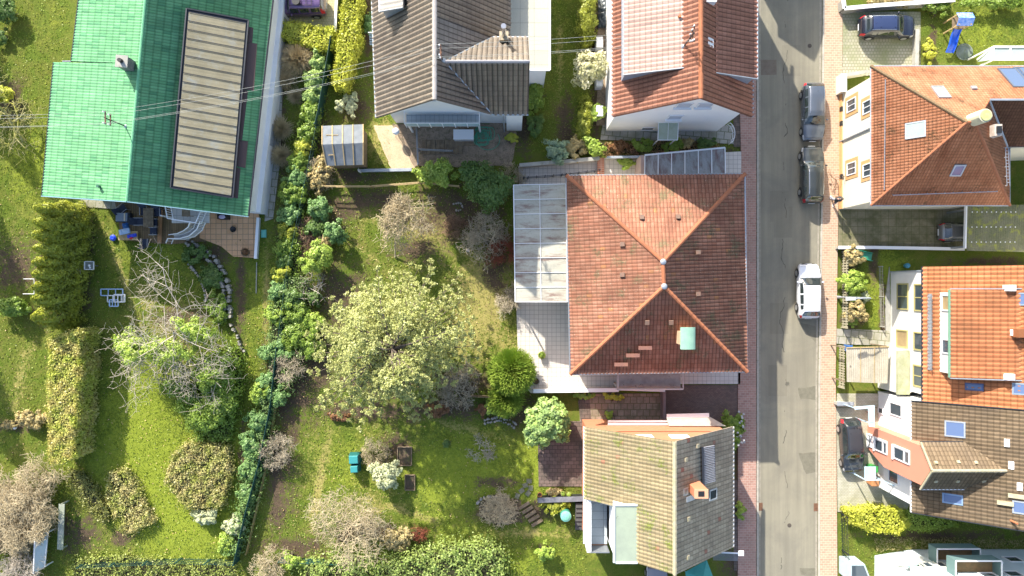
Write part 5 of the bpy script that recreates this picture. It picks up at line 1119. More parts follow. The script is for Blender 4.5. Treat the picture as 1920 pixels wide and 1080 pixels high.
# ================================================================ B9 buff-roofed house at the bottom
def house_buff():
    t = thing('house', 'orange gabled house with mossy buff roof, an orange chimney and a recessed roof terrace', 'house', P(1235, 930))
    ze, zr = 4.8, 9.5; yn, ys = P(0, 800, ze).y, P(0, 1025, ze).y; xl, xe = P(1095, 0, ze).x, P(1375, 0, ze).x; xr = P(1265, 0, zr).x
    W = Pl((xr, yn, zr), (xr, ys, zr), (xl, ys, ze)); E = Pl((xr, yn, zr), (xr, ys, zr), (xe, ys, ze))
    # west slope around the terrace opening
    q = [W.hit(1098, 936), W.hit(1149, 951)]; yt = W.hit(1120, 941).y; xt = P(1148, 0, 6.2).x; yb = W.hit(1150, 1052).y
    kw = (zr - ze) / (xr - xl)
    tiles(t, 'roof_slope', W, [(xl, yn, ze), (xr, yn, zr), W.at(xr, yt), W.at(xl, yt)], T_BUFF, .26, .3, .04, .03)
    xd = W.hit(1187, 1000).x + .15
    tiles(t, 'roof_slope', W, [W.at(xd, yt), W.at(xr, yt), (xr, ys, zr), W.at(xd, ys)], T_BUFF, .26, .3, .04, .03)
    tiles(t, 'roof_slope', E, [(xr, yn, zr), (xr, ys, zr), (xe, ys, ze), (xe, yn, ze)], tilemat('buff_tiles_lightened', (.40, .35, .27), (.54, .48, .38), moss=(.3, .3, .08), mossat=(.64, .7), dirt=(.25, .22, .18), dirtat=(.45, .7), tw=.3, th=.34, odd=(.45, .2, .15), oddp=.02), .3, .34, .04, .03)  # east slope colours lightened, highlights on the tiles painted into them
    ridge(t, (xr, yn, zr), (xr, ys, zr), RIDGE_BUFF, .14)
    gutter(t, (xl, yn, ze), (xl, W.hit(1098, 1020).y, ze), WPAINT, .06); gutter(t, (xe, yn, ze), (xe, ys, ze), WPAINT, .06)
    yw = yn - .4; w0, w1 = xl + .35, xe - .4
    # body: full-height block east of the terrace strip, lower under it
    m = MB(); xm = xt
    m.prism([(xm, ys + .3), (w1, ys + .3), (w1, yw), (xm, yw)], -.3, 4.7); m.build('wall', ORANGEW, t)
    def zat(x): return W.at(x, 0).z if x < xr else E.at(x, 0).z
    for y_, yy in ((yw, yw - .3), (ys + .6, ys + .3)):
        m = MB()
        pts = [(w0, ze - .2 + .25), (xr, zr - .25), (w1, zat(w1) - .2), (w1, 4.5), (w0, 4.5)]
        v_ = [(x, y_, z) for x, z in pts] + [(x, yy, z) for x, z in pts]; k = len(pts)
        if y_ == yw or True:
            if y_ != yw: v_ = [(max(x, xd + .1), y, z if x >= xd else zat(xd) - .3 if z > 4.6 else z) for x, y, z in v_]
            m.add(v_, [tuple(range(k)), tuple(range(k, 2 * k))[::-1]] + [(i, (i + 1) % k, k + (i + 1) % k, k + i) for i in range(k)])
        m.build('gable_wall', ORANGEW, t)
    m = MB(); m.prism([(w0, yt - .1), (xm + .01, yt - .1), (xm + .01, yw), (w0, yw)], -.3, 4.7); m.prism([(w0, yb), (xm + .01, yb), (xm + .01, yt - .1), (w0, yt - .1)], -.3, 3.55); m.build('side_wall', ORANGEW, t)
    # terrace: floor, parapet, glass front, dormer block behind
    MB().prism([(w0 + .1, yb + .1), (xm, yb + .1), (xm, yt - .15), (w0 + .1, yt - .15)], 3.55, 3.62).build('terrace_floor', brickmat('blue_grey_slabs', (.42, .48, .52), (.48, .54, .57), (.25, .3, .33), 1.2, .6, .02, 0), t)
    MB().beam((w0, yt - .05, 4.3), (w0, yb, 4.3), .3, 1.3).build('terrace_parapet', WPAINT, t)
    MB().beam((w0, yb, 4.3), (xm, yb, 4.3), .06, 1.3).build('terrace_front', GREYMET, t)
    MB().prism([(w0, yt - .1), (xm + .1, yt - .1), (xm + .1, yt + .05), (w0, yt + .05)], 3.5, [ze, W.at(xm, 0).z - .05, W.at(xm, 0).z - .05, ze]).build('terrace_side_wall', WPAINT, t)
    zd = W.at(xd, 0).z + .02; y0 = P(0, 949, zd).y
    MB().prism([(xm, P(0, 1050, zd).y), (xd + .1, P(0, 1050, zd).y), (xd + .1, y0 - .0), (xm, y0)], 3.5, zd - .1).build('dormer_wall', WPAINT, t)
    rf = M('felt_sage', (.3, .36, .28), (.26, .31, .25), 1, .9, .08, 20, .05, stain=(.03, .035, .02), stain_at=(.64, .7))
    MB().prism([(xm - .1, P(0, 1054, zd).y), (xd + .15, P(0, 1054, zd).y), (xd + .15, y0 + .1), (xm - .1, y0 + .1)], zd - .1, zd + .08).build('dormer_roof', rf, t)
    e = P(0, 1054, zd).y; MB().beam((xm - .1, e, zd + .06), (xm - .1, y0 + .1, zd + .06), .14, .16).beam((xm, e, zd + .06), (xd + .1, e, zd + .06), .12, .16).beam((xm, y0 + .1, zd + .06), (xd + .1, y0 + .1, zd + .06), .12, .16).build('dormer_edge', plain('pale_blue_trim', (.5, .58, .64), .4), t)
    n, u = V(0, 1, 0), V(1, 0, 0)
    for px_ in (1206, 1273): window(t, (P(px_, 807, 6.2).x, yw, 6.3), u, ZV, n, 1.3, .9, WPAINT, plain('white_blind', (.7, .7, .68), .5), .08, bars=1)
    # chimney
    c = E.hit(1302, 912); ch = MB().box(c - V(0, 0, .8), .85, .55, 2.4).build('chimney', ORANGEW, t); MB().box(c + V(0, 0, 1.6), .4, .35, .06).build('flue', BLACK, ch); MB().box(c + V(0, 0, 1.6), .89, .59, .05).build('chimney_rim', M('orange_rim', (.62, .33, .2), (.56, .3, .18), 2), ch)
    MB().obox(E.hit(1293, 934) + E.n * .06, E.u, E.v, E.n, .35, .9, .08).build('flashing', ZINC, t)
    skylight(t, E, [(1280, 916), (1289, 914), (1289, 928), (1280, 928)], GREYMET, plain('grey_hatch', (.22, .23, .2), .5), 'roof_hatch'); skylight(t, E, [(1328, 918), (1343, 915), (1343, 934), (1329, 940)], ZINC, GLASSD)
    # tube collector
    q = [E.hit(1317, 838, .15), E.hit(1339, 834, .15), E.hit(1341, 903, .15), E.hit(1319, 909, .15)]; m = MB()
    for i in range(22): k = (i + .5) / 22; m.cyl(q[0].lerp(q[3], k), q[1].lerp(q[2], k), .045, .045, 6)
    sc = m.build('tube_collector', M('collector_tubes', (.4, .4, .42), (.3, .3, .33), 5, .3), t)
    MB().beam(q[0], q[3], .14, .12).beam(q[1], q[2], .06, .06).beam(q[0].lerp(q[3], .5), q[1].lerp(q[2], .5), .08, .06).build('collector_frame', DARKMET, sc)
    for q_ in ((1307, 836), (1285, 862), (1290, 973), (1289, 1045)): c = E.hit(*q_); MB().obox(c + E.n * .05, E.u, E.v, E.n, .26, .26, .1).build('vent_tile', RIDGE_BUFF, t)
    # northern lean-to roofs
    z = 2.4; a, b = P(1140, 789, z), P(1252, 796, z); MB().prism([(a.x, yw), (b.x, yw), (b.x, a.y), (a.x, a.y)], z - .15, z).build('canopy_roof', M('white_canopy', (.62, .58, .57), (.55, .5, .5), 1.5), t)
    MB().beam((a.x, a.y, z + .02), (b.x, a.y, z + .02), .1, .12).beam((a.x, a.y - .28, z + .02), (b.x, a.y - .28, z + .02), .05, .06).build('canopy_edge', WPAINT, t)
    g = [P(1250, 784, 2.6), P(1332, 782, 2.6), P(1358, 797, 2.6), P(1252, 797, 2.6)]; pv = Pl(g[0], g[1], g[3] + V(0, 0, .3)); tiles(t, 'awning', pv, [pv.at(p.x, p.y) for p in g], M('awning_grey', (.42, .38, .32), (.34, .3, .26), 2), .12, 6, .02, 0, 'corr', .04)
    MB().beam(g[0] + V(0, .15, 0), g[1] + V(-.1, .15, 0), .3, .08).build('awning_edge', WPAINT, t)
    m = MB(); a = P(1108, 1080, 3.0)
    # balcony at the south east corner
    z = 4.2; p = P(1366, 1035, z); m = MB(); m.beam((p.x - 1.2, p.y, z), (p.x + .9, p.y - .1, z), .1, .06)
    m.box((p.x + .9, p.y - .1, z - .1), .4, .35, .12); m.build('corner_rail', WPAINT, t)
    m = MB()
    for i in range(7): m.beam((p.x - 1.1, p.y - .1 - i * .08, z - .05), (p.x + .7, p.y - .15 - i * .08, z - .05), .03, .03)
    m.build('drying_lines', GREYMET, t)
    return t
house_buff()

def house_beyond():
    t = thing('house', 'neighbouring house just beyond the top edge, its shadow falls over the top of the street', 'house', V(17.6, 34, 0)); A, B, C, D = (16.3, 48), (16.3, 28.9), (19.3, 28.9), (19.3, 48)
    gable_block(t, A, B, C, D, 5.8, 6.9, WHITE); 
    for x, y in ((16.0, 17.8), (19.6, 17.8)): pl = Pl((y, 28.6, 7.0), (y, 48, 7.0), (x, 28.6, 5.75)); tiles(t, 'roof_slope', pl, [(y, 28.6, 7.0), (y, 48, 7.0), (x, 48, 5.75), (x, 28.6, 5.75)], T_REDD, .3, .36, .05, .02)
house_beyond()
# ================================================================ cars
def interp(x, tab):
    for (a, b), (c, d) in zip(tab[:-1], tab[1:]):
        if x <= c: k = (x - a) / (c - a + 1e-9); k = k * k * (3 - 2 * k) * .5 + k * .5; return b + (d - b) * k
    return tab[-1][1]
def car(name, label, px, py, ang, L, Wd, Ht, paint, kind='hatch', roofm=None, rails=False, z=0.02, cat='car', group=None, glass_tint=None, rack=False):
    c = P(px, py, .75); t = thing(name, label, cat, (c.x, c.y, z), R(ang), group); gl = glass_tint or GLASSD
    k = Ht / 1.45
    if kind == 'estate':
        zt = [(0, .5), (.015, .62), (.05, .74), (.22, .92), (.27, .96), (.40, 1.38), (.48, 1.45), (.75, 1.45), (.89, 1.38), (.965, 1.02), (.99, .9), (1, .55)]; ws, rw, side = (.275, .395), (.895, .96), [(.36, .54), (.56, .71), (.73, .86)]
    elif kind == 'box':
        zt = [(0, .6), (.02, .8), (.06, .9), (.24, 1.0), (.30, 1.04), (.36, 1.4), (.40, 1.45), (.75, 1.45), (.95, 1.43), (.985, 1.0), (.995, .9), (1, .55)]; ws, rw, side = (.30, .365), (.955, .983), [(.36, .52), (.55, .72), (.76, .92)]
    else:
        zt = [(0, .5), (.015, .62), (.05, .74), (.20, .92), (.25, .97), (.40, 1.38), (.48, 1.45), (.72, 1.44), (.86, 1.36), (.955, 1.04), (.985, .9), (1, .55)]; ws, rw, side = (.26, .395), (.865, .95), [(.35, .54), (.565, .73), (.75, .83)]
    zb = [(0, .48), (.02, .58), (.06, .68), (.25, .86), (.5, .92), (.88, .97), (.97, .88), (1, .5)]
    hw = [(0, .60), (.015, .70), (.05, .80), (.12, .87), (.22, .905), (.5, .92), (.8, .90), (.93, .84), (.985, .74), (1, .62)]
    def S(s, q, off=0.0):
        """point on the shell: s front to back, q -1..1 across"""
        x = L / 2 - s * L; w_ = interp(s, hw) * Wd / 1.84; T = interp(s, zt) * k; B = min(interp(s, zb) * k, T - .03); sill = .2 + .12 * (max(0, .06 - s) + max(0, s - .94)) / .06
        gh = max(0, min(1, (T - B) / .45)); wt = w_ * (.93 - .20 * gh); a = abs(q)
        ctl = [(0, wt * 0, T), (.3, wt * .62, T - .012), (.46, wt * .93, T - .05 - .02 * gh), (.54, wt, T - .09 * gh - .035), (.68, w_ * .965, B), (.8, w_, B * .72), (.92, w_ * .985, B * .42), (1, w_ * .93, sill)]
        for (a0, y0, z0), (a1, y1, z1) in zip(ctl[:-1], ctl[1:]):
            if a <= a1 + 1e-9: f = (a - a0) / (a1 - a0); y = y0 + (y1 - y0) * f; zz = z0 + (z1 - z0) * f; break
        return Vector((x, math.copysign(y, q), zz))
    def SN(s, q, off):
        p = S(s, q)
        if not off: return p
        e = .004; n = (S(min(1, s + e), q) - S(max(0, s - e), q)).cross(S(s, q + e) - S(s, q - e)); n.normalize()
        if n.dot(p - Vector((p.x * .6, 0, .5))) < 0: n = -n
        return p + n * off
    def patch(s0, s1, q0, q1, off, ns=8, nq=10, taper=None):
        m = MB(); vs_ = []
        for i in range(ns + 1):
            for j in range(nq + 1):
                s = s0 + (s1 - s0) * i / ns; f = j / nq
                if taper: q = (q0[0] + (q0[1] - q0[0]) * i / ns) * (1 - f) + (q1[0] + (q1[1] - q1[0]) * i / ns) * f
                else: q = q0 + (q1 - q0) * f
                vs_.append(SN(s, q, off))
        return m.add(vs_, [(i * (nq + 1) + j, i * (nq + 1) + j + 1, (i + 1) * (nq + 1) + j + 1, (i + 1) * (nq + 1) + j) for i in range(ns) for j in range(nq)])
    ns = 60; qs = [-1, -.96, -.92, -.86, -.8, -.74, -.68, -.62, -.54, -.5, -.46, -.38, -.3, -.15, 0, .15, .3, .38, .46, .5, .54, .62, .68, .74, .8, .86, .92, .96, 1]; m = MB(); vs_ = [S(i / ns, q) for i in range(ns + 1) for q in qs]; nq = len(qs)
    fs = [(i * nq + j, (i + 1) * nq + j, (i + 1) * nq + j + 1, i * nq + j + 1) for i in range(ns) for j in range(nq - 1)] + [tuple(range(nq)), tuple(range(ns * nq, ns * nq + nq))[::-1]] + [(i * nq + nq - 1, (i + 1) * nq + nq - 1, (i + 1) * nq, i * nq) for i in range(ns)]
    body = m.add(vs_, fs).build('body', paint, t, True, local=True)
    patch(ws[0], ws[1], (-.62, -.53), (.62, .53), .007, 8, 14, 1).build('windscreen', gl, t, True, local=True)
    patch(rw[0], rw[1], (-.5, -.58), (.5, .58), .007, 6, 12, 1).build('rear_window', gl, t, True, local=True)
    for s_ in (-1, 1):
        for a, b in side: patch(a, b, (s_ * .56, s_ * .56), (s_ * .665, s_ * .665), .006, 6, 4, 1).build('side_window', gl, t, True, local=True)
        patch(.025, .10, s_ * .66, s_ * .80, .008, 4, 4).build('headlight', plain('lamp_glass', (.6, .62, .64), .1), t, True, local=True)
        patch(.935, .99, s_ * .58, s_ * .78, .010, 4, 4).build('tail_light', plain('tail_red', (.5, .02, .03), .2), t, True, local=True)
        q = S(ws[0] + .08, s_ * .68); MB().ell(q + Vector((.02, s_ * .12, .05)), .07, .11, .065, 10, 6).build('mirror', paint, t, True, local=True)
        for sx in (.17, .80):
            y = interp(sx, hw) * Wd / 1.84; w_ = MB().cyl((L / 2 - sx * L, s_ * (y - .2), .32), (L / 2 - sx * L, s_ * (y + .015), .32), .32, .31, 22).build('wheel', plain('tyre', (.02, .02, .022), .8), t, local=True)
            mr = MB().cyl((L / 2 - sx * L, s_ * (y + .016), .32), (L / 2 - sx * L, s_ * (y + .03), .32), .215, .19, 16)
            mr.build('rim', plain('alloy', (.5, .51, .52), .3, .7), w_, local=True)
            m2 = MB()
            for i in range(14):
                a = math.pi * (i + .5) / 14; m2.obox(Vector((L / 2 - sx * L + .37 * math.cos(a), s_ * (y + .004), .32 + .37 * math.sin(a))), Vector((-math.sin(a), 0, math.cos(a))), Vector((math.cos(a), 0, math.sin(a))), Vector((0, 1, 0)), .1, .06, .03)
            m2.build('wheel_arch', BLACK, t, local=True)
        if rails: patch(.44, .86, s_ * .40, s_ * .43, .03, 10, 1).build('roof_rail', plain('rail_chrome', (.6, .61, .62), .25, .8), t, local=True)
    # bonnet and tailgate seams, bumper, grille, plates, wipers, aerial
    dk = plain('seam', (.02, .02, .02), .6)
    m = patch(ws[0] - .012, ws[0] - .004, -.6, .6, .006, 1, 14); m.build('scuttle', dk, t, local=True)
    m = patch(.055, .059, -.56, .56, .004, 1, 12)
    for s_ in (-1, 1):
        f = patch(.06, ws[0] - .01, s_ * .575, s_ * .582, .004, 10, 1); m.add(f.v, f.f)
        for ss in (.33, .55, .74): f = patch(ss, ss + .0025, s_ * .67, s_ * .95, .004, 1, 6); m.add(f.v, f.f)
    m.build('panel_seams', dk, t, local=True)
    patch(.002, .016, -.5, .5, .008, 2, 8).build('grille', BLACK, t, local=True)
    for s0 in (.0, 1.0):
        x = L / 2 + .012 if s0 == 0 else -L / 2 - .012; MB().box((x, 0, .42), .02, .5, .11).build('number_plate', WPAINT, t, local=True)
    for y in (.12, -.45): a, b = SN(ws[0] + .005, y, .02), SN(ws[0] + .05, y - .35 * 1, .02); MB().cyl(a, b, .012, .008, 5).build('wiper', BLACK, t, local=True)
    q = S(.8 if kind != 'box' else .42, 0); MB().cyl(q, q + Vector((-.08, 0, .16)), .012, .006, 6).build('aerial', BLACK, t, local=True)
    if kind in ('hatch', 'estate') and roofm: patch(.43, .84, -.40, .40, .006, 8, 10).build('roof_panel', roofm, t, True, local=True)
    if rack:
        m = MB()
        for xx in (.55, .1, -.35, -.8, -1.2): m.cyl((xx, -.5, Ht + .1), (xx, .5, Ht + .1), .02, .02, 6)
        for y in (-.5, 0, .5): m.cyl((.6, y, Ht + .1), (-1.25, y, Ht + .1), .02, .02, 6)
        for xx in (.5, -1.1):
            for y in (-.48, .48): m.cyl((xx, y, Ht - .08), (xx, y, Ht + .1), .02, .02, 6)
        m.build('roof_rack', BLACK, t, local=True); MB().cyl((-.1, .28, Ht + .2), (-.1, .28, Ht + .36), .3, .3, 20).build('spare_wheel', BLACK, t, local=True)
        MB().box((L * .27, 0, .99), .35, .5, .05).build('bonnet_scoop', plain('lilac_scoop', (.5, .47, .55), .3), t, local=True)
    return t
def paint(name, col, metal=.35, rough=.25): return plain(name, col, rough, metal, .5, 1.0)
car('parked_car', 'silver grey estate car parked nearest the top of the street, bonnet towards the next car', 1526, 209, -90, 4.5, 1.72, 1.42, paint('paint_silver', (.12, .14, .17)), 'estate', rails=True, group='cars parked along the kerb')
car('parked_car', 'dark grey estate car with silver roof rails parked between the silver and white cars', 1524, 327, 90, 4.42, 1.75, 1.45, paint('paint_grey', (.055, .062, .06)), 'estate', rails=True, group='cars parked along the kerb')
car('parked_car', 'white hatchback parked on the street beside the small front garden', 1518, 546, 90, 4.25, 1.74, 1.42, paint('paint_white', (.72, .74, .78), 0), 'hatch', group='cars parked along the kerb')
car('parked_car', 'dark blue compact car on the block paving below the white garden wall', 1665, 49, 0, 4.3, 1.72, 1.5, paint('paint_blue', (.018, .02, .036)), 'hatch', plain('blue_glass_roof', (.03, .045, .11), .08, 0, .8), rails=True)
car('parked_car', 'dark anthracite estate car with a glass roof beside the salmon pink bay', 1598, 836, -86, 4.2, 1.66, 1.42, paint('paint_anthracite', (.04, .045, .052)), 'estate', plain('tinted_roof', (.04, .042, .05), .5, 0, .3))
car('parked_car', 'silver car with red tail lights half hidden under the corrugated garage roof', 1812, 435, 0, 4.0, 1.5, 1.35, paint('paint_silver2', (.2, .2, .2)), 'hatch')
car('parked_car', 'purple off-road car with roof rack above the clipped yellow green hedge', 562, 8, 180, 4.0, 1.75, 1.7, paint('paint_purple', (.15, .09, .2)), 'box', rack=True)
# ================================================================ garden and street furniture
def wall_run(name, label, cat, pts, h, th, mat, cap=None, z=0, group=None):
    Q = [P(x, y, h) for x, y in pts]; m = MB(); mc = MB(); t = thing(name, label, cat, (Q[0].x, Q[0].y, 0), group=group)
    for a, b in zip(Q[:-1], Q[1:]):
        m.beam(Vector((a.x, a.y, h / 2 - .1)), Vector((b.x, b.y, h / 2 - .1)), th, h + .2)
        mc.beam(Vector((a.x, a.y, h + .03)), Vector((b.x, b.y, h + .03)), th + .08, .06)
    m.build('wall', mat, t)
    if cap: mc.build('coping', cap, t)
    return t
wall_run('garden_wall', 'white garden wall above the block paved space of the dark blue car', 'wall', [(1581, 0), (1583, 16), (1650, 10), (1790, 0)], .8, .22, CONC, WPAINT)
wall_run('garden_wall', 'low white wall piece at the corner of the cream house', 'wall', [(1579, 142), (1628, 134)], .8, .2, CREAM, CONC)
wall_run('garden_wall', 'short white gate wall beside the pavement above the cream house', 'wall', [(1582, 138), (1582, 172)], 1.0, .35, CREAM, WPAINT)
wall_run('garden_wall', 'long low white wall along the lower edge of the mossy yard', 'wall', [(1572, 464), (1640, 464), (1808, 467)], .6, .16, CONC, WPAINT)
wall_run('retaining_wall', 'white bordered wall along the driveway of the dark blue car', 'wall', [(1720, 55), (1718, 138)], .5, .2, CONC, CONC)
wall_run('garden_wall', 'long white retaining wall on the lower edge of the tiled terrace', 'wall', [(1000, 733), (1160, 731), (1160, 728), (1247, 731)], .9, .22, M('wall_cream', (.62, .56, .52), (.5, .44, .4), 1), WPAINT)
wall_run('garden_wall', 'pale garden wall along the top of the north tiled terrace', 'wall', [(974, 310), (1124, 297)], .9, .2, M('wall_pinkish', (.5, .45, .42), (.4, .35, .32), 1), CONC)
wall_run('garden_wall', 'thin metal edged wall between the vine terrace and the flower bed', 'wall', [(1138, 295), (1203, 294)], .9, .1, CONC, ZINC)
wall_run('brick_pillar', 'red brick stair flight between two halves of the north terrace', 'steps', [(1127, 296), (1127, 326)], .5, .5, brickmat('brick_red', (.45, .16, .09), (.52, .2, .12), (.6, .4, .3), .6, .16, .03, 0))
wall_run('garden_wall', 'dark purple boundary wall below the slab path, running to the street house', 'wall', [(1246, 735), (1246, 786)], 1.0, .2, M('wall_mauve', (.22, .17, .17), (.17, .13, .13), 1))
wall_run('garden_wall', 'narrow blue grey edging wall under the gravel garden of the brown house', 'wall', [(672, 320), (772, 318)], .4, .15, CONC, ZINC)
wall_run('garden_wall', 'dark retaining wall holding plant pots below the dark paved yard', 'wall', [(1008, 938), (1096, 935)], .7, .3, DARKMET, M('slate_cap', (.12, .13, .16), (.2, .21, .24), 2))
wall_run('terrace_edge', 'white kerb on the right side of the orange tiled terrace', 'wall', [(484, 408), (479, 485)], .35, .14, WHITE, WPAINT)
wall_run('garden_wall', 'low wall between the salmon house driveway and the pavement', 'wall', [(1569, 757), (1601, 757)], .6, .2, CONC, ZINC)
wall_run('garden_edge', 'thin straight concrete edging strip in the lawn below the orange terrace', 'edging', [(481, 492), (480, 550)], .05, .06, CONC)
wall_run('boundary_wall', 'white gravel boards beside the purple car and tall hedge', 'wall', [(632, -20), (628, 62)], .5, .12, CONC, WPAINT)
def fence(name, label, pts, h, kind, mat, n=None, gap=.16, group=None, cat='fence'):
    Q = [P(x, y, 0) for x, y in pts]; t = thing(name, label, cat, Q[0], group=group)
    for a, b in zip(Q[:-1], Q[1:]):
        L = (b - a).length; d = (b - a) / L; m = MB(); up = V(0, 0, 1)
        k = max(1, int(L / 2.2))
        for i in range(k + 1): MB().box(a + d * L * i / k - V(0, 0, .1), .08, .08, h + .15, math.atan2(d.y, d.x)).build('post', mat, t)
        if kind == 'picket':
            j = int(L / gap)
            for i in range(j): c = a + d * (i + .5) * L / j; m.obox(c + V(0, 0, h / 2 + .05), d, d.cross(up), up, gap * .55, .03, h)
            m.build('picket_panel', mat, t)
            r_ = MB()
            for z in (.25, h * .8): r_.beam(a + V(0, 0, z), b + V(0, 0, z), .05, .08)
            r_.build('rail', mat, t)
        elif kind == 'bars':
            j = int(L / gap); [m.box(a + d * (i + .5) * L / j, .06, .06, h + .12) for i in range(j)]
            for z in (.3, h * .85): m.beam(a + V(0, 0, z), b + V(0, 0, z), .04, .04)
            m.build('bars', mat, t)
        elif kind == 'rail':
            for z in (.35, .75, h): MB().beam(a + V(0, 0, z), b + V(0, 0, z), .05, .07).build('rail', mat, t)
        elif kind == 'mesh':
            for z in (.1, h / 2, h): m.beam(a + V(0, 0, z), b + V(0, 0, z), .02, .02)
            j = int(L / .25)
            for i in range(j): c = a + d * (i + .5) * L / j; m.beam(c, c + V(0, 0, h), .012, .012)
            for i in range(int(h / .25)): m.beam(a + V(0, 0, i * .25), b + V(0, 0, i * .25), .012, .012)
            m.build('wire_mesh', mat, t)
        elif kind == 'solid':
            m.obox((a + b) / 2 + V(0, 0, h / 2), d, d.cross(up), up, L, .03, h); m.build('privacy_panel', mat, t)
    return t
wg = M('grey_fence_wood', (.42, .39, .28), (.3, .28, .19), 4, .9)
fence('picket_fence', 'weathered picket fence along the pavement by the small front garden', [(1579, 472), (1578, 614)], .9, 'picket', wg, gap=.2)
fence('picket_fence', 'weathered picket fence beside the corrugated shelter', [(1573, 648), (1572, 725)], .9, 'picket', wg, gap=.2)
green = plain('fence_green', (.012, .06, .05), .6)
fence('privacy_fence', 'upper green privacy fence between the hedge row and the tall yellow hedge', [(629, 82), (606, 215), (600, 240)], 1.5, 'solid', green)
fence('wire_fence', 'middle green wire fence among the boundary shrubs', [(600, 245), (545, 520), (530, 640)], 1.2, 'mesh', green)
fence('privacy_fence', 'lower green privacy fence along the bright lawn, left of the timber boards', [(527, 650), (515, 760), (495, 860), (468, 960), (448, 1048)], 1.15, 'solid', green)
fence('wire_fence', 'green wire fence across the bottom of the bright lawn', [(448, 1050), (340, 1047), (160, 1055)], 1.0, 'mesh', green)
fence('wire_fence', 'green mesh fence at the bottom of the middle garden', [(530, 1045), (640, 1050)], 1.0, 'solid', green)
fence('timber_edging', 'old mossy timber boards on edge right of the green fence', [(520, 755), (500, 880), (465, 1035)], .5, 'solid', M('mossy_boards', (.34, .28, .12), (.22, .2, .08), 2, .9))
fence('trellis_fence', 'yellow brown trellis rail fence with short posts across the top of the middle garden', [(612, 352), (700, 352), (790, 345), (862, 352)], 1.0, 'rail', WOODY)
fence('iron_fence', 'black iron railing with upright bars on the north tiled terrace', [(982, 336), (1060, 330), (1122, 322)], 1.0, 'bars', DARKMET, gap=.58)
fence('metal_railing', 'dark metal garden railing beside the pavement at the lower right', [(1577, 962), (1581, 1100)], 1.0, 'mesh', DARKMET)
fence('garden_rail', 'grey metal post and rail left of the timber steps by the gravel garden', [(783, 245), (786, 312)], .9, 'rail', GREYMET)
fence('garden_rail', 'thin pale handrail reaching right over the timber steps', [(786, 283), (850, 286)], .8, 'rail', GREYMET)
fence('lattice_fence', 'low wooden fence at the right of the small front garden', [(1648, 500), (1651, 612)], .5, 'mesh', CONC)
fence('wooden_fence', 'brown plank fence behind the big pale tree', [(878, 740), (925, 742)], 1.0, 'solid', WOOD)
# gazebo shed with battens
def gazebo():
    z0, zr = 2.3, 2.9; a, b, c, d = P(604, 236, z0), P(681, 233, z0), P(681, 309, z0), P(612, 311, z0); r0, r1 = P(604, 271, zr), P(681, 268, zr)
    t = thing('garden_shed', 'small shed with grey felt roof and yellow battens by the hedge', 'shed', ((a + c) / 2).to_tuple()[:2] + (0,))
    f = M('grey_felt', (.19, .21, .23), (.14, .16, .18), 2, .85, .1, 20, .1)
    MB().slab([a, b, r1, r0], .04).build('roof_slope', f, t); MB().slab([r0, r1, c, d], .04).build('roof_slope', f, t)
    m = MB()
    for k in (0, .25, .5, .75, 1): m.beam(a.lerp(b, k) + V(0, 0, .03), r0.lerp(r1, k) + V(0, 0, .03), .07, .04); m.beam(r0.lerp(r1, k) + V(0, 0, .03), d.lerp(c, k) + V(0, 0, .03), .07, .04)
    m.beam(a.lerp(r0, .5) + V(.3, 0, .05), a.lerp(r0, .5) + V(1.2, 0, .05), .05, .03); m.beam(d.lerp(r0, .5) + V(.3, 0, .05), b.lerp(c, .72) + V(-.4, 0, .05), .05, .03); m.build('batten', WOODY, t)['kind'] = 'stuff'
    walls(t, inset([a, b, c, d], .18), 0, 2.25, WOOD)
    m = MB()
    for i in range(12): m.beam(V(c.x - .1 - i * .1, c.y + .3, 2.42), V(c.x - .25 - i * .1, c.y + 1.2, 2.7), .02, .03)
    m.build('reed_strip', M('reed', (.3, .3, .28), (.2, .2, .18), 8), t)
gazebo()
def lamp_post(name, label, base, tip, h, col):
    b = P(*base); q = P(*tip, h); t = thing(name, label, 'street lamp', b); MB().lathe(b, [(.11, 0), (.1, .5), (.06, .6), (.05, h - .1)], 12).build('pole', col, t)
    p = Vector((b.x, b.y, h - .15)); MB().tube([p, p.lerp(q, .5) + V(0, 0, .12), q], .04).build('arm', col, t)
    d = (q - p).normalized(); MB().obox(q + d * .2, d, d.cross(ZV), ZV, .75, .24, .1).build('lamp_head', M('lamp_grey', (.5, .52, .5), (.45, .47, .45), 2, .4), t)
lamp_post('street_lamp', 'slim street lamp leaning over the front garden shrubs', (1570, 557), (1600, 560), 5.0, ZINC)
lamp_post('street_lamp', 'short white lamp at the lower left corner of the felt roofed shed', (676, 322), (672, 318), .9, WPAINT)
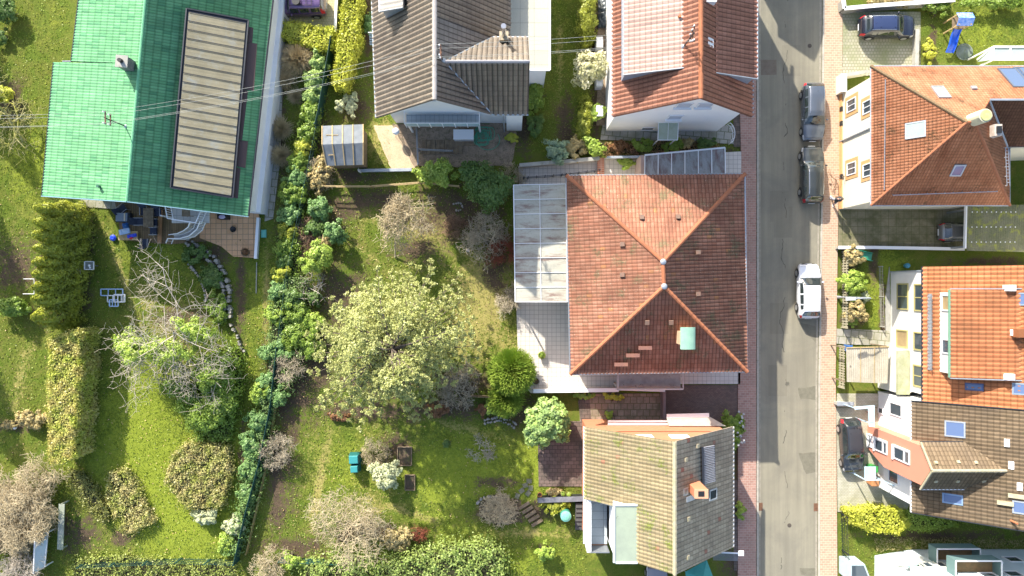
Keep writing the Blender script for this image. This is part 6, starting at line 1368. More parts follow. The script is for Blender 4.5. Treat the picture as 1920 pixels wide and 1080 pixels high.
# pedestrian
def person():
    b = P(1558, 377, 0); t = thing('person', 'walking pedestrian in a dark grey jacket and light trousers on the pavement', 'person', (b.x, b.y, .09), R(-90))
    # walking towards +x of its own frame, one leg forward, arms swinging
    J = {'pel': (0, 0, .95), 'sp': (.02, 0, 1.15), 'ch': (.04, 0, 1.38), 'nk': (.05, 0, 1.5), 'hd': (.07, 0, 1.62), 'hl': (0, .1, .9), 'kl': (.2, .1, .52), 'al': (.28, .1, .1), 'tl': (.42, .1, .05),
         'hr': (0, -.1, .9), 'kr': (-.05, -.1, .5), 'ar': (-.32, -.1, .14), 'tr': (-.22, -.1, .04), 'shl': (.03, .19, 1.42), 'el': (-.1, .25, 1.15), 'wl': (.02, .27, .92), 'shr': (.03, -.19, 1.42), 'er': (.1, -.25, 1.15), 'wr': (.3, -.24, 1.02)}
    Rr_ = {'pel': .16, 'sp': .15, 'ch': .17, 'nk': .06, 'hd': .06, 'hl': .1, 'kl': .065, 'al': .045, 'tl': .04, 'hr': .1, 'kr': .065, 'ar': .045, 'tr': .04, 'shl': .08, 'el': .05, 'wl': .032, 'shr': .08, 'er': .05, 'wr': .032}
    E_ = [('pel', 'sp'), ('sp', 'ch'), ('ch', 'nk'), ('nk', 'hd'), ('pel', 'hl'), ('hl', 'kl'), ('kl', 'al'), ('al', 'tl'), ('pel', 'hr'), ('hr', 'kr'), ('kr', 'ar'), ('ar', 'tr'), ('ch', 'shl'), ('shl', 'el'), ('el', 'wl'), ('ch', 'shr'), ('shr', 'er'), ('er', 'wr')]
    for s_, w_ in (('l', (.02, .27, .92)), ('r', (.3, -.24, 1.02))):     # fingers and thumb
        J['p' + s_] = (w_[0] + .03, w_[1], w_[2] - .06); Rr_['p' + s_] = .028; E_.append(('w' + s_, 'p' + s_))
        for i in range(4): k = 'f%d%s' % (i, s_); J[k] = (w_[0] + .05, w_[1] - .03 + i * .02, w_[2] - .13 - .008 * (i in (1, 2))); Rr_[k] = .009; E_.append(('p' + s_, k))
        k = 'th' + s_; J[k] = (w_[0] + .08, w_[1], w_[2] - .09); Rr_[k] = .01; E_.append(('p' + s_, k))
    ks = list(J); me = bpy.data.meshes.new('body'); me.from_pydata([J[k] for k in ks], [(ks.index(a), ks.index(c)) for a, c in E_], [])
    o = bpy.data.objects.new('body', me); COL.objects.link(o); o.parent = t; sk = o.modifiers.new('skin', 'SKIN'); ss = o.modifiers.new('sub', 'SUBSURF'); ss.levels = 1; ss.render_levels = 2
    for i, k in enumerate(ks): me.skin_vertices[0].data[i].radius = (Rr_[k], Rr_[k])
    me.skin_vertices[0].data[0].use_root = True; me.materials.append(M('skin', (.5, .3, .22), (.46, .27, .2), 5, .6))
    m = MB(); m.lathe((.03, 0, .86), [(.20, 0), (.19, .15), (.175, .3), (.215, .5), (.2, .58), (.09, .66)], 14).build('jacket', M('jacket_grey', (.045, .05, .055), (.03, .035, .04), 6), t, True, local=True)
    for s_, a, c, d in ((1, (.03, .19, 1.42), (-.1, .25, 1.15), (.0, .27, .95)), (-1, (.03, -.19, 1.42), (.1, -.25, 1.15), (.27, -.24, 1.04))): MB().cyl(a, c, .085, .065, 10).cyl(c, d, .065, .05, 10).ell(c, .066, .066, .066, 10, 6).build('sleeve', MATS['jacket_grey'], t, True, local=True)
    for s_, a, c, d in ((1, (0, .1, .92), (.2, .1, .52), (.28, .1, .12)), (-1, (0, -.1, .92), (-.05, -.1, .5), (-.31, -.1, .16))): MB().cyl(a, c, .115, .085, 10).cyl(c, d, .085, .065, 10).ell(c, .086, .086, .086, 10, 6).build('trouser_leg', M('trousers', (.32, .33, .38), (.26, .27, .32), 6), t, True, local=True)
    for x, y, z in ((.36, .1, .04), (-.26, -.1, .04)): MB().ell((x, y, z), .15, .055, .05).build('shoe', WPAINT, t, True, local=True)
    hd = MB(); hd.ell((.075, 0, 1.66), .1, .085, .125, 16, 12); hd.ell((.175, 0, 1.65), .025, .015, .02, 8, 6); hd.ell((.07, .088, 1.655), .025, .012, .03, 8, 6); hd.ell((.07, -.088, 1.655), .025, .012, .03, 8, 6); hd.build('head', MATS['skin'], t, True, local=True)
    MB().ell((.055, 0, 1.70), .11, .095, .11, 16, 10).build('hair', M('hair_grey', (.06, .055, .05), (.1, .09, .08), 20), t, True, local=True)
    for y in (.032, -.032): MB().ell((.168, y, 1.672), .012, .012, .009, 8, 6).build('eye', BLACK, t, local=True)
    MB().ell((.168, 0, 1.605), .012, .028, .007, 8, 6).build('mouth', M('lips', (.4, .15, .12), (.38, .14, .12), 5), t, local=True)
person()
# ---- seats, tables and play things on the deck
def chair(px, py, rot, label, col, mesh_, group='chairs around the deck table', h=.42, w_=.55, recl=0):
    c = P(px, py, .4); t = thing('garden_chair', label, 'chair', (c.x, c.y, .05), R(rot), group)
    MB().obox(V(0, 0, h), V(1, 0, 0), V(0, 1, 0), ZV, w_, w_, .04).build('seat', mesh_, t, local=True)
    q = .3 + recl; MB().obox(V(-w_ / 2 - q * .3, 0, h + .32), V(q, 0, -.6).normalized(), V(0, 1, 0), V(.6, 0, q).normalized(), .66, w_, .03).build('backrest', mesh_, t, local=True)
    for s_ in (-1, 1):
        MB().tube([V(w_ / 2, s_ * w_ / 2, 0), V(w_ / 2, s_ * w_ / 2, h + .2), V(-w_ / 2 - .1, s_ * w_ / 2, h + .24), V(-w_ / 2, s_ * w_ / 2, 0)], .02).build('armrest', col, t, local=True)
    return t
al = plain('chair_alu', (.42, .44, .46), .35, .5); ms = plain('chair_mesh', (.03, .04, .07), .8)
for i, (x, y, r_, lb) in enumerate([(272, 397, -90, 'black mesh chair at the top of the deck table'), (296, 399, -90, 'black mesh chair at the top right of the deck table'), (263, 416, 0, 'black mesh chair left of the deck table'), (289, 418, 180, 'black mesh chair right of the deck table'),
                                    (289, 434, 180, 'black mesh chair lowest at the deck table'), (273, 455, 90, 'chair standing apart on the lawn edge below the deck'), (231, 392, 40, 'reclined chair under the roof edge left of the deck')]): chair(x, y, r_, lb, al, ms)
def table(name, label, px, py, lx, ly, h, mat, rot=0, legs=WOOD, z=.05):
    c = P(px, py, h); t = thing(name, label, 'table', (c.x, c.y, z), R(rot)); m = MB(); n = 7
    for i in range(n): m.obox(V(0, -ly / 2 + ly * (i + .5) / n, h - z), V(1, 0, 0), V(0, 1, 0), ZV, lx, ly / n * .88, .04)
    m.build('tabletop', mat, t, local=True)
    for a in (-1, 1):
        for b_ in (-1, 1): MB().box((a * (lx / 2 - .1), b_ * (ly / 2 - .1), 0), .06, .06, h - z - .02).build('leg', legs, t, local=True)
    return t
table('garden_table', 'slatted grey brown garden table on the wooden deck', 278, 408, 1.5, .8, .74, WOOD, 90)
table('play_table', 'light wooden play table covered in colourful toys left of the deck', 240, 442, 1.5, .7, .5, WOODY)
table('bench_plank', 'long orange brown bench plank right of the deck table', 300, 425, 2.6, .3, .4, M('orange_wood', (.42, .22, .1), (.36, .2, .1), 4), 88)
c = P(228, 407, .9); t = thing('barbecue', 'grey lidded barbecue grill left of the deck', 'barbecue', (c.x, c.y, .0))
MB().box((c.x, c.y, .75), .9, .65, .18).build('lid', plain('slate_lid', (.16, .2, .25), .4), t, bevel=.03); MB().box((c.x, c.y, .35), 1.1, .7, .4).build('cabinet', DARKMET, t)
for a in (-1, 1):
    for b_ in (-1, 1): MB().box((c.x + a * .45, c.y + b_ * .28, 0), .05, .05, .36).build('leg', DARKMET, t)
MB().obox(V(c.x + .25, c.y, .95), V(1, 0, 0), V(0, 1, 0), ZV, .1, .6, .02).build('handle', plain('cream_handle', (.6, .5, .35), .5), t)
def toys(name, label, px, py, col, sx, sy, h, z0=.0, kind='box'):
    c = P(px, py, z0 + h / 2); m = MB()
    if kind == 'box': m.box((c.x, c.y, z0), sx, sy, h * .6, .2); m.ell((c.x + sx * .1, c.y, z0 + h * .6), sx * .4, sy * .4, h * .4, 10, 6); m.cyl((c.x - sx * .3, c.y, z0 + h * .5), (c.x - sx * .3, c.y, z0 + h), sx * .12, sx * .08, 8)
    else: m.lathe((c.x, c.y, z0), [(sx * .8, 0), (sx, h * .6), (sx * .5, h), (sx * .2, h * .95)], 14)
    tag(m.build(name, col, smooth=False, bevel=0), label, 'toy')
BL = plain('toy_blue', (.02, .06, .6), .4); toys('toy_bucket', 'blue toy bucket lying on the lawn left of the play table', 212, 446, BL, .25, .2, .25, 0, 'l')
toys('toy_box', 'pale blue toy box on the play table', 233, 434, plain('toy_pale', (.4, .55, .75), .5), .8, .4, .25, .5); toys('toy_scooter', 'blue toy car on the right end of the play table', 247, 442, BL, .7, .25, .2, .5); toys('toy_chair', 'blue child chair above the play table', 235, 423, plain('toy_midblue', (.05, .2, .55), .5), .4, .4, .4, 0)
toys('toy_basket', 'red toy lying on the play table edge', 246, 446, plain('toy_red', (.6, .03, .02), .5), .25, .2, .15, .5)
# folded blue-white climbing frame on the lawn
def ladders():
    c = P(213, 556, 0); t = thing('climbing_frame', 'blue and white ladder frame toy lying on the lawn', 'climbing frame', c); k = 0
    bw = plain('frame_paleblue', (.42, .58, .85), .4)
    for (x0, y0, x1, y1) in ((191, 542, 232, 554), (205, 554, 234, 566), (210, 562, 226, 574), (220, 552, 240, 566)):
        a, b = P(x0, y0), P(x1, y1); m = MB(); z = .12 + .1 * k; k += 1
        for q0, q1 in (((a.x, a.y), (b.x, a.y)), ((a.x, b.y), (b.x, b.y)), ((a.x, a.y), (a.x, b.y)), ((b.x, a.y), (b.x, b.y))): m.beam((*q0, z), (*q1, z), .07, .07)
        for i in (1, 2): x = a.x + (b.x - a.x) * i / 3; m.beam((x, a.y, z), (x, b.y, z), .05, .05)
        m.beam((a.x, a.y, .0), (a.x, a.y, z), .06, .06); m.build('ladder_panel', bw if k % 2 else WPAINT, t)
ladders()
# raised balcony with spiral stair, white railings
def spiral():
    t = thing('balcony', 'white railed balcony and curved outside stair below the green roof', 'balcony', P(360, 410)); z = 2.4
    a, b = P(322, 386, z), P(392, 418, z); MB().prism([(a.x, b.y), (b.x, b.y), (b.x, a.y + .6), (a.x, a.y + .6)], z - .15, z).build('floor', brickmat('balcony_tiles', (.5, .48, .45), (.56, .54, .5), (.3, .3, .28), .5, .5, .02, 0), t)
    def rail(pts, z0, z1=None, name='railing'):
        m = MB()
        for i, (p, q) in enumerate(zip(pts[:-1], pts[1:])):
            p = Vector(p); q = Vector(q); L = (q - p).length; n = max(1, int(L / .16))
            m.beam(p + V(0, 0, .95), q + V(0, 0, .95), .06, .06); m.beam(p + V(0, 0, .1), q + V(0, 0, .1), .05, .05)
            for k in range(n): m.box(p.lerp(q, k / n), .03, .03, .95)
        return m.build(name, WPAINT, t)
    A = [P(321, 386, z), P(326, 412, z), P(378, 420, z), P(392, 388, z)]; rail(A, z)
    pts_o = [P(386, 418, 2.3), P(380, 432, 1.8), P(366, 444, 1.3), P(348, 449, .8), P(326, 449, .35), P(323, 457, .1)]; pts_i = [P(368, 418, 2.3), P(364, 428, 1.8), P(355, 435, 1.3), P(343, 440, .8), P(328, 442, .35)]
    rail(pts_o, 0, name='stair_railing'); rail(pts_i, 0, name='stair_railing')
    st = M('stair_grey', (.36, .36, .36), (.3, .3, .3), 2)
    m = MB(); n = 12
    def lp(P_, k): f = k * (len(P_) - 1); i = min(int(f), len(P_) - 2); return P_[i].lerp(P_[i + 1], f - i)
    for i in range(n):
        a0, a1 = lp(pts_o[:5], i / n), lp(pts_o[:5], (i + .85) / n); b0, b1 = lp(pts_i, i / n), lp(pts_i, (i + .85) / n); z_ = a0.z
        m.prism([(a0.x, a0.y), (b0.x, b0.y), (b1.x, b1.y), (a1.x, a1.y)], z_ - .08, z_)
    m.build('stair_treads', st, t)
    m = MB(); [m.box((q.x, q.y, 0), .1, .1, 2.3) for q in (P(330, 410, 0) , P(375, 416, 0))]; m.build('support_post', WPAINT, t)
    return t
spiral()
def pot(px, py, r_, h, label, mat, plant=None, z=0.0, seed=0, name='plant_pot', group=None):
    c = P(px, py, z + h); t = thing(name, label, 'plant pot', (c.x, c.y, z), group=group)
    MB().lathe((c.x, c.y, z), [(r_ * .7, 0), (r_, h), (r_ * 1.1, h), (r_ * 1.1, h + .03), (r_ * .9, h + .03), (r_ * .85, h - .06)], 18).build('pot', mat, t)
    MB().cyl((c.x, c.y, z + h - .08), (c.x, c.y, z + h - .04), r_ * .86, r_ * .86, 16).build('soil', SOIL, t)
    if plant:
        r = rng(seed); n = 260; e = unit(r, n, .9); C = np.array([c.x, c.y, z + h + .05]) + e * r_ * r.rand(n, 1) * 1.3; C[:, 2] = np.abs(C[:, 2] - (z + h)) + z + h
        V_, F_ = leaf_quads(C, e + [0, 0, .5], np.full(n, .05), r); mk('plant', V_, F_, plant, t)
pot(1016, 666, .26, .35, 'olive bowl with a green plant on the white tiled terrace', M('pot_olive', (.4, .42, .1), (.35, .38, .1), 3), L_MID, .1, 1)
pot(1005, 715, .28, .12, 'flat round stone dish in the lower corner of the tiled terrace', CONC, None, .1)
pot(1012, 928, .17, .3, 'bright terracotta pot, leftmost of three beside the dark yard', TERRA, None, .04); pot(1056, 926, .18, .3, 'buff pot, middle of three beside the dark yard', M('pot_buff', (.4, .34, .2), (.3, .26, .15), 3), L_MID, .04, 2); pot(1067, 927, .16, .3, 'mossy pot, rightmost of three beside the dark yard', M('pot_moss', (.3, .3, .14), (.22, .24, .1), 3), L_LIME, .04, 3)
pot(460, 473, .3, .4, 'wicker planter with a bare shrub on the orange terrace', WOOD, L_RUST, .06, 4); pot(1243, 1000, .0001, .0001, 'x', CONC) if False else None
pot(1632, 773, .2, .3, 'red flower pot by the blue framed entrance canopy', TERRA, L_RUST, .03, 5)
c = P(438, 430, .1); t = thing('fire_bowl', 'round dark iron bowl on the orange terrace', 'fire bowl', (c.x, c.y, .06)); MB().lathe((c.x, c.y, .06), [(.1, 0), (.22, .12), (.24, .16), (.2, .14), (.08, .06)], 18).build('bowl', BLACK, t)
c = P(418, 405, .6); t = thing('wood_stove', 'black cabinet with a lilac cloth beside the orange terrace wall', 'cabinet', (c.x, c.y, .06)); MB().box((c.x, c.y, .06), .72, .5, .8).build('cabinet', BLACK, t, bevel=.02); MB().ell((c.x + .05, c.y - .1, .9), .26, .16, .06, 12, 6).build('cloth', plain('lilac', (.5, .45, .65), .8), t)
c = P(366, 400, 2.5); t = thing('bistro_table', 'small wooden folding table on the white railed balcony', 'table', (c.x - .4, c.y, 2.4)); MB().obox((c.x - .4, c.y, 3.1), V(1, 0, 0), V(0, 1, 0), ZV, .6, .6, .03).build('tabletop', WOOD, t)
for s_ in (-1, 1): MB().cyl((c.x - .65, c.y + .25 * s_, 2.4), (c.x - .15, c.y + .25 * s_, 3.1), .02, .02, 6).build('leg', WOOD, t); MB().cyl((c.x - .15, c.y + .22 * s_, 2.4), (c.x - .65, c.y + .22 * s_, 3.1), .02, .02, 6).build('leg', WOOD, t)
# umbrella base / lamp on pole left of lawn, skimmer lid, tub
c = P(170, 498, .9); t = thing('bird_table', 'grey square bird table beside the conifer hedge', 'bird table', (c.x, c.y, 0)); MB().cyl((c.x, c.y, 0), (c.x, c.y, 1), .04, .04, 8).build('pole', GREYMET, t); MB().box((c.x, c.y, 1), .7, .6, .05).build('tray', M('tray', (.2, .22, .2), (.16, .18, .16), 3), t)
m = MB()
for a, b_ in (((-.35, -.3), (.35, -.3)), ((.35, -.3), (.35, .3)), ((.35, .3), (-.35, .3)), ((-.35, .3), (-.35, -.3))): m.beam((c.x + a[0], c.y + a[1], 1.08), (c.x + b_[0], c.y + b_[1], 1.08), .05, .08)
m.build('rim', WPAINT, t); MB().ell((c.x, c.y, 1.08), .1, .1, .06).ell((c.x + .05, c.y - .17, 1.07), .08, .07, .05).build('food_bowl', WPAINT, t)
c = P(494, 438, .1); tag(MB().box((c.x, c.y, -.02), .42, .62, .1).box((c.x, c.y, .08), .34, .54, .03).build('inspection_cover', plain('mint', (.12, .42, .34), .5), bevel=.02), 'mint green plastic lid in the lawn beside the orange terrace', 'lid')
def water_tank(px, py, sx, sy, h, label, mat, name='rain_barrel'):
    c = P(px, py, h); t = thing(name, label, 'rain barrel', (c.x, c.y, 0)); MB().lathe((c.x, c.y, 0), [(sx * .85, 0), (sx, h * .4), (sx, h * .7), (sx * .9, h)], 20).build('barrel', mat, t)
    MB().lathe((c.x, c.y, h), [(sx * .98, 0), (sx * .98, .05), (sx * .6, .12), (.05, .15)], 20).build('lid', M(mat.name + '_lid', (.16, .45, .36), (.2, .5, .4), 3, .5), t)
water_tank(1061, 968, .42, .42, 1.0, 'green round rain barrel right of the timber steps', plain('barrel_green', (.04, .22, .16), .5))
for q, s_, lb in (((663, 862), .42, 'larger teal compost bin on the lawn'), ((664, 880), .34, 'smaller teal compost bin just below the larger one')):
    c = P(*q, .8); t = thing('compost_bin', lb, 'compost bin', (c.x, c.y, 0)); MB().box((c.x, c.y, 0), s_ * 2.2, s_ * 2, .8, .05, .8).build('bin', plain('teal_dark', (.01, .11, .11), .5), t, bevel=.05); MB().box((c.x, c.y, .8), s_ * 1.7, s_ * 1.5, .08, .05, .9).build('lid', plain('teal', (.04, .26, .27), .4), t, bevel=.03)
# white box with blue-white lid and timber frame, garden hose, steps
c = P(869, 252, .9); t = thing('storage_box', 'white storage box standing on boards in front of the balcony', 'storage box', (c.x, c.y, 0)); MB().box((c.x, c.y, .1), 1.5, .72, .75).build('box', M('box_white', (.7, .72, .75), (.66, .68, .72), 2, .5), t, bevel=.03); MB().box((c.x, c.y, .85), 1.56, .78, .06).build('lid', WPAINT, t, bevel=.02); MB().box((c.x, c.y - .1, -.02), 1.7, 1.2, .1).build('base_boards', WOOD, t)
hw = MB()
r = random.Random(4)
for k in range(9):
    cx, cy = 905 + r.uniform(-8, 10), 258 + r.uniform(-10, 10); rx, ry = r.uniform(8, 16), r.uniform(7, 15); ph = r.random() * 6; pts = []
    for i in range(25): a = ph + i * .28; q = P(cx + rx * math.cos(a) + r.uniform(-.5, .5), cy + ry * math.sin(a) + 2 * math.sin(3 * a), .04 + .012 * k); pts.append(q)
    hw.tube(pts, .022, 5)
pts = [P(915 + 22 * math.cos(a), 262 + 19 * math.sin(a), .04) for a in np.linspace(-.6, 3.2, 30)]; hw.tube(pts, .022, 5)
tag(hw.build('garden_hose', plain('hose_green', (.08, .42, .26), .5)), 'tangled green garden hose on the gravel', 'hose')
t = thing('timber_steps', 'weathered timber steps in the gravel garden below the balcony', 'steps', P(825, 275))
for i in range(9): a = P(792 + i * 8.5, 265, 0); MB().box((a.x + .15, a.y - .45, -.05), .32, 1.1, .12 + .015 * (i % 3)).build('plank', WOOD, t)
t = thing('timber_steps', 'sleeper steps curving down beside the rockery bed', 'steps', P(993, 962))
for i in range(5):
    a = P(983 + i * 6, 948 + i * 8, .05); MB().box((a.x, a.y, -.05), .95, .24, .12 + .01 * i, .55).build('sleeper', WOOD, t)
t = thing('steps', 'dark stone steps on the left wall of the buff roofed house', 'steps', P(1086, 960))
for i in range(6): a = P(1090, 945 + i * 9, .1); MB().box((a.x, a.y, -.2), .95, .34, .75 - i * .1).build('tread', M('tread_dark', (.1, .1, .1), (.07, .075, .07), 3), t)
t = thing('stepping_stones', 'trail of sunken stepping stones in the lawn left of the dark yard', 'stepping stones', P(985, 910))
for i, (x, y) in enumerate(((992, 902), (985, 910), (978, 920), (990, 925), (970, 930), (995, 915))): a = P(x, y); MB().box((a.x, a.y, -.05), .4, .34, .09, .3 * i).build('stone', M('sunk_stone', (.2, .2, .14), (.15, .16, .1), 3, .95), t)
# stone wall of stacked rocks, one winding wall
def dry_wall(label, pts, w_, seed, size=.34, h=.35, name='rock_wall'):
    r = random.Random(seed); Q = [P(x, y) for x, y in pts]; m = MB()
    for a, b in zip(Q[:-1], Q[1:]):
        L = (b - a).length; n = int(L / (size * .8)); d = (b - a).normalized(); s_ = Vector((d.y, -d.x, 0))
        for i in range(n):
            k = max(1, int(w_ / size))
            for j in range(k):
                c = a + d * (i + r.random() * .6) * L / n + s_ * ((j + .5) / k - .5 + r.uniform(-.08, .08)) * w_; sz = size * r.uniform(.6, 1.15); hh = h * r.uniform(.7, 1.15)
                p = [(c.x + math.cos(t_ + .4 * r.random()) * sz * .5 * r.uniform(.75, 1.15), c.y + math.sin(t_ + .3 * r.random()) * sz * .5 * r.uniform(.7, 1.1)) for t_ in [q * 1.2566 + i for q in range(5)]]
                m.prism(p, -.1, [hh * r.uniform(.9, 1.08) for _ in p])
    return tag(m.build(name, STONE), label, 'wall')
dry_wall('winding dry stone wall from the orange terrace down beside the lawn', [(352, 452), (375, 468), (398, 485), (415, 505), (425, 535), (428, 570), (430, 600)], .85, 1)
dry_wall('short stone edging below the winding wall', [(432, 605), (445, 625), (452, 650), (460, 660)], .35, 2, .3); dry_wall('low stone edge left of the dark planting bed', [(355, 495), (375, 520), (385, 545), (388, 568)], .25, 3, .26, .2)
dry_wall('row of rounded stones below the bright spherical shrub', [(908, 790), (935, 785), (958, 792), (968, 800)], .5, 5, .22, .2); dry_wall('curved stone rim of the rockery bed in the right lawn', [(893, 945), (905, 932), (930, 930), (955, 938)], .2, 6, .28, .18); dry_wall('ring of stones around the dug circle near the twiggy shrub', [(850, 383), (862, 380), (868, 388), (862, 396), (852, 394)], .2, 7, .2, .14)
# raised beds
for pts, lb in (([(746, 838), (772, 838), (772, 872), (746, 872)], 'small raised soil bed in the lawn right of the pale grey shrub'), ([(760, 890), (778, 890), (778, 918), (760, 918)], 'small planted bed with timber rim below the soil bed')):
    Q = [P(*q) for q in pts]; t = thing('raised_bed', lb, 'raised bed', sum(Q, Vector()) / 4)
    MB().prism(inset(Q, .05), -.1, .1).build('soil', SOIL, t)
    for a, b in zip(Q, Q[1:] + Q[:1]): MB().beam(a + V(0, 0, .08), b + V(0, 0, .08), .06, .2).build('board', WOOD, t)
# playset with blue slide, pond, conservatory
def playset():
    c = P(1802, 40, 1.4); t = thing('playset', 'blue garden slide with a small climbing tower on the lawn', 'slide', (c.x, c.y, 0)); 
    for a in (-1, 1):
        for b_ in (-1, 1): MB().box((c.x + a * .45, c.y + b_ * .4, 0), .09, .09, 1.9).build('post', WOODY, t)
    MB().box((c.x, c.y, 1.1), 1.0, .9, .06).build('platform', WOOD, t)
    MB().slab([(c.x - .6, c.y - .5, 1.8), (c.x + .6, c.y - .5, 1.8), (c.x + .6, c.y + .0, 2.1), (c.x - .6, c.y + .0, 2.1)], .03).slab([(c.x - .6, c.y + .5, 1.8), (c.x + .6, c.y + .5, 1.8), (c.x + .6, c.y + .0, 2.1), (c.x - .6, c.y + .0, 2.1)], .03).build('roof', M('tarp_blue', (.08, .22, .7), (.3, .42, .8), 6), t)
    a, b = P(1795, 55, 1.1), P(1779, 99, .2); d = (b - a).normalized(); s_ = d.cross(ZV).normalized(); sb = plain('slide_blue', (.02, .1, .62), .3)
    sl_ = MB(); n = 10
    for i in range(n): k0, k1 = i / n, (i + 1) / n; f = lambda k: a.lerp(b, k) + V(0, 0, .15 * math.sin(k * math.pi * 2) * -.6); sl_.beam(f(k0), f(k1), .5, .03); sl_.beam(f(k0) + s_ * .26 + V(0, 0, .08), f(k1) + s_ * .26 + V(0, 0, .08), .04, .18); sl_.beam(f(k0) - s_ * .26 + V(0, 0, .08), f(k1) - s_ * .26 + V(0, 0, .08), .04, .18)
    sl_.build('chute', sb, t)
playset()
c = P(1807, 98); tag(MB().lathe((c.x, c.y, -.02), [(.62, 0), (.66, .12), (.58, .12), (.54, .04)], 24).build('paddling_pool', M('pond_water', (.2, .24, .22), (.12, .15, .1), 1, .2)), 'small grey green pond basin beside the blue slide', 'pond')
def conserv():
    z0, z1 = 2.2, 2.8; t = thing('conservatory', 'white framed glass conservatory roof above the orange tiled roof', 'conservatory', P(1900, 105)); q = [P(1862, 88, z1), P(1990, 88, z1), P(1990, 112, z1), P(1862, 112, z1)]
    gl = plain('pale_glass', (.34, .42, .4), .15); MB().slab([q[0], q[1], q[2] , q[3]], .04).build('glass_roof', gl, t); m = MB()
    for i in range(5): m.beam(q[0].lerp(q[1], i / 4) + V(0, 0, .04), q[3].lerp(q[2], i / 4) + V(0, 0, .04), .1, .08)
    m.beam(q[0] + V(0, 0, .04), q[1] + V(0, 0, .04), .12, .1).beam(q[3] + V(0, 0, .04), q[2] + V(0, 0, .04), .12, .1); m.beam(q[0], P(1832, 112, 1.8), .1, .08); m.build('frame', WPAINT, t)
    MB().slab([q[0], q[3], P(1832, 116, 1.7)], .04).build('glass_side', gl, t); m = MB()
    for p in (q[0], q[3], q[1], q[2]): m.box((p.x, p.y, 0), .1, .1, z1 - .05)
    m.build('post', WPAINT, t)
conserv()
# garage roof of corrugated sheet, white edge beam and posts
def garage():
    z = 2.5; t = thing('garage', 'low garage with a mossy dark corrugated roof right of the yard', 'garage', P(1860, 430)); a = [P(1812, 384, z + .12), P(1990, 384, z + .12), P(1990, 474, z), P(1813, 470, z)]; pv = Pl(a[0], a[1], (a[2] + a[3]) / 2)
    mt = M('mossy_corrugated', (.19, .19, .12), (.14, .15, .08), 1.1, .9, .3, 12, .2, stain=(.30, .32, .06), stain_at=(.52, .66)); 
    t0 = tiles(t, 'corrugated_roof', pv, [pv.at(p.x, p.y) for p in a], mt, .17, 8, .05, 0, 'corr', .05)
    p0, p1 = P(1810, 386, z), P(1808, 466, z); MB().beam(p0 + V(0, 0, .05), p1 + V(0, 0, .05), .1, .22).build('edge_board', WPAINT, t)
    walls(t, [(P(1905, 0, 0).x, p1.y + .15), (P(2000, 0, 0).x, p1.y + .15), (P(2000, 0, 0).x, p0.y - .3), (P(1905, 0, 0).x, p0.y - .3)], 0, z - .1, CREAM)
    for p in (p0, p1): MB().box((p.x + .25, p.y + (.15 if p is p1 else -.25), 0), .14, .14, z).build('post', GREYMET, t)
    m = MB(); rr = random.Random(2)
    for i in range(10):
        for k in (0, 1, 2): c = pv.at(P(1820 + i * 9, 0, z).x, P(0, 398 + k * 28, z).y); m.ell(c + V(0, 0, .08), .05, .05, .03, 8, 4)
    o = m.build('roof_screws', WPAINT, t); o['kind'] = 'stuff'
garage()
# pergola shelter with corrugated sheet by picket fence
def shelter():
    z = 2.3; t = thing('bin_shelter', 'pale corrugated shelter roof with fallen leaves beside the picket fence', 'shelter', P(1625, 685)); a = [P(1587, 652, z), P(1666, 650, z), P(1664, 719, z - .15), P(1588, 716, z - .15)]; pv = Pl(a[0], a[1], (a[2] + a[3]) / 2)
    tiles(t, 'corrugated_roof', pv, [pv.at(p.x, p.y) for p in a], M('pale_corrugated', (.46, .42, .33), (.36, .33, .25), .9, .7, .2, 10, .1, stain=(.06, .05, .04), stain_at=(.66, .7)), .14, 8, .03, 0, 'corr', .03)
    for p in a: MB().box((p.x * .995, p.y * .995, 0), .08, .08, p.z - .05).build('post', WOOD, t)
    m = MB()
    for k in (.33, .66): m.beam(pv.at(*a[0].lerp(a[1], k).xy) + V(0, 0, .05), pv.at(*a[3].lerp(a[2], k).xy) + V(0, 0, .05), .04, .03)
    m.beam(a[0] + V(0, 0, .04), a[1] + V(0, 0, .04), .08, .06); m.build('batten', WOODY, t)
shelter()
# bench under hedge, green slide by mossy yard wall, blue pot
def greenslide():
    a, b = P(1604, 476, .5), P(1634, 482, .3); tag(MB().beam(a, b, .55, .1).beam(a + V(0, .3, .12), b + V(0, .3, .12), .05, .25).beam(a + V(0, -.3, .12), b + V(0, -.3, .12), .05, .25).box((a.x, a.y, 0), .4, .5, .5).build('water_trough', plain('trough_green', (.03, .25, .16), .5), bevel=.02), 'green plastic trough in the corner of the small front garden', 'trough')
greenslide()
c = P(1702, 498, .3); tag(MB().lathe((c.x, c.y, 0), [(.16, 0), (.2, .3), (.18, .34), (.12, .3)], 14).build('watering_can', plain('can_blue', (.08, .3, .4), .5)), 'small blue green pot above the white house corner', 'pot')
c = P(1603, 660, .8); tag(MB().box((P(1584, 652, 0).x, P(0, 652, 0).y, 0), .2, .5, .95).box((P(1584, 652, 0).x, P(0, 652, 0).y, .95), .26, .56, .05).build('letter_box', plain('box_blue', (.05, .15, .42), .4), bevel=.02), 'blue letter box at the top of the picket fence by the shelter', 'letter box')
c = P(1634, 905, .7)
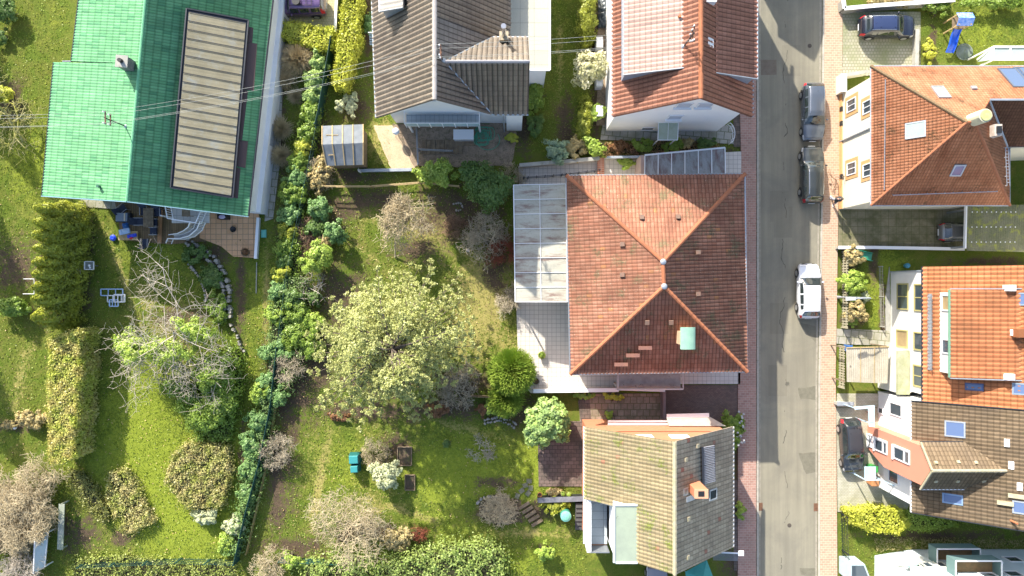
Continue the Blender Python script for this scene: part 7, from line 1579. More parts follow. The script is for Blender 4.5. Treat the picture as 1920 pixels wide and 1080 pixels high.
for x, y, cl, lb, s_ in ((1641, 905, (.45, .2, .08), 'orange brown wheeled bin under the blue framed porch', .6), (1640, 880, (.04, .3, .06), 'green wheeled bin behind the orange brown bin', .55), (1684, 905, (.05, .06, .08), 'dark wheeled bin beside the white wall of the salmon house', .5)):
    c = P(x, y, .9); t = thing('wheeled_bin', lb, 'bin', (c.x, c.y, .03)); mt = plain('bin_%d' % x, cl, .5); MB().box((c.x, c.y, .03), s_ * .8, s_ * .8, .85, 0, 1.15).build('bin', mt, t, bevel=.03); MB().box((c.x, c.y, .89), s_ * 1.0, s_ * .98, .07, 0, .9).build('lid', mt, t, bevel=.03); MB().cyl((c.x - s_ * .5, c.y + s_ * .48, .92), (c.x + s_ * .5, c.y + s_ * .48, .92), .03, .03, 8).build('handle', BLACK, t)
# dark shed and table at lower right corner
def box_shed():
    z = 1.6; a = P(1592, 1058, z); t = thing('garden_cabinet', 'small dark glass topped cabinet in the lower right front garden', 'cabinet', (a.x + .8, a.y - .5, 0)); MB().prism([(a.x, a.y - 1.3), (a.x + 1.7, a.y - 1.3), (a.x + 1.2, a.y), (a.x, a.y)], 0, [z, z, z, z]).build('body', M('cab_blue', (.42, .52, .56), (.38, .47, .5), 2), t); MB().prism([(a.x + .2, a.y - 1.1), (a.x + 1.5, a.y - 1.1), (a.x + 1.1, a.y - .1), (a.x + .2, a.y - .1)], z, z + .04).build('glass_top', GLASS, t)
box_shed()
# awnings / parasol bottom, garden frame
c = P(1320, 1075, 1.8); t = thing('garden_pavilion', 'folded teal pavilion roof at the foot of the buff roofed house', 'pavilion', (c.x, c.y, 0))
a = [P(1285, 1072, 2.0), P(1325, 1050, 2.0), P(1348, 1110, 2.0), P(1290, 1120, 2.0)]; ap = P(1318, 1085, 2.6); m = MB(); m.add([*a, ap], [(0, 1, 4), (1, 2, 4), (2, 3, 4), (3, 0, 4)]); m.build('canopy', M('teal_canvas', (.05, .3, .28), (.07, .36, .33), 2, .6), t)
for p in a: MB().cyl((p.x, p.y, 0), p, .03, .03, 6).build('pole', GREYMET, t)
car('parked_car', 'car with red tail lights mostly hidden under the lower edge of the buff roof', 1232, 1112, 90, 4.2, 1.7, 1.4, paint('paint_mid', (.3, .3, .32)), 'hatch')
# greenhouse-like blue frame at bottom left, black tarp heap, drains, wooden tripod
a = P(66, 1038, 1.2); t = thing('cold_frame', 'pale blue glazed cold frame in the twigs at the lower left corner', 'cold frame', (a.x, a.y, 0)); q = [P(66, 1000, 1.4), P(90, 998, .9), P(84, 1062, .9), P(63, 1075, 1.4)]; pv = Pl(q[0], q[1], q[2]); MB().slab(q, .05).build('glass_top', plain('pale_blue_glass', (.42, .5, .52), .3), t)
MB().beam(q[0], q[3], .08, .1).beam(q[1], q[2], .06, .08).beam(q[0], q[1], .06, .08).build('frame', WPAINT, t); m = MB(); [m.box((p.x, p.y, 0), .08, .08, p.z) for p in q]; m.build('post', WPAINT, t)
a, b = P(116, 945, .8), P(113, 1030, .8); tag(MB().beam(a, b, .45, .06).box((a.x, a.y, 0), .1, .1, .8).box((b.x, b.y, 0), .1, .1, .8).build('work_bench', M('bench_white', (.36, .38, .33), (.22, .26, .18), 1.5)), 'narrow white plank bench beside the lower left hedge', 'bench')
r = rng(5); c = P(1134, 22, .3)
X_, Y_ = np.meshgrid(np.linspace(-.5, .5, 12), np.linspace(-1.2, 1.2, 20)); Z_ = .35 * np.exp(-(X_ * 2) ** 2 - (Y_ * .8) ** 2) + .07 * r.normal(size=X_.shape) * (np.abs(X_) < .45) + .02
idx = np.arange(240).reshape(20, 12); tag(mk('tarpaulin', np.column_stack([X_.ravel() + c.x, Y_.ravel() + c.y, Z_.ravel()]), np.stack([idx[:-1, :-1], idx[:-1, 1:], idx[1:, 1:], idx[1:, :-1]], -1).reshape(-1, 4), plain('tarp_black', (.05, .065, .075), .35)), 'crumpled dark tarpaulin heap left of the red roof', 'tarpaulin')
for x, y, lb in ((1425, 950, 'left'), (1530.5, 951, 'right')):
    c = P(x, y); m = MB(); 
    for i in range(6): m.box((c.x, c.y - .25 + i * .1, .01), .32, .05, .02)
    m.box((c.x, c.y, .005), .4, .62, .01); tag(m.build('drain_grate', M('rust_iron', (.2, .1, .06), (.14, .08, .05), 5)), 'rusty drain grate in the %s gutter of the street' % lb, 'drain')
for x, y, lb in ((1480, 985, 'lower manhole cover in the lane'), (1518, 86, 'upper manhole cover near the top of the street')):
    c = P(x, y); tag(MB().lathe((c.x, c.y, .004), [(.16, 0), (.16, .012), (.12, .014)], 20).build('manhole_cover', M('iron_cover', (.1, .085, .07), (.07, .06, .05), 5)), 'small round ' + lb, 'manhole cover')
def standing(px, py, lb):
    c = P(px, py, 0); t = thing('washing_pole', lb, 'pole', c); MB().cyl(c, c + V(0, 0, 1.8), .03, .03, 8).build('pole', GREYMET, t)
    MB().beam(c + V(-.5, 0, 1.8), c + V(.5, 0, 1.8), .04, .04).build('crossbar', GREYMET, t)
standing(126, 545, 'thin grey pole among the conifers by the dark left garden')
t = thing('goal_frame', 'white tubular frame on the dark lawn left of the conifers', 'frame', P(50, 545)); MB().tube([P(44, 523, .6), P(64, 523, .6), P(64, 551, .6), P(43, 551, .6)], .025).tube([P(44, 523, .6), P(44, 523, 0)], .025).tube([P(43, 551, .6), P(43, 551, 0)], .025).build('tube', WPAINT, t)
for x, y, r_, lb in ((836, 830, .3, 'small dark round bush clipped low on the right lawn'),): pass
c = P(25, 802, .3); tag(MB().ell((c.x, c.y, .16), .17, .17, .16, 16, 10).build('ball', WPAINT, None, True), 'white ball on the dry patch at the left edge', 'ball')
c = P(877, 469, .2); tag(MB().lathe((c.x, c.y, -.02), [(.14, 0), (.14, .1), (.1, .13)], 14).build('garden_light', M('lilac_stone', (.5, .47, .55), (.42, .4, .48), 3)), 'small pale round stone light near the twiggy shrub', 'garden light')
c = P(742, 246, .9); t = thing('garden_grill', 'round kettle grill at the wall of the brown roofed house', 'grill', (c.x, c.y, 0)); MB().ell((c.x, c.y, .85), .28, .28, .22, 16, 10).build('kettle', WPAINT, t, True)
for a in range(3): MB().cyl((c.x, c.y, .75), (c.x + .3 * math.cos(a * 2.1), c.y + .3 * math.sin(a * 2.1), 0), .02, .02, 6).build('leg', BLACK, t)

t = thing('curved_handrail', 'curved white handrail in the dark corner between red roofed house and pavement', 'handrail', P(1376, 252)); pts = [P(1366 + 12 * math.sin(a), 250 - 20 * math.cos(a), .9) for a in np.linspace(.2, 2.6, 9)]; MB().tube(pts, .03).build('rail', WPAINT, t)
MB().tube([p - V(0, 0, .5) for p in pts], .02).build('rail', WPAINT, t)
for p in pts[::2]: MB().cyl((p.x, p.y, 0), p, .02, .02, 6).build('post', WPAINT, t)
# ================================================================ trees, hedges, shrubs
# big pale tree of the middle garden: limbs carry feathery sprays
def big_tree():
    c = P(730, 632, 4.0); base = P(800, 655, 0); t = thing('tree', 'big spreading tree with pale grey green leaves in the middle garden', 'tree', base)
    r = rng(21); C = []; N = []; p0 = []; p1 = []; ra = []; rb = []; n = 105
    # measured outline: angle (deg, image-right = 0, up = 90) -> reach in photo px from (745, 625)
    ang = [0, 25, 50, 75, 100, 125, 150, 165, 180, 200, 215, 235, 250, 270, 290, 310, 335, 360]; rea = [150, 158, 150, 132, 122, 110, 138, 150, 165, 168, 182, 172, 165, 140, 150, 130, 140, 150]
    for i in range(n):
        a = 360 * ((i * .618) % 1); low = (i % 3 == 0); reach = np.interp(a, ang, rea) / 25 * (1.0 if low else r.uniform(.45, .97)) * r.uniform(.88, 1.1)
        z0 = r.uniform(2.2, 3.6) if low else r.uniform(3.4, 8.6); z1 = (2.6 + r.uniform(-.3, .8)) if low else z0 + r.uniform(.2, 1.3) - reach * .12
        z1 = max(1.8, z1); ar = math.radians(a); tip = np.array([c.x + .5 + reach * math.cos(ar) * .98, c.y + reach * math.sin(ar), z1]); st = np.array([base.x * .45 + c.x * .55, base.y * .4 + c.y * .6, z0])
        m = 9; prev = st
        for k in range(1, m + 1):
            f = k / m; q = st + (tip - st) * f + np.array([0, 0, .9 * math.sin(f * math.pi)]) + r.normal(size=3) * .07; p0.append(prev); p1.append(q); ra.append(.07 * (1 - f) + .015); rb.append(.07 * (1 - f) + .012); prev = q
            if f < .22: continue
            # side sprays
            d = (tip - st); d[2] = 0; d /= np.linalg.norm(d); s_ = np.array([-d[1], d[0], 0]); wd = .6 * (1 - f) + .2
            for sd_ in (-1, 1):
                L = wd * r.uniform(.6, 1.3); dirn = d * .75 + s_ * sd_ * .8 + np.array([0, 0, .12]); nn = int(66 * L + 24); u_ = r.rand(nn, 1)
                pos = q + dirn * L * u_ + r.normal(size=(nn, 3)) * np.array([.065, .065, .05]); C.append(pos); nv = r.normal(size=(nn, 3)) * .6; nv[:, 2] += .8; N.append(nv)
    cl, nl, _, _ = crown_geo((c.x, c.y, 5.0), (4.3, 3.6, 4.0), 5, 95, 90, .08, .13, .5, 0, .3, .2); C.append(cl); N.append(nl)
    C = np.concatenate(C); N = np.concatenate(N); V_, F_ = leaf_quads(C, N, .072 * (.6 + .8 * r.rand(len(C))), r, .55); mk('crown', V_, F_, L_PALE, t)
    tr = [np.array(base), np.array([base.x * .8 + c.x * .2, base.y * .8 + c.y * .2, 1.5]), np.array([base.x * .45 + c.x * .55, base.y * .4 + c.y * .6, 3.2]), np.array([c.x, c.y, 8.6])]
    for i in range(3): p0.append(tr[i]); p1.append(tr[i + 1]); ra.append(.26 - i * .06); rb.append(.2 - i * .06)
    V_, F_ = segs_mesh(p0, p1, ra, rb, 6); mk('trunk', V_, F_, MATS['bark'], t)
big_tree()
# bare trees
bare_tree('bare_tree', 'round bare tree with dense beige twigs and a slim white trunk', 'tree', (741, 482), 4.2, 2.45, G_TWIG, 3, (741, 408), .07, 5, (8, 7, 7, 6), .35, .62, .85, trunk=.6, rmin=.014)
bare_tree('bare_tree', 'wide bare tree with whitish branches over the bright lawn at left', 'tree', (330, 675), 5.5, 6.4, G_TWIGW, 8, (308, 665), .11, 5, (8, 7, 5, 3), .15, .6, .95, trunk=.25, rmin=.009, wob=.24)
bare_tree('bare_tree', 'bare mossy fruit tree at the upper left edge', 'tree', (45, 262), 5.0, 3.3, G_MOSSY, 12, (28, 215), .13, 5, (6, 5, 4, 3), .2, .62, .9, trunk=.25, rmin=.013, wob=.3)
bare_tree('bare_shrub', 'dense bare beige shrub tree right of the lower green fence', 'tree', (672, 975), 4.0, 3.2, G_TWIG, 15, (652, 985), .07, 5, (8, 7, 6, 4), .35, .6, .9, trunk=.3, rmin=.013)
bare_tree('bare_shrub', 'low bare greyish shrub at the lower right of the big pale tree', 'shrub', (862, 735), 2.0, 1.9, G_TWIGG, 17, (850, 718), .04, 4, (7, 6, 6), .4, .62, .85, stems=6, rmin=.011)
bare_tree('bare_shrub', 'bare pinkish shrub against the dark tree left of the glazed veranda', 'shrub', (915, 455), 2.6, 2.0, G_TWIGG, 19, (910, 435), .05, 4, (7, 6, 5), .3, .62, .9, stems=6, rmin=.012)
bare_tree('bare_shrub', 'brown twiggy shrub in the dark soil below the trellis', 'shrub', (850, 430), 1.4, 1.1, G_TWIGB, 23, (850, 428), .03, 4, (7, 6, 5), .3, .62, .9, stems=5, rmin=.01)
bare_tree('bare_shrub', 'small white starry bare shrub beside the yellow green shrub', 'shrub', (578, 542), 1.6, 1.5, G_TWIGW, 25, (582, 540), .04, 3, (5, 4), .2, .6, 1.0, stems=7, rmin=.011)
bare_tree('bare_shrub', 'grey brown bare shrub astride the lower green fence', 'shrub', (512, 855), 2.4, 1.7, G_TWIGG, 27, (516, 850), .04, 4, (7, 6, 5), .35, .6, .9, stems=6, rmin=.011)
bare_tree('bare_shrub', 'pinkish bare shrub at the end of the boundary shrub row', 'shrub', (536, 690), 2.2, 1.5, G_TWIGG, 29, (532, 690), .04, 4, (7, 6, 5), .35, .6, .9, stems=6, rmin=.011)
bare_tree('bare_shrub', 'rust red bare shrub close to the veranda edge', 'shrub', (942, 470), 1.6, 1.4, G_TWIGR, 31, (945, 470), .03, 4, (7, 6, 5), .3, .6, .9, stems=6, rmin=.01)
bare_tree('bare_shrub', 'pink grey bare shrub beside the white terrace edge', 'shrub', (955, 555), 1.6, 1.2, G_TWIGG, 33, (955, 570), .03, 4, (7, 6, 5), .3, .6, .9, stems=6, rmin=.01)
bare_tree('bare_shrub', 'small red stemmed shrub in the lower middle garden', 'shrub', (783, 1005), 1.1, .8, G_TWIGR, 35, (783, 1003), .03, 4, (6, 5, 5), .3, .6, .9, stems=5, rmin=.011)
bare_tree('bare_shrub', 'tangled pale twigs left of the pale grey shrub', 'shrub', (700, 855), 1.2, 1.3, G_TWIG, 37, (700, 850), .03, 4, (6, 5, 5), .2, .6, 1.0, stems=6, rmin=.01)
bare_tree('bare_shrub', 'pale fallen branch like shrub on the shaded right lawn', 'shrub', (900, 845), .8, 1.3, G_TWIGW, 39, (905, 848), .03, 4, (5, 5, 4), .1, .6, 1.0, stems=4, rmin=.009)
bare_tree('bare_shrub', 'brown dry bramble over the rockery bed', 'shrub', (935, 950), .7, 1.5, G_TWIG, 41, (938, 952), .02, 4, (7, 6, 5), .1, .6, 1.0, stems=8, rmin=.01)
bare_tree('bare_shrub', 'fan of pale bare stems at the bottom of the green fence', 'shrub', (505, 1062), 1.6, 1.7, G_TWIG, 43, (508, 1065), .03, 4, (6, 5, 4), .3, .6, .9, stems=8, rmin=.012)
bare_tree('bare_shrub', 'sprawling bare twigs right of the dark green tree by the terrace', 'shrub', (960, 335), 1.5, 1.1, G_TWIG, 45, (962, 330), .03, 4, (6, 5, 4), .2, .6, 1.0, stems=6, rmin=.01)
bare_tree('bare_shrub', 'twiggy shrub by the left wall of the long lawn conifers', 'shrub', (128, 505), 1.8, 1.1, G_TWIGW, 47, (134, 505), .03, 3, (5, 4), .2, .6, 1.0, stems=4, rmin=.013)
bare_tree('bare_shrub', 'bare climber against the ochre plinth of the cream house', 'shrub', (1571, 340), 1.6, .8, G_TWIGB, 49, (1566, 330), .03, 3, (4, 3), .2, .6, 1.0, stems=3, rmin=.012)
bare_tree('bare_shrub', 'large beige bare shrub mass at the lower left corner', 'shrub', (35, 960), 3.0, 3.3, G_TWIG, 51, (30, 975), .05, 5, (7, 7, 6, 5), .3, .62, .95, stems=8, rmin=.013)
bare_tree('bare_shrub', 'second beige bare shrub above the cold frame', 'shrub', (75, 900), 2.4, 1.9, G_TWIG, 53, (72, 905), .04, 4, (7, 6, 5), .3, .62, .95, stems=7, rmin=.012)
bare_tree('bare_shrub', 'third bare shrub below the cold frame', 'shrub', (40, 1065), 2.4, 1.9, G_TWIGW, 54, (40, 1068), .04, 4, (7, 6, 5), .3, .62, .95, stems=7, rmin=.012)
# pampas and dry grass clumps
tussock('pampas_grass', 'large straw coloured grass clump below the clipped hedge', 'grass clump', (562, 116), 1.85, 2.1, G_STRAW, 1, 1500, .028)
tussock('pampas_grass', 'second straw grass clump just below the largest one', 'grass clump', (540, 150), 1.1, 1.2, G_STRAW, 5, 800, .022)
gb = M('straw_grey', (.6, .5, .3), (.48, .41, .24), 2.5, .9)
tussock('pampas_grass', 'small dull grass clump under the power cables', 'grass clump', (556, 182), .9, .8, gb, 2, 900, .018); tussock('pampas_grass', 'round olive grass clump beside the white wall path', 'grass clump', (530, 244), 1.3, 1.6, gb, 3, 1000, .024); tussock('pampas_grass', 'lowest grass clump beside the white wall path', 'grass clump', (531, 294), 1.15, 1.5, gb, 4, 900, .024)
# spherical bright needle shrub
def needle_ball(px, r_, h, label, seed, n=11000):
    c = P(px[0], px[1], h * .55); t = thing('needle_shrub', label, 'shrub', (c.x, c.y, 0)); r = rng(seed); d = unit(r, n, .3); cc = np.array([c.x, c.y, h * .5]); rad = np.array([r_, r_, h * .5])
    q_ = .35 + .6 * r.rand(n, 1); a = cc + d * rad * q_; b = a + (d + [0, 0, .35]) * .28 * (1 + .3 * r.rand(n, 1)) + r.normal(size=(n, 3)) * .04; V_, F_ = segs_mesh(a, b, np.full(n, .03), np.full(n, .012), 3); mk('foliage', V_, F_, G_NEEDLE, t)
    MB().cyl((c.x, c.y, -.1), (c.x, c.y, h * .4), .12, .08, 8).build('trunk', MATS['bark'], t)
needle_ball((960, 697), 1.75, 2.6, 'bright green spherical needle shrub beside the white terrace', 5); needle_ball((948, 748), 1.35, 1.4, 'lower dull green needle shrub under the bright spherical one', 6, 3500)
# leafy shrubs: name, label, category, px, radius, height, material, seed
SH = [
 ('shrub', 'dark green laurel tree at the upper corner of the veranda', (918, 352), 1.9, 3.2, L_DARK, 1.8), ('shrub', 'dark leafy part left of the laurel tree by the trellis', (890, 330), 1.2, 2.4, L_DARK, 0),
 ('shrub', 'bright green shrub at the end of the trellis below the gravel', (820, 325), 1.7, 1.8, L_LIME, 1.1), ('shrub', 'round blue green shrub in the middle garden', (629, 437), 1.05, 1.8, L_BLUE, 0), ('shrub', 'yellow green shrub beside the round blue green one', (597, 483), 1.35, 2.0, L_LIME, 0),
 ('shrub', 'pale green rhododendron with big rosettes at the corner of the slab path', (1026, 792), 2.2, 2.6, L_RHODO, 0), ('shrub', 'pale grey green shrub beside the raised soil bed', (726, 888), 1.35, 1.8, L_GREY, 0),
 ('shrub', 'white blossoming round shrub left of the red roofed house', (1106, 128), 1.5, 2.6, L_FLOWER, 0), ('shrub', 'blue grey round shrub above the north terrace', (1044, 285), 1.15, 1.5, leafmat('leaf_steel', (.12, .2, .14), (.24, .32, .24), .25), 0),
 ('shrub', 'beige dry shrub between the blue grey shrub and the terrace stair', (1080, 280), 1.0, 1.2, L_BEIGE, 0), ('shrub', 'yellow green shrub at the head of the brick stair', (1112, 275), .9, 1.6, L_LIME, 0),
 ('shrub', 'round green shrub left of the bottom house', (1023, 1036), .8, 1.2, L_LIME, 0), ('shrub', 'yellow star shaped shrub on the gravel beside the hose', (960, 257), .55, .7, L_YEL, 0),
 ('shrub', 'small pale flowering bush in the soil above the felt roofed shed', (652, 196), .9, 1.0, L_GREY, 0), ('shrub', 'dark shrubs right of the brown house wing, upper', (1003, 180), .85, 1.2, L_MID, 1.6), ('shrub', 'dark shrubs right of the brown house wing, lower', (1005, 235), .8, 1.1, L_DARK, 1.0),
 ('shrub', 'green shrub left of the light wells of the red house', (1120, 212), .85, 1.2, L_LIME, 0), ('shrub', 'green hydrangea with white heads at the corner of the buff roofed house', (1375, 805), .95, 1.2, L_MID, 1.7), ('shrub', 'small green bush right of the buff roofed house', (1388, 958), .5, .8, L_LIME, .8),
 ('shrub', 'dry brown shrub at the top of the small front garden', (1598, 480), .9, 1.1, L_BEIGE, 0), ('shrub', 'leafy green shrub above the lamp in the small front garden', (1598, 532), 1.1, 1.5, L_LIME, 0), ('shrub', 'dry brown shrub below the lamp in the small front garden', (1604, 585), 1.0, 1.1, L_BEIGE, 0), ('shrub', 'pale grey shrub right of the street lamp head', (1622, 556), .5, .9, L_GREY, 0),
 ('shrub', 'low green shrub at the bottom of the small front garden', (1598, 605), .6, .6, L_LIME, .4), ('tree', 'dark green tree mass under the wide bare tree, upper part', (400, 700), 1.9, 2.6, L_MID, 0), ('tree', 'dark green tree mass under the wide bare tree, lower part', (395, 765), 2.3, 1.9, L_MID, 1.9),
 ('shrub', 'light green ivy crown inside the wide bare tree, left clump', (255, 650), 1.5, 4.0, L_LIME, 1.3), ('shrub', 'light green ivy crown inside the wide bare tree, middle clump', (320, 660), 1.6, 4.2, L_LIME, 1.2), ('shrub', 'light green ivy crown inside the wide bare tree, upper right clump', (365, 620), 1.3, 4.0, L_LIME, 1.0), ('shrub', 'green ivy below the wide bare tree trunk', (345, 730), 1.3, 1.8, L_MID, 1.1),
 ('shrub', 'hedge of dark shrubs at the left edge of the picture', (22, 578), 1.5, 1.4, L_MID, .9), ('shrub', 'green bush in the upper left corner', (8, 20), 1.2, 1.3, L_DARK, 0), ('shrub', 'spiky dark plant below the upper left bush', (5, 70), .7, .6, L_DARK, 0), ('shrub', 'yellow leafed bush beside the mossy fruit tree', (8, 180), .9, 1.4, L_YEL, 0),
 ('shrub', 'dark planting left of the dry stone wall, upper', (365, 478), 1.2, .7, L_DARK, .9), ('shrub', 'dark planting left of the dry stone wall, middle', (395, 520), 1.1, .7, L_DARK, 1.2), ('shrub', 'dark planting left of the dry stone wall, lower', (405, 575), 1.0, .7, L_MID, 1.4),
 ('shrub', 'beige and green shrub between the terrace stair and bed', (1160, 275), .9, .6, L_RUST, .5), ('shrub', 'brown low shrub in the bed below the red house wall', (1205, 272), 1.0, .7, L_MID, .6), ('shrub', 'green low shrub in the bed below the glass entrance canopy', (1262, 272), 1.0, .8, L_MID, .5), ('shrub', 'golden low shrub in the bed under the house canopy', (1290, 270), .7, .7, L_BEIGE, .5), ('shrub', 'dark low shrub at the right end of the flower bed', (1325, 268), .9, .7, L_DARK, .5),
 ('shrub', 'yellow flowering weeds along the edge of the dark paved yard', (1040, 922), .9, .3, L_BEIGE, .3), ('shrub', 'green bush in the slab path beside the white canopy', (1142, 778), .4, .6, L_LIME, 0), ('shrub', 'ivy along the slab path wall, left', (1095, 742), .9, .5, L_LIME, .25), ('shrub', 'ivy along the slab path wall, right', (1150, 744), 1.0, .5, L_YEL, .25),
 ('shrub', 'olive bush right of the low timber steps', (1040, 950), 1.1, .7, L_THUJA, .8), ('shrub', 'small dark green plant left of the veranda roof edge', (1000, 372), .9, 3.5, L_MID, .35),
 ('shrub', 'small box bush clipped on the right lawn', (836, 832), .35, .6, L_DARK, 0), ('shrub', 'green shrub left of the purple hedge foot', (552, 1050), 1.0, 1.2, L_LIME, .8), ('shrub', 'dry garden heap shrub right of the bare shrub tree', (745, 1010), 1.6, .9, L_BEIGE, 1.1),
 ('shrub', 'brown leafless ground shrub at the edge of the big pale tree', (820, 770), 1.2, .6, L_RUST, .5), ('shrub', 'reddish brown groundcover left of the lower big tree edge', (635, 782), 1.2, .3, L_RUST, .35), ('shrub', 'dark red shrub by the row of rounded stones', (905, 768), .6, .7, L_RUST, .6), ('shrub', 'fresh green shrub between the dark red shrub and needle ball', (922, 765), .8, .8, L_LIME, .7),
 ('shrub', 'beige shrub on the dry strip left of the long yellow hedge', (62, 785), 1.5, .9, L_BEIGE, .8), ('shrub', 'low dry clump right of the white ball', (20, 797), .8, .4, L_BEIGE, .4),
 ('shrub', 'dark bush beside the porch slats of the brown house', (694, 45), .5, .9, L_BLUE, 1.1), ('shrub', 'tall narrow olive conifer left of the tarpaulin, upper', (1103, 30), .8, 2.2, L_THUJA, 2.0), ('shrub', 'tall narrow olive conifer left of the light wells', (1096, 230), .7, 1.6, L_THUJA, 1.6),
 ('shrub', 'brown dry shrub under the trellis at the hedge end', (600, 330), .9, 1.0, L_BEIGE, 1.3), ('shrub', 'green creeper on the terrace between stair and lean-to', (1175, 305), .9, .8, L_LIME, .45),
 ('shrub', 'dry stalk shrubs above the parked dark blue car', (1690, 4), 2.6, .5, L_BEIGE, .35), ('shrub', 'yellow green shrub strip left of the playset', (1742, 95), .5, .8, L_YEL, 1.1), ('shrub', 'wild green shrub above the playset', (1755, 15), 1.1, .8, L_MID, .6), ('shrub', 'green hedge piece in the upper right corner', (1870, 5), 2.6, .9, L_MID, .4),
]
for i, (nm, lb, px_, r_, h_, mt, ry_) in enumerate(SH):
    rh = mt is L_RHODO; shrub(nm, lb, nm if nm != 'shrub' else 'shrub', px_, r_, h_, mt, 100 + i, size=.13 if rh else (.085 if r_ > .8 else .06), ry=ry_ or None, lump=.2 if rh else .3, fill=.75 if rh else (.15 if 'ivy' in lb else .42), irr=.2 if rh else (.6 if 'ivy' in lb else .3))
# white flower heads on the hydrangea and on the pale front shrub
m = MB(); r = random.Random(3)
for i in range(22): q = P(1388 + r.uniform(-7, 8), 800 + r.uniform(-30, 35), 1.0 + r.uniform(-.2, .3)); m.ell(q, .09, .09, .07, 7, 5)
hyd = [o for o in bpy.data.objects if o.get('label', '').startswith('green hydrangea')][0]
o = m.build('flower_heads', M('dry_flowers', (.5, .5, .5), (.42, .42, .44), 4), hyd); o['kind'] = 'stuff'
# boundary shrub row between the two gardens, each shrub its own
ROW = [(598, 118, .8, L_RHODO, 'grey green', 1.6), (590, 150, 1.0, L_RHODO, 'pale green', 1.7), (588, 178, .9, L_RHODO, 'bright grey', 1.5), (583, 212, 1.1, L_MID, 'plain green', 1.5), (578, 245, 1.0, L_MID, 'green', 1.4), (568, 278, .9, L_YEL, 'olive yellow', 1.2), (560, 305, .9, L_MID, 'fresh green', 1.3), (553, 335, 1.0, L_BLUE, 'blue green', 1.4), (548, 365, 1.1, L_MID, 'leafy green', 1.5),
       (542, 400, 1.0, L_BLUE, 'dull green', 1.3), (540, 435, .95, L_THUJA, 'olive brown', 1.2), (535, 462, .9, L_MID, 'mid green', 1.3), (532, 488, .8, L_DARK, 'dark green', 1.2), (527, 512, .8, L_YEL, 'yellow', 1.2), (522, 545, .9, L_BLUE, 'bluish', 1.2), (515, 590, .85, L_LIME, 'light green', 1.3), (545, 560, 1.0, L_DARK, 'very dark', 1.6),
       (560, 590, 1.2, L_MID, 'wide green', 1.6), (555, 630, 1.2, L_MID, 'broad leafy', 1.5), (530, 660, 1.1, L_BLUE, 'blue toned', 1.3), (505, 660, .9, L_BLUE, 'dense blue', 1.2), (488, 735, 1.0, L_LIME, 'pale', 1.3), (500, 715, .8, L_BLUE, 'small bluish', 1.3), (480, 790, 1.0, L_BLUE, 'steely', 1.3), (470, 835, 1.0, L_BLUE, 'deep blue green', 1.2), (465, 880, .9, L_BLUE, 'cool green', 1.1), (462, 925, .8, L_BLUE, 'narrow green', 1.0),
       (440, 985, .9, L_GREY, 'silver green', 1.1), (425, 1020, .9, L_LIME, 'light olive', .9), (600, 390, 1.0, L_BLUE, 'tall dark', 1.6), (592, 425, .9, L_DARK, 'shady', 1.2), (590, 560, .7, L_DARK, 'low dark', 1.0), (580, 610, 1.1, L_LIME, 'lime', 1.4), (585, 655, 1.0, L_MID, 'rounded green', 1.2), (520, 740, .9, L_BLUE, 'fence side', 1.3), (605, 300, .5, L_BEIGE, 'dry brown', 1.0), (610, 450, .6, L_BEIGE, 'dry vine', 1.0)]
TW = ['just below the clipped hedge', 'beside the largest straw clump', 'under the power cables', 'right of the dull straw clump', 'level with the felt roofed shed', 'right of the lowest straw clumps', 'left of the felt shed foot', 'level with the trellis left end', 'beside the lower house wall end', 'beside the mint lid upper side', 'right of the mint lid', 'level with the round blue green shrub', 'left of the yellow green shrub', 'at the fence kink', 'below the fence kink', 'at the lawn edge beside the fence', 'right of the fence kink',
      'left of the starry bare shrub', 'below the starry bare shrub', 'above the pinkish bare shrub', 'left of the pinkish bare shrub', 'left of the timber boards top', 'below the pinkish bare shrub', 'left of the lower fence top', 'left of the grey bare shrub', 'below the grey bare shrub', 'against the lower fence', 'at the fence foot corner', 'at the very end of the row', 'left of the round blue green shrub', 'above the yellow green shrub', 'beside the starry shrub', 'left of the big pale tree', 'at the left foot of the big tree', 'at the top of the timber boards', 'under the shed corner', 'on the old vine line']
for i, (x, y, r_, mt, ad, h_) in enumerate(ROW): shrub('shrub', ('%s shrub of the boundary row, %s' % (ad, TW[i])), 'shrub', (x, y), r_ * 1.04, h_ * .9, mt, 300 + i, size=.075, group='boundary shrubs between the two gardens')
# creeping vines on the fence line
bare_tree('vine', 'brown leafless vine tangle on the boundary above the starry shrub', 'vine', (562, 470), .9, 1.6, G_TWIGB, 61, (585, 430), .03, 4, (7, 6, 5), .1, .62, 1.1, stems=7, rmin=.012)
bare_tree('vine', 'brown leafless vine tangle beside the felt roofed shed', 'vine', (592, 330), .9, 1.5, G_TWIG, 62, (590, 320), .03, 4, (7, 6, 5), .1, .62, 1.1, stems=7, rmin=.012)
# thuja row: pointed conifers, tips lean outward in the picture only through perspective
def thuja(label, px, r_, h, seed, group=None, mat=L_THUJA, tw=1.0):
    b = P(*px); r = rng(seed); n = int(5200 * r_ * h / 5); t = thing('conifer', label, 'conifer', b, group=group)
    z = h * (1 - r.rand(n) ** .6 * .97); a = r.rand(n) * 2 * math.pi; lob = 1 + .18 * np.sin(a * 5 + z * 2.6 + seed) + .1 * np.sin(z * 9 + a * 2)
    rad = r_ * ((1 - z / h) ** .62) * lob * (.62 + .38 * r.rand(n) ** .5); C = np.column_stack([b.x + rad * np.cos(a), b.y + rad * np.sin(a) * tw, z]); N = np.column_stack([np.cos(a), np.sin(a), np.full(n, .5)]) + r.normal(size=(n, 3)) * .45
    V_, F_ = leaf_quads(C, N, .075 * (.6 + .8 * r.rand(n)), r, .6); mk('foliage', V_, F_, mat, t)
    MB().cyl(b - V(0, 0, .1), b + V(0, 0, h * .8), .12, .03, 8).build('trunk', MATS['bark'], t)
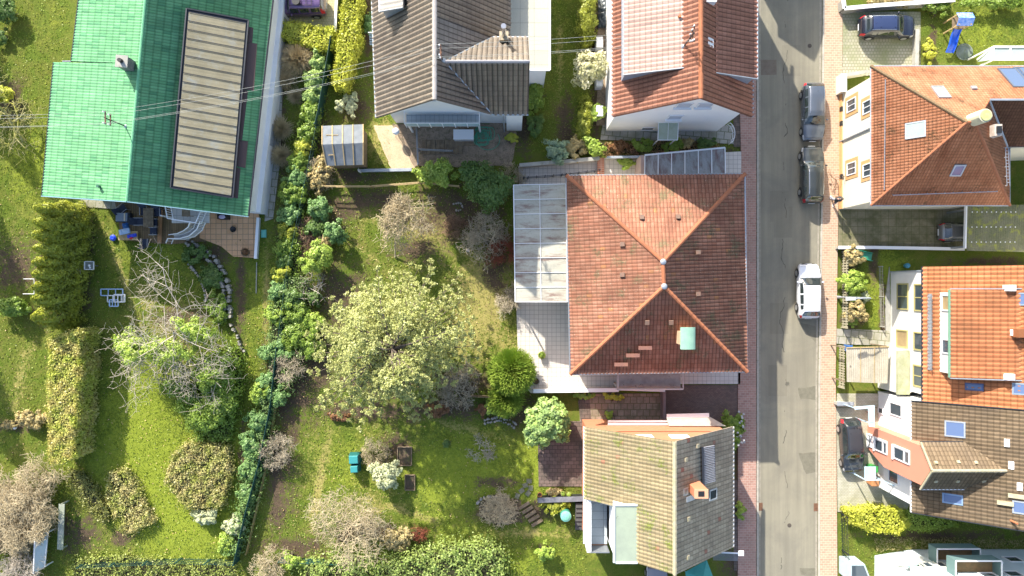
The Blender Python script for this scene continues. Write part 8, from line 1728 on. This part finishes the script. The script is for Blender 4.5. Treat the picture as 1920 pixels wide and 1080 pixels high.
ys = [392, 418, 440, 466, 492, 514, 538, 560, 594]; od = ['topmost', 'second', 'third', 'fourth', 'middle', 'sixth', 'seventh', 'eighth', 'lowest']
for i, y in enumerate(ys): thuja('%s olive green thuja of the conifer row left of the lawn' % od[i], (152 - i * 2.5 + (i % 2) * 5, 540 + (y - 540) * .92), 1.05 + .1 * (i % 3), 5.3 - .12 * i + .3 * (i % 2), 70 + i, 'thuja row left of the lawn')
for i, (x, y) in enumerate(((118, 408), (118, 442), (110, 560))): thuja('%s thuja in the second row behind the conifer row' % ('uppermost', 'second', 'lowest')[i], (x + 18, y), .9, 3.6, 90 + i, 'thujas behind the conifer row')
# clipped hedges
hedge('hedge', 'long clipped hedge with yellow and pinkish leaves left of the bright lawn', 'hedge', [(92, 632), (148, 622), (146, 700), (140, 790), (133, 862), (92, 868), (88, 760)], 2.6, L_HEDGEP, 1, .07, 380)
hedge('hedge', 'thick clipped yellow green hedge below the purple car', 'hedge', [(514, 38), (626, 52), (624, 88), (600, 92), (540, 75), (516, 62)], 1.35, L_YEL, 2, .08, 260)
hedge('hedge', 'tall yellow green hedge from the top edge down to the felt shed', 'hedge', [(647, -40), (673, -40), (670, 60), (655, 130), (645, 165), (625, 160), (633, 80), (640, 30)], 1.8, L_YEL, 3, .08, 240)
hedge('hedge', 'yellow green hedge beside the lower driveway on the right', 'hedge', [(1588, 958), (1690, 956), (1708, 985), (1690, 1000), (1640, 998), (1600, 985)], 1.2, L_YEL, 4, .08, 280)
hedge('hedge', 'darker end of the hedge under the brown tiled roof', 'hedge', [(1700, 962), (1760, 975), (1800, 985), (1780, 992), (1710, 995)], .9, L_LIME, 5, .07, 240)
hedge('hedge', 'clipped light green hedge at the bottom of the middle garden', 'hedge', [(770, 1042), (850, 1030), (930, 1028), (945, 1045), (944, 1120), (700, 1120), (690, 1070)], 1.3, leafmat('leaf_bottom', (.12, .19, .04), (.27, .34, .12), .35, (.2, .25, .07)), 6, .085, 200, soft=.4)
hedge('hedge', 'light green hedge below the bare shrub tree', 'hedge', [(570, 1058), (640, 1050), (700, 1060), (700, 1120), (560, 1120)], 1.1, MATS['leaf_bottom'], 7, .085, 180, soft=.4)
hedge('clipped_shrub', 'trapezoid clipped shrub bed in the lower left lawn, dry on its right', 'hedge', [(205, 885), (238, 882), (288, 980), (240, 1000), (222, 990), (195, 930)], .55, leafmat('leaf_mixed', (.14, .18, .03), (.24, .26, .07), .3, (.34, .3, .13)), 8, .07, 300, soft=.18)
hedge('clipped_shrub', 'large clipped mixed shrub block right of the bright lawn', 'hedge', [(325, 850), (350, 832), (425, 838), (432, 880), (415, 950), (350, 955), (308, 905), (312, 880)], .85, leafmat('leaf_mixed2', (.13, .17, .035), (.24, .25, .07), .3, (.32, .28, .12)), 9, .07, 300, soft=.2)
hedge('clipped_shrub', 'dull clipped strip along the left side of the trapezoid bed', 'hedge', [(122, 880), (150, 884), (205, 960), (195, 985), (165, 960), (125, 910)], .6, leafmat('leaf_dull', (.1, .12, .03), (.18, .19, .06), .2), 10, .06, 260, soft=.18)
hedge('groundcover_bed', 'low light green groundcover strip along the bottom of the bright lawn', 'groundcover', [(130, 1050), (230, 1040), (340, 1058), (440, 1052), (450, 1120), (130, 1120)], .35, leafmat('leaf_ground', (.15, .2, .04), (.26, .3, .09), .3), 11, .07, 160, soft=.25)
shrub('shrub', 'small beige grey shrub just below the large clipped block', 'shrub', (385, 968), 1.3, .8, L_GREY, 501, ry=.7)
shrub('shrub', 'light dry tuft hedge at the bottom left of the lawn', 'shrub', (300, 905), .01, .01, L_GREY, 502) if False else None
hedge('flower_bed', 'long low planted bed between the red house path and the terrace wall', 'flower bed', [(1135, 266), (1345, 266), (1350, 276), (1200, 290), (1135, 290)], .3, leafmat('leaf_bed', (.08, .11, .03), (.2, .15, .07), .2, (.24, .13, .07)), 12, .06, 220, soft=.1)
hedge('ivy_bank', 'dark ivy bank between garden lawn and dry wall below the wide tree', 'groundcover', [(378, 668), (445, 650), (455, 700), (440, 790), (430, 828), (370, 826), (350, 760)], .5, L_MID, 13, .08, 200, soft=.3)
hedge('hedge', 'narrow tall olive hedge left of the tarpaulin heap', 'hedge', [(1095, -40), (1113, -40), (1112, 75), (1094, 80)], 1.5, L_THUJA, 14, .07, 260)
hedge('hedge', 'narrow olive hedge from the blossoming shrub down to the terrace', 'hedge', [(1092, 180), (1104, 180), (1100, 262), (1086, 262)], 1.1, L_THUJA, 15, .07, 260)
hedge('groundcover_bed', 'rough low growth between the hedge and the pale corner house', 'groundcover', [(1640, 1010), (1920, 1014), (1960, 1020), (1960, 1028), (1700, 1030), (1645, 1036)], .2, leafmat('leaf_rough', (.12, .13, .05), (.25, .22, .11), .2), 16, .05, 160, soft=.08)
# small weeds and low plants on bare soil: uncountable
def undergrowth():
    r = rng(31); n = 60000; x = r.uniform(-40, 17, n); y = r.uniform(-22.5, 22, n); ix = np.clip(np.searchsorted(GX, x), 0, len(GX) - 1); iy = np.clip(np.searchsorted(GY, y), 0, len(GY) - 1)
    cl = np.sin(x * 1.7) * np.cos(y * 2.1) + np.sin(x * .7 + 2) * np.sin(y * .9) + r.normal(size=n) * .5
    ok = (SOILMASK[iy, ix] > .25) & (cl > .1); px, py = 960 + x * 24, 540 - y * 24
    for x0, y0, x1, y1 in [(1085, 330, 1400, 700), (1085, 720, 1392, 1080), (968, 290, 1400, 737), (1008, 735, 1100, 912), (690, 0, 995, 240), (500, 0, 632, 60), (100, 0, 505, 370), (215, 370, 480, 450), (1120, 0, 1420, 268)]: ok &= ~((px > x0) & (px < x1) & (py > y0) & (py < y1))
    x, y = x[ok], y[ok]; n = len(x); C = np.column_stack([x, y, r.rand(n) * .12]); N = r.normal(size=(n, 3)); N[:, 2] += .8; V_, F_ = leaf_quads(C, N, .03 + .05 * r.rand(n), r, .5)
    stuff(mk('undergrowth', V_, F_, leafmat('leaf_weeds', (.07, .10, .025), (.17, .15, .06), .25, (.13, .15, .04)), origin=(0, 0, 0)), 'low weeds and dead leaves over the bare soil of the gardens', 'undergrowth')
    n = 9000; x = r.uniform(-42, 42, n); y = r.uniform(-23, 23, n); C = np.column_stack([x, y, .015 + r.rand(n) * .02]); px, py = 960 + x * 24, 540 - y * 24
    ok = (px < 1000) & (py > 330) & (r.rand(n) < .7); C = C[ok]; N = r.normal(size=(len(C), 3)) * .3; N[:, 2] += 1
    V_, F_ = leaf_quads(C, N, .03 + .03 * r.rand(len(C)), r, .7); stuff(mk('fallen_leaves', V_, F_, leafmat('leaf_fallen', (.25, .14, .07), (.45, .32, .2), .1), origin=(0, 0, 0)), 'scattered fallen leaves on lawn and soil', 'leaves')
undergrowth()

for i, (x, y, h_) in enumerate(((-95, 330, 8.5), (-70, 90, 7.0), (-110, 590, 8.0))): thuja('broad conifer just beyond the left edge of the picture, %s' % ('middle one', 'upper one', 'lower one')[i], (x, y), 2.4, h_, 120 + i, 'conifers beyond the left edge', L_MID)

hedge('hedge', 'low mixed hedge foot running under the boundary shrubs, upper part', 'hedge', [(585, 110), (612, 110), (598, 250), (572, 380), (560, 520), (512, 520), (530, 380), (556, 250)], .55, L_MID, 21, .07, 150, soft=.3)
hedge('hedge', 'low mixed hedge foot running under the boundary shrubs, middle part', 'hedge', [(512, 520), (575, 520), (570, 660), (540, 740), (505, 740), (500, 640)], .7, leafmat('leaf_row', (.09, .15, .05), (.17, .25, .09), .35), 22, .07, 170, soft=.35)
hedge('hedge', 'low mixed hedge foot along the left side of the lower green fence', 'hedge', [(490, 740), (516, 745), (498, 860), (470, 960), (446, 1040), (418, 1040), (445, 950), (462, 850)], .8, leafmat('leaf_row2', (.09, .17, .06), (.18, .28, .1), .35), 23, .07, 190, soft=.3)
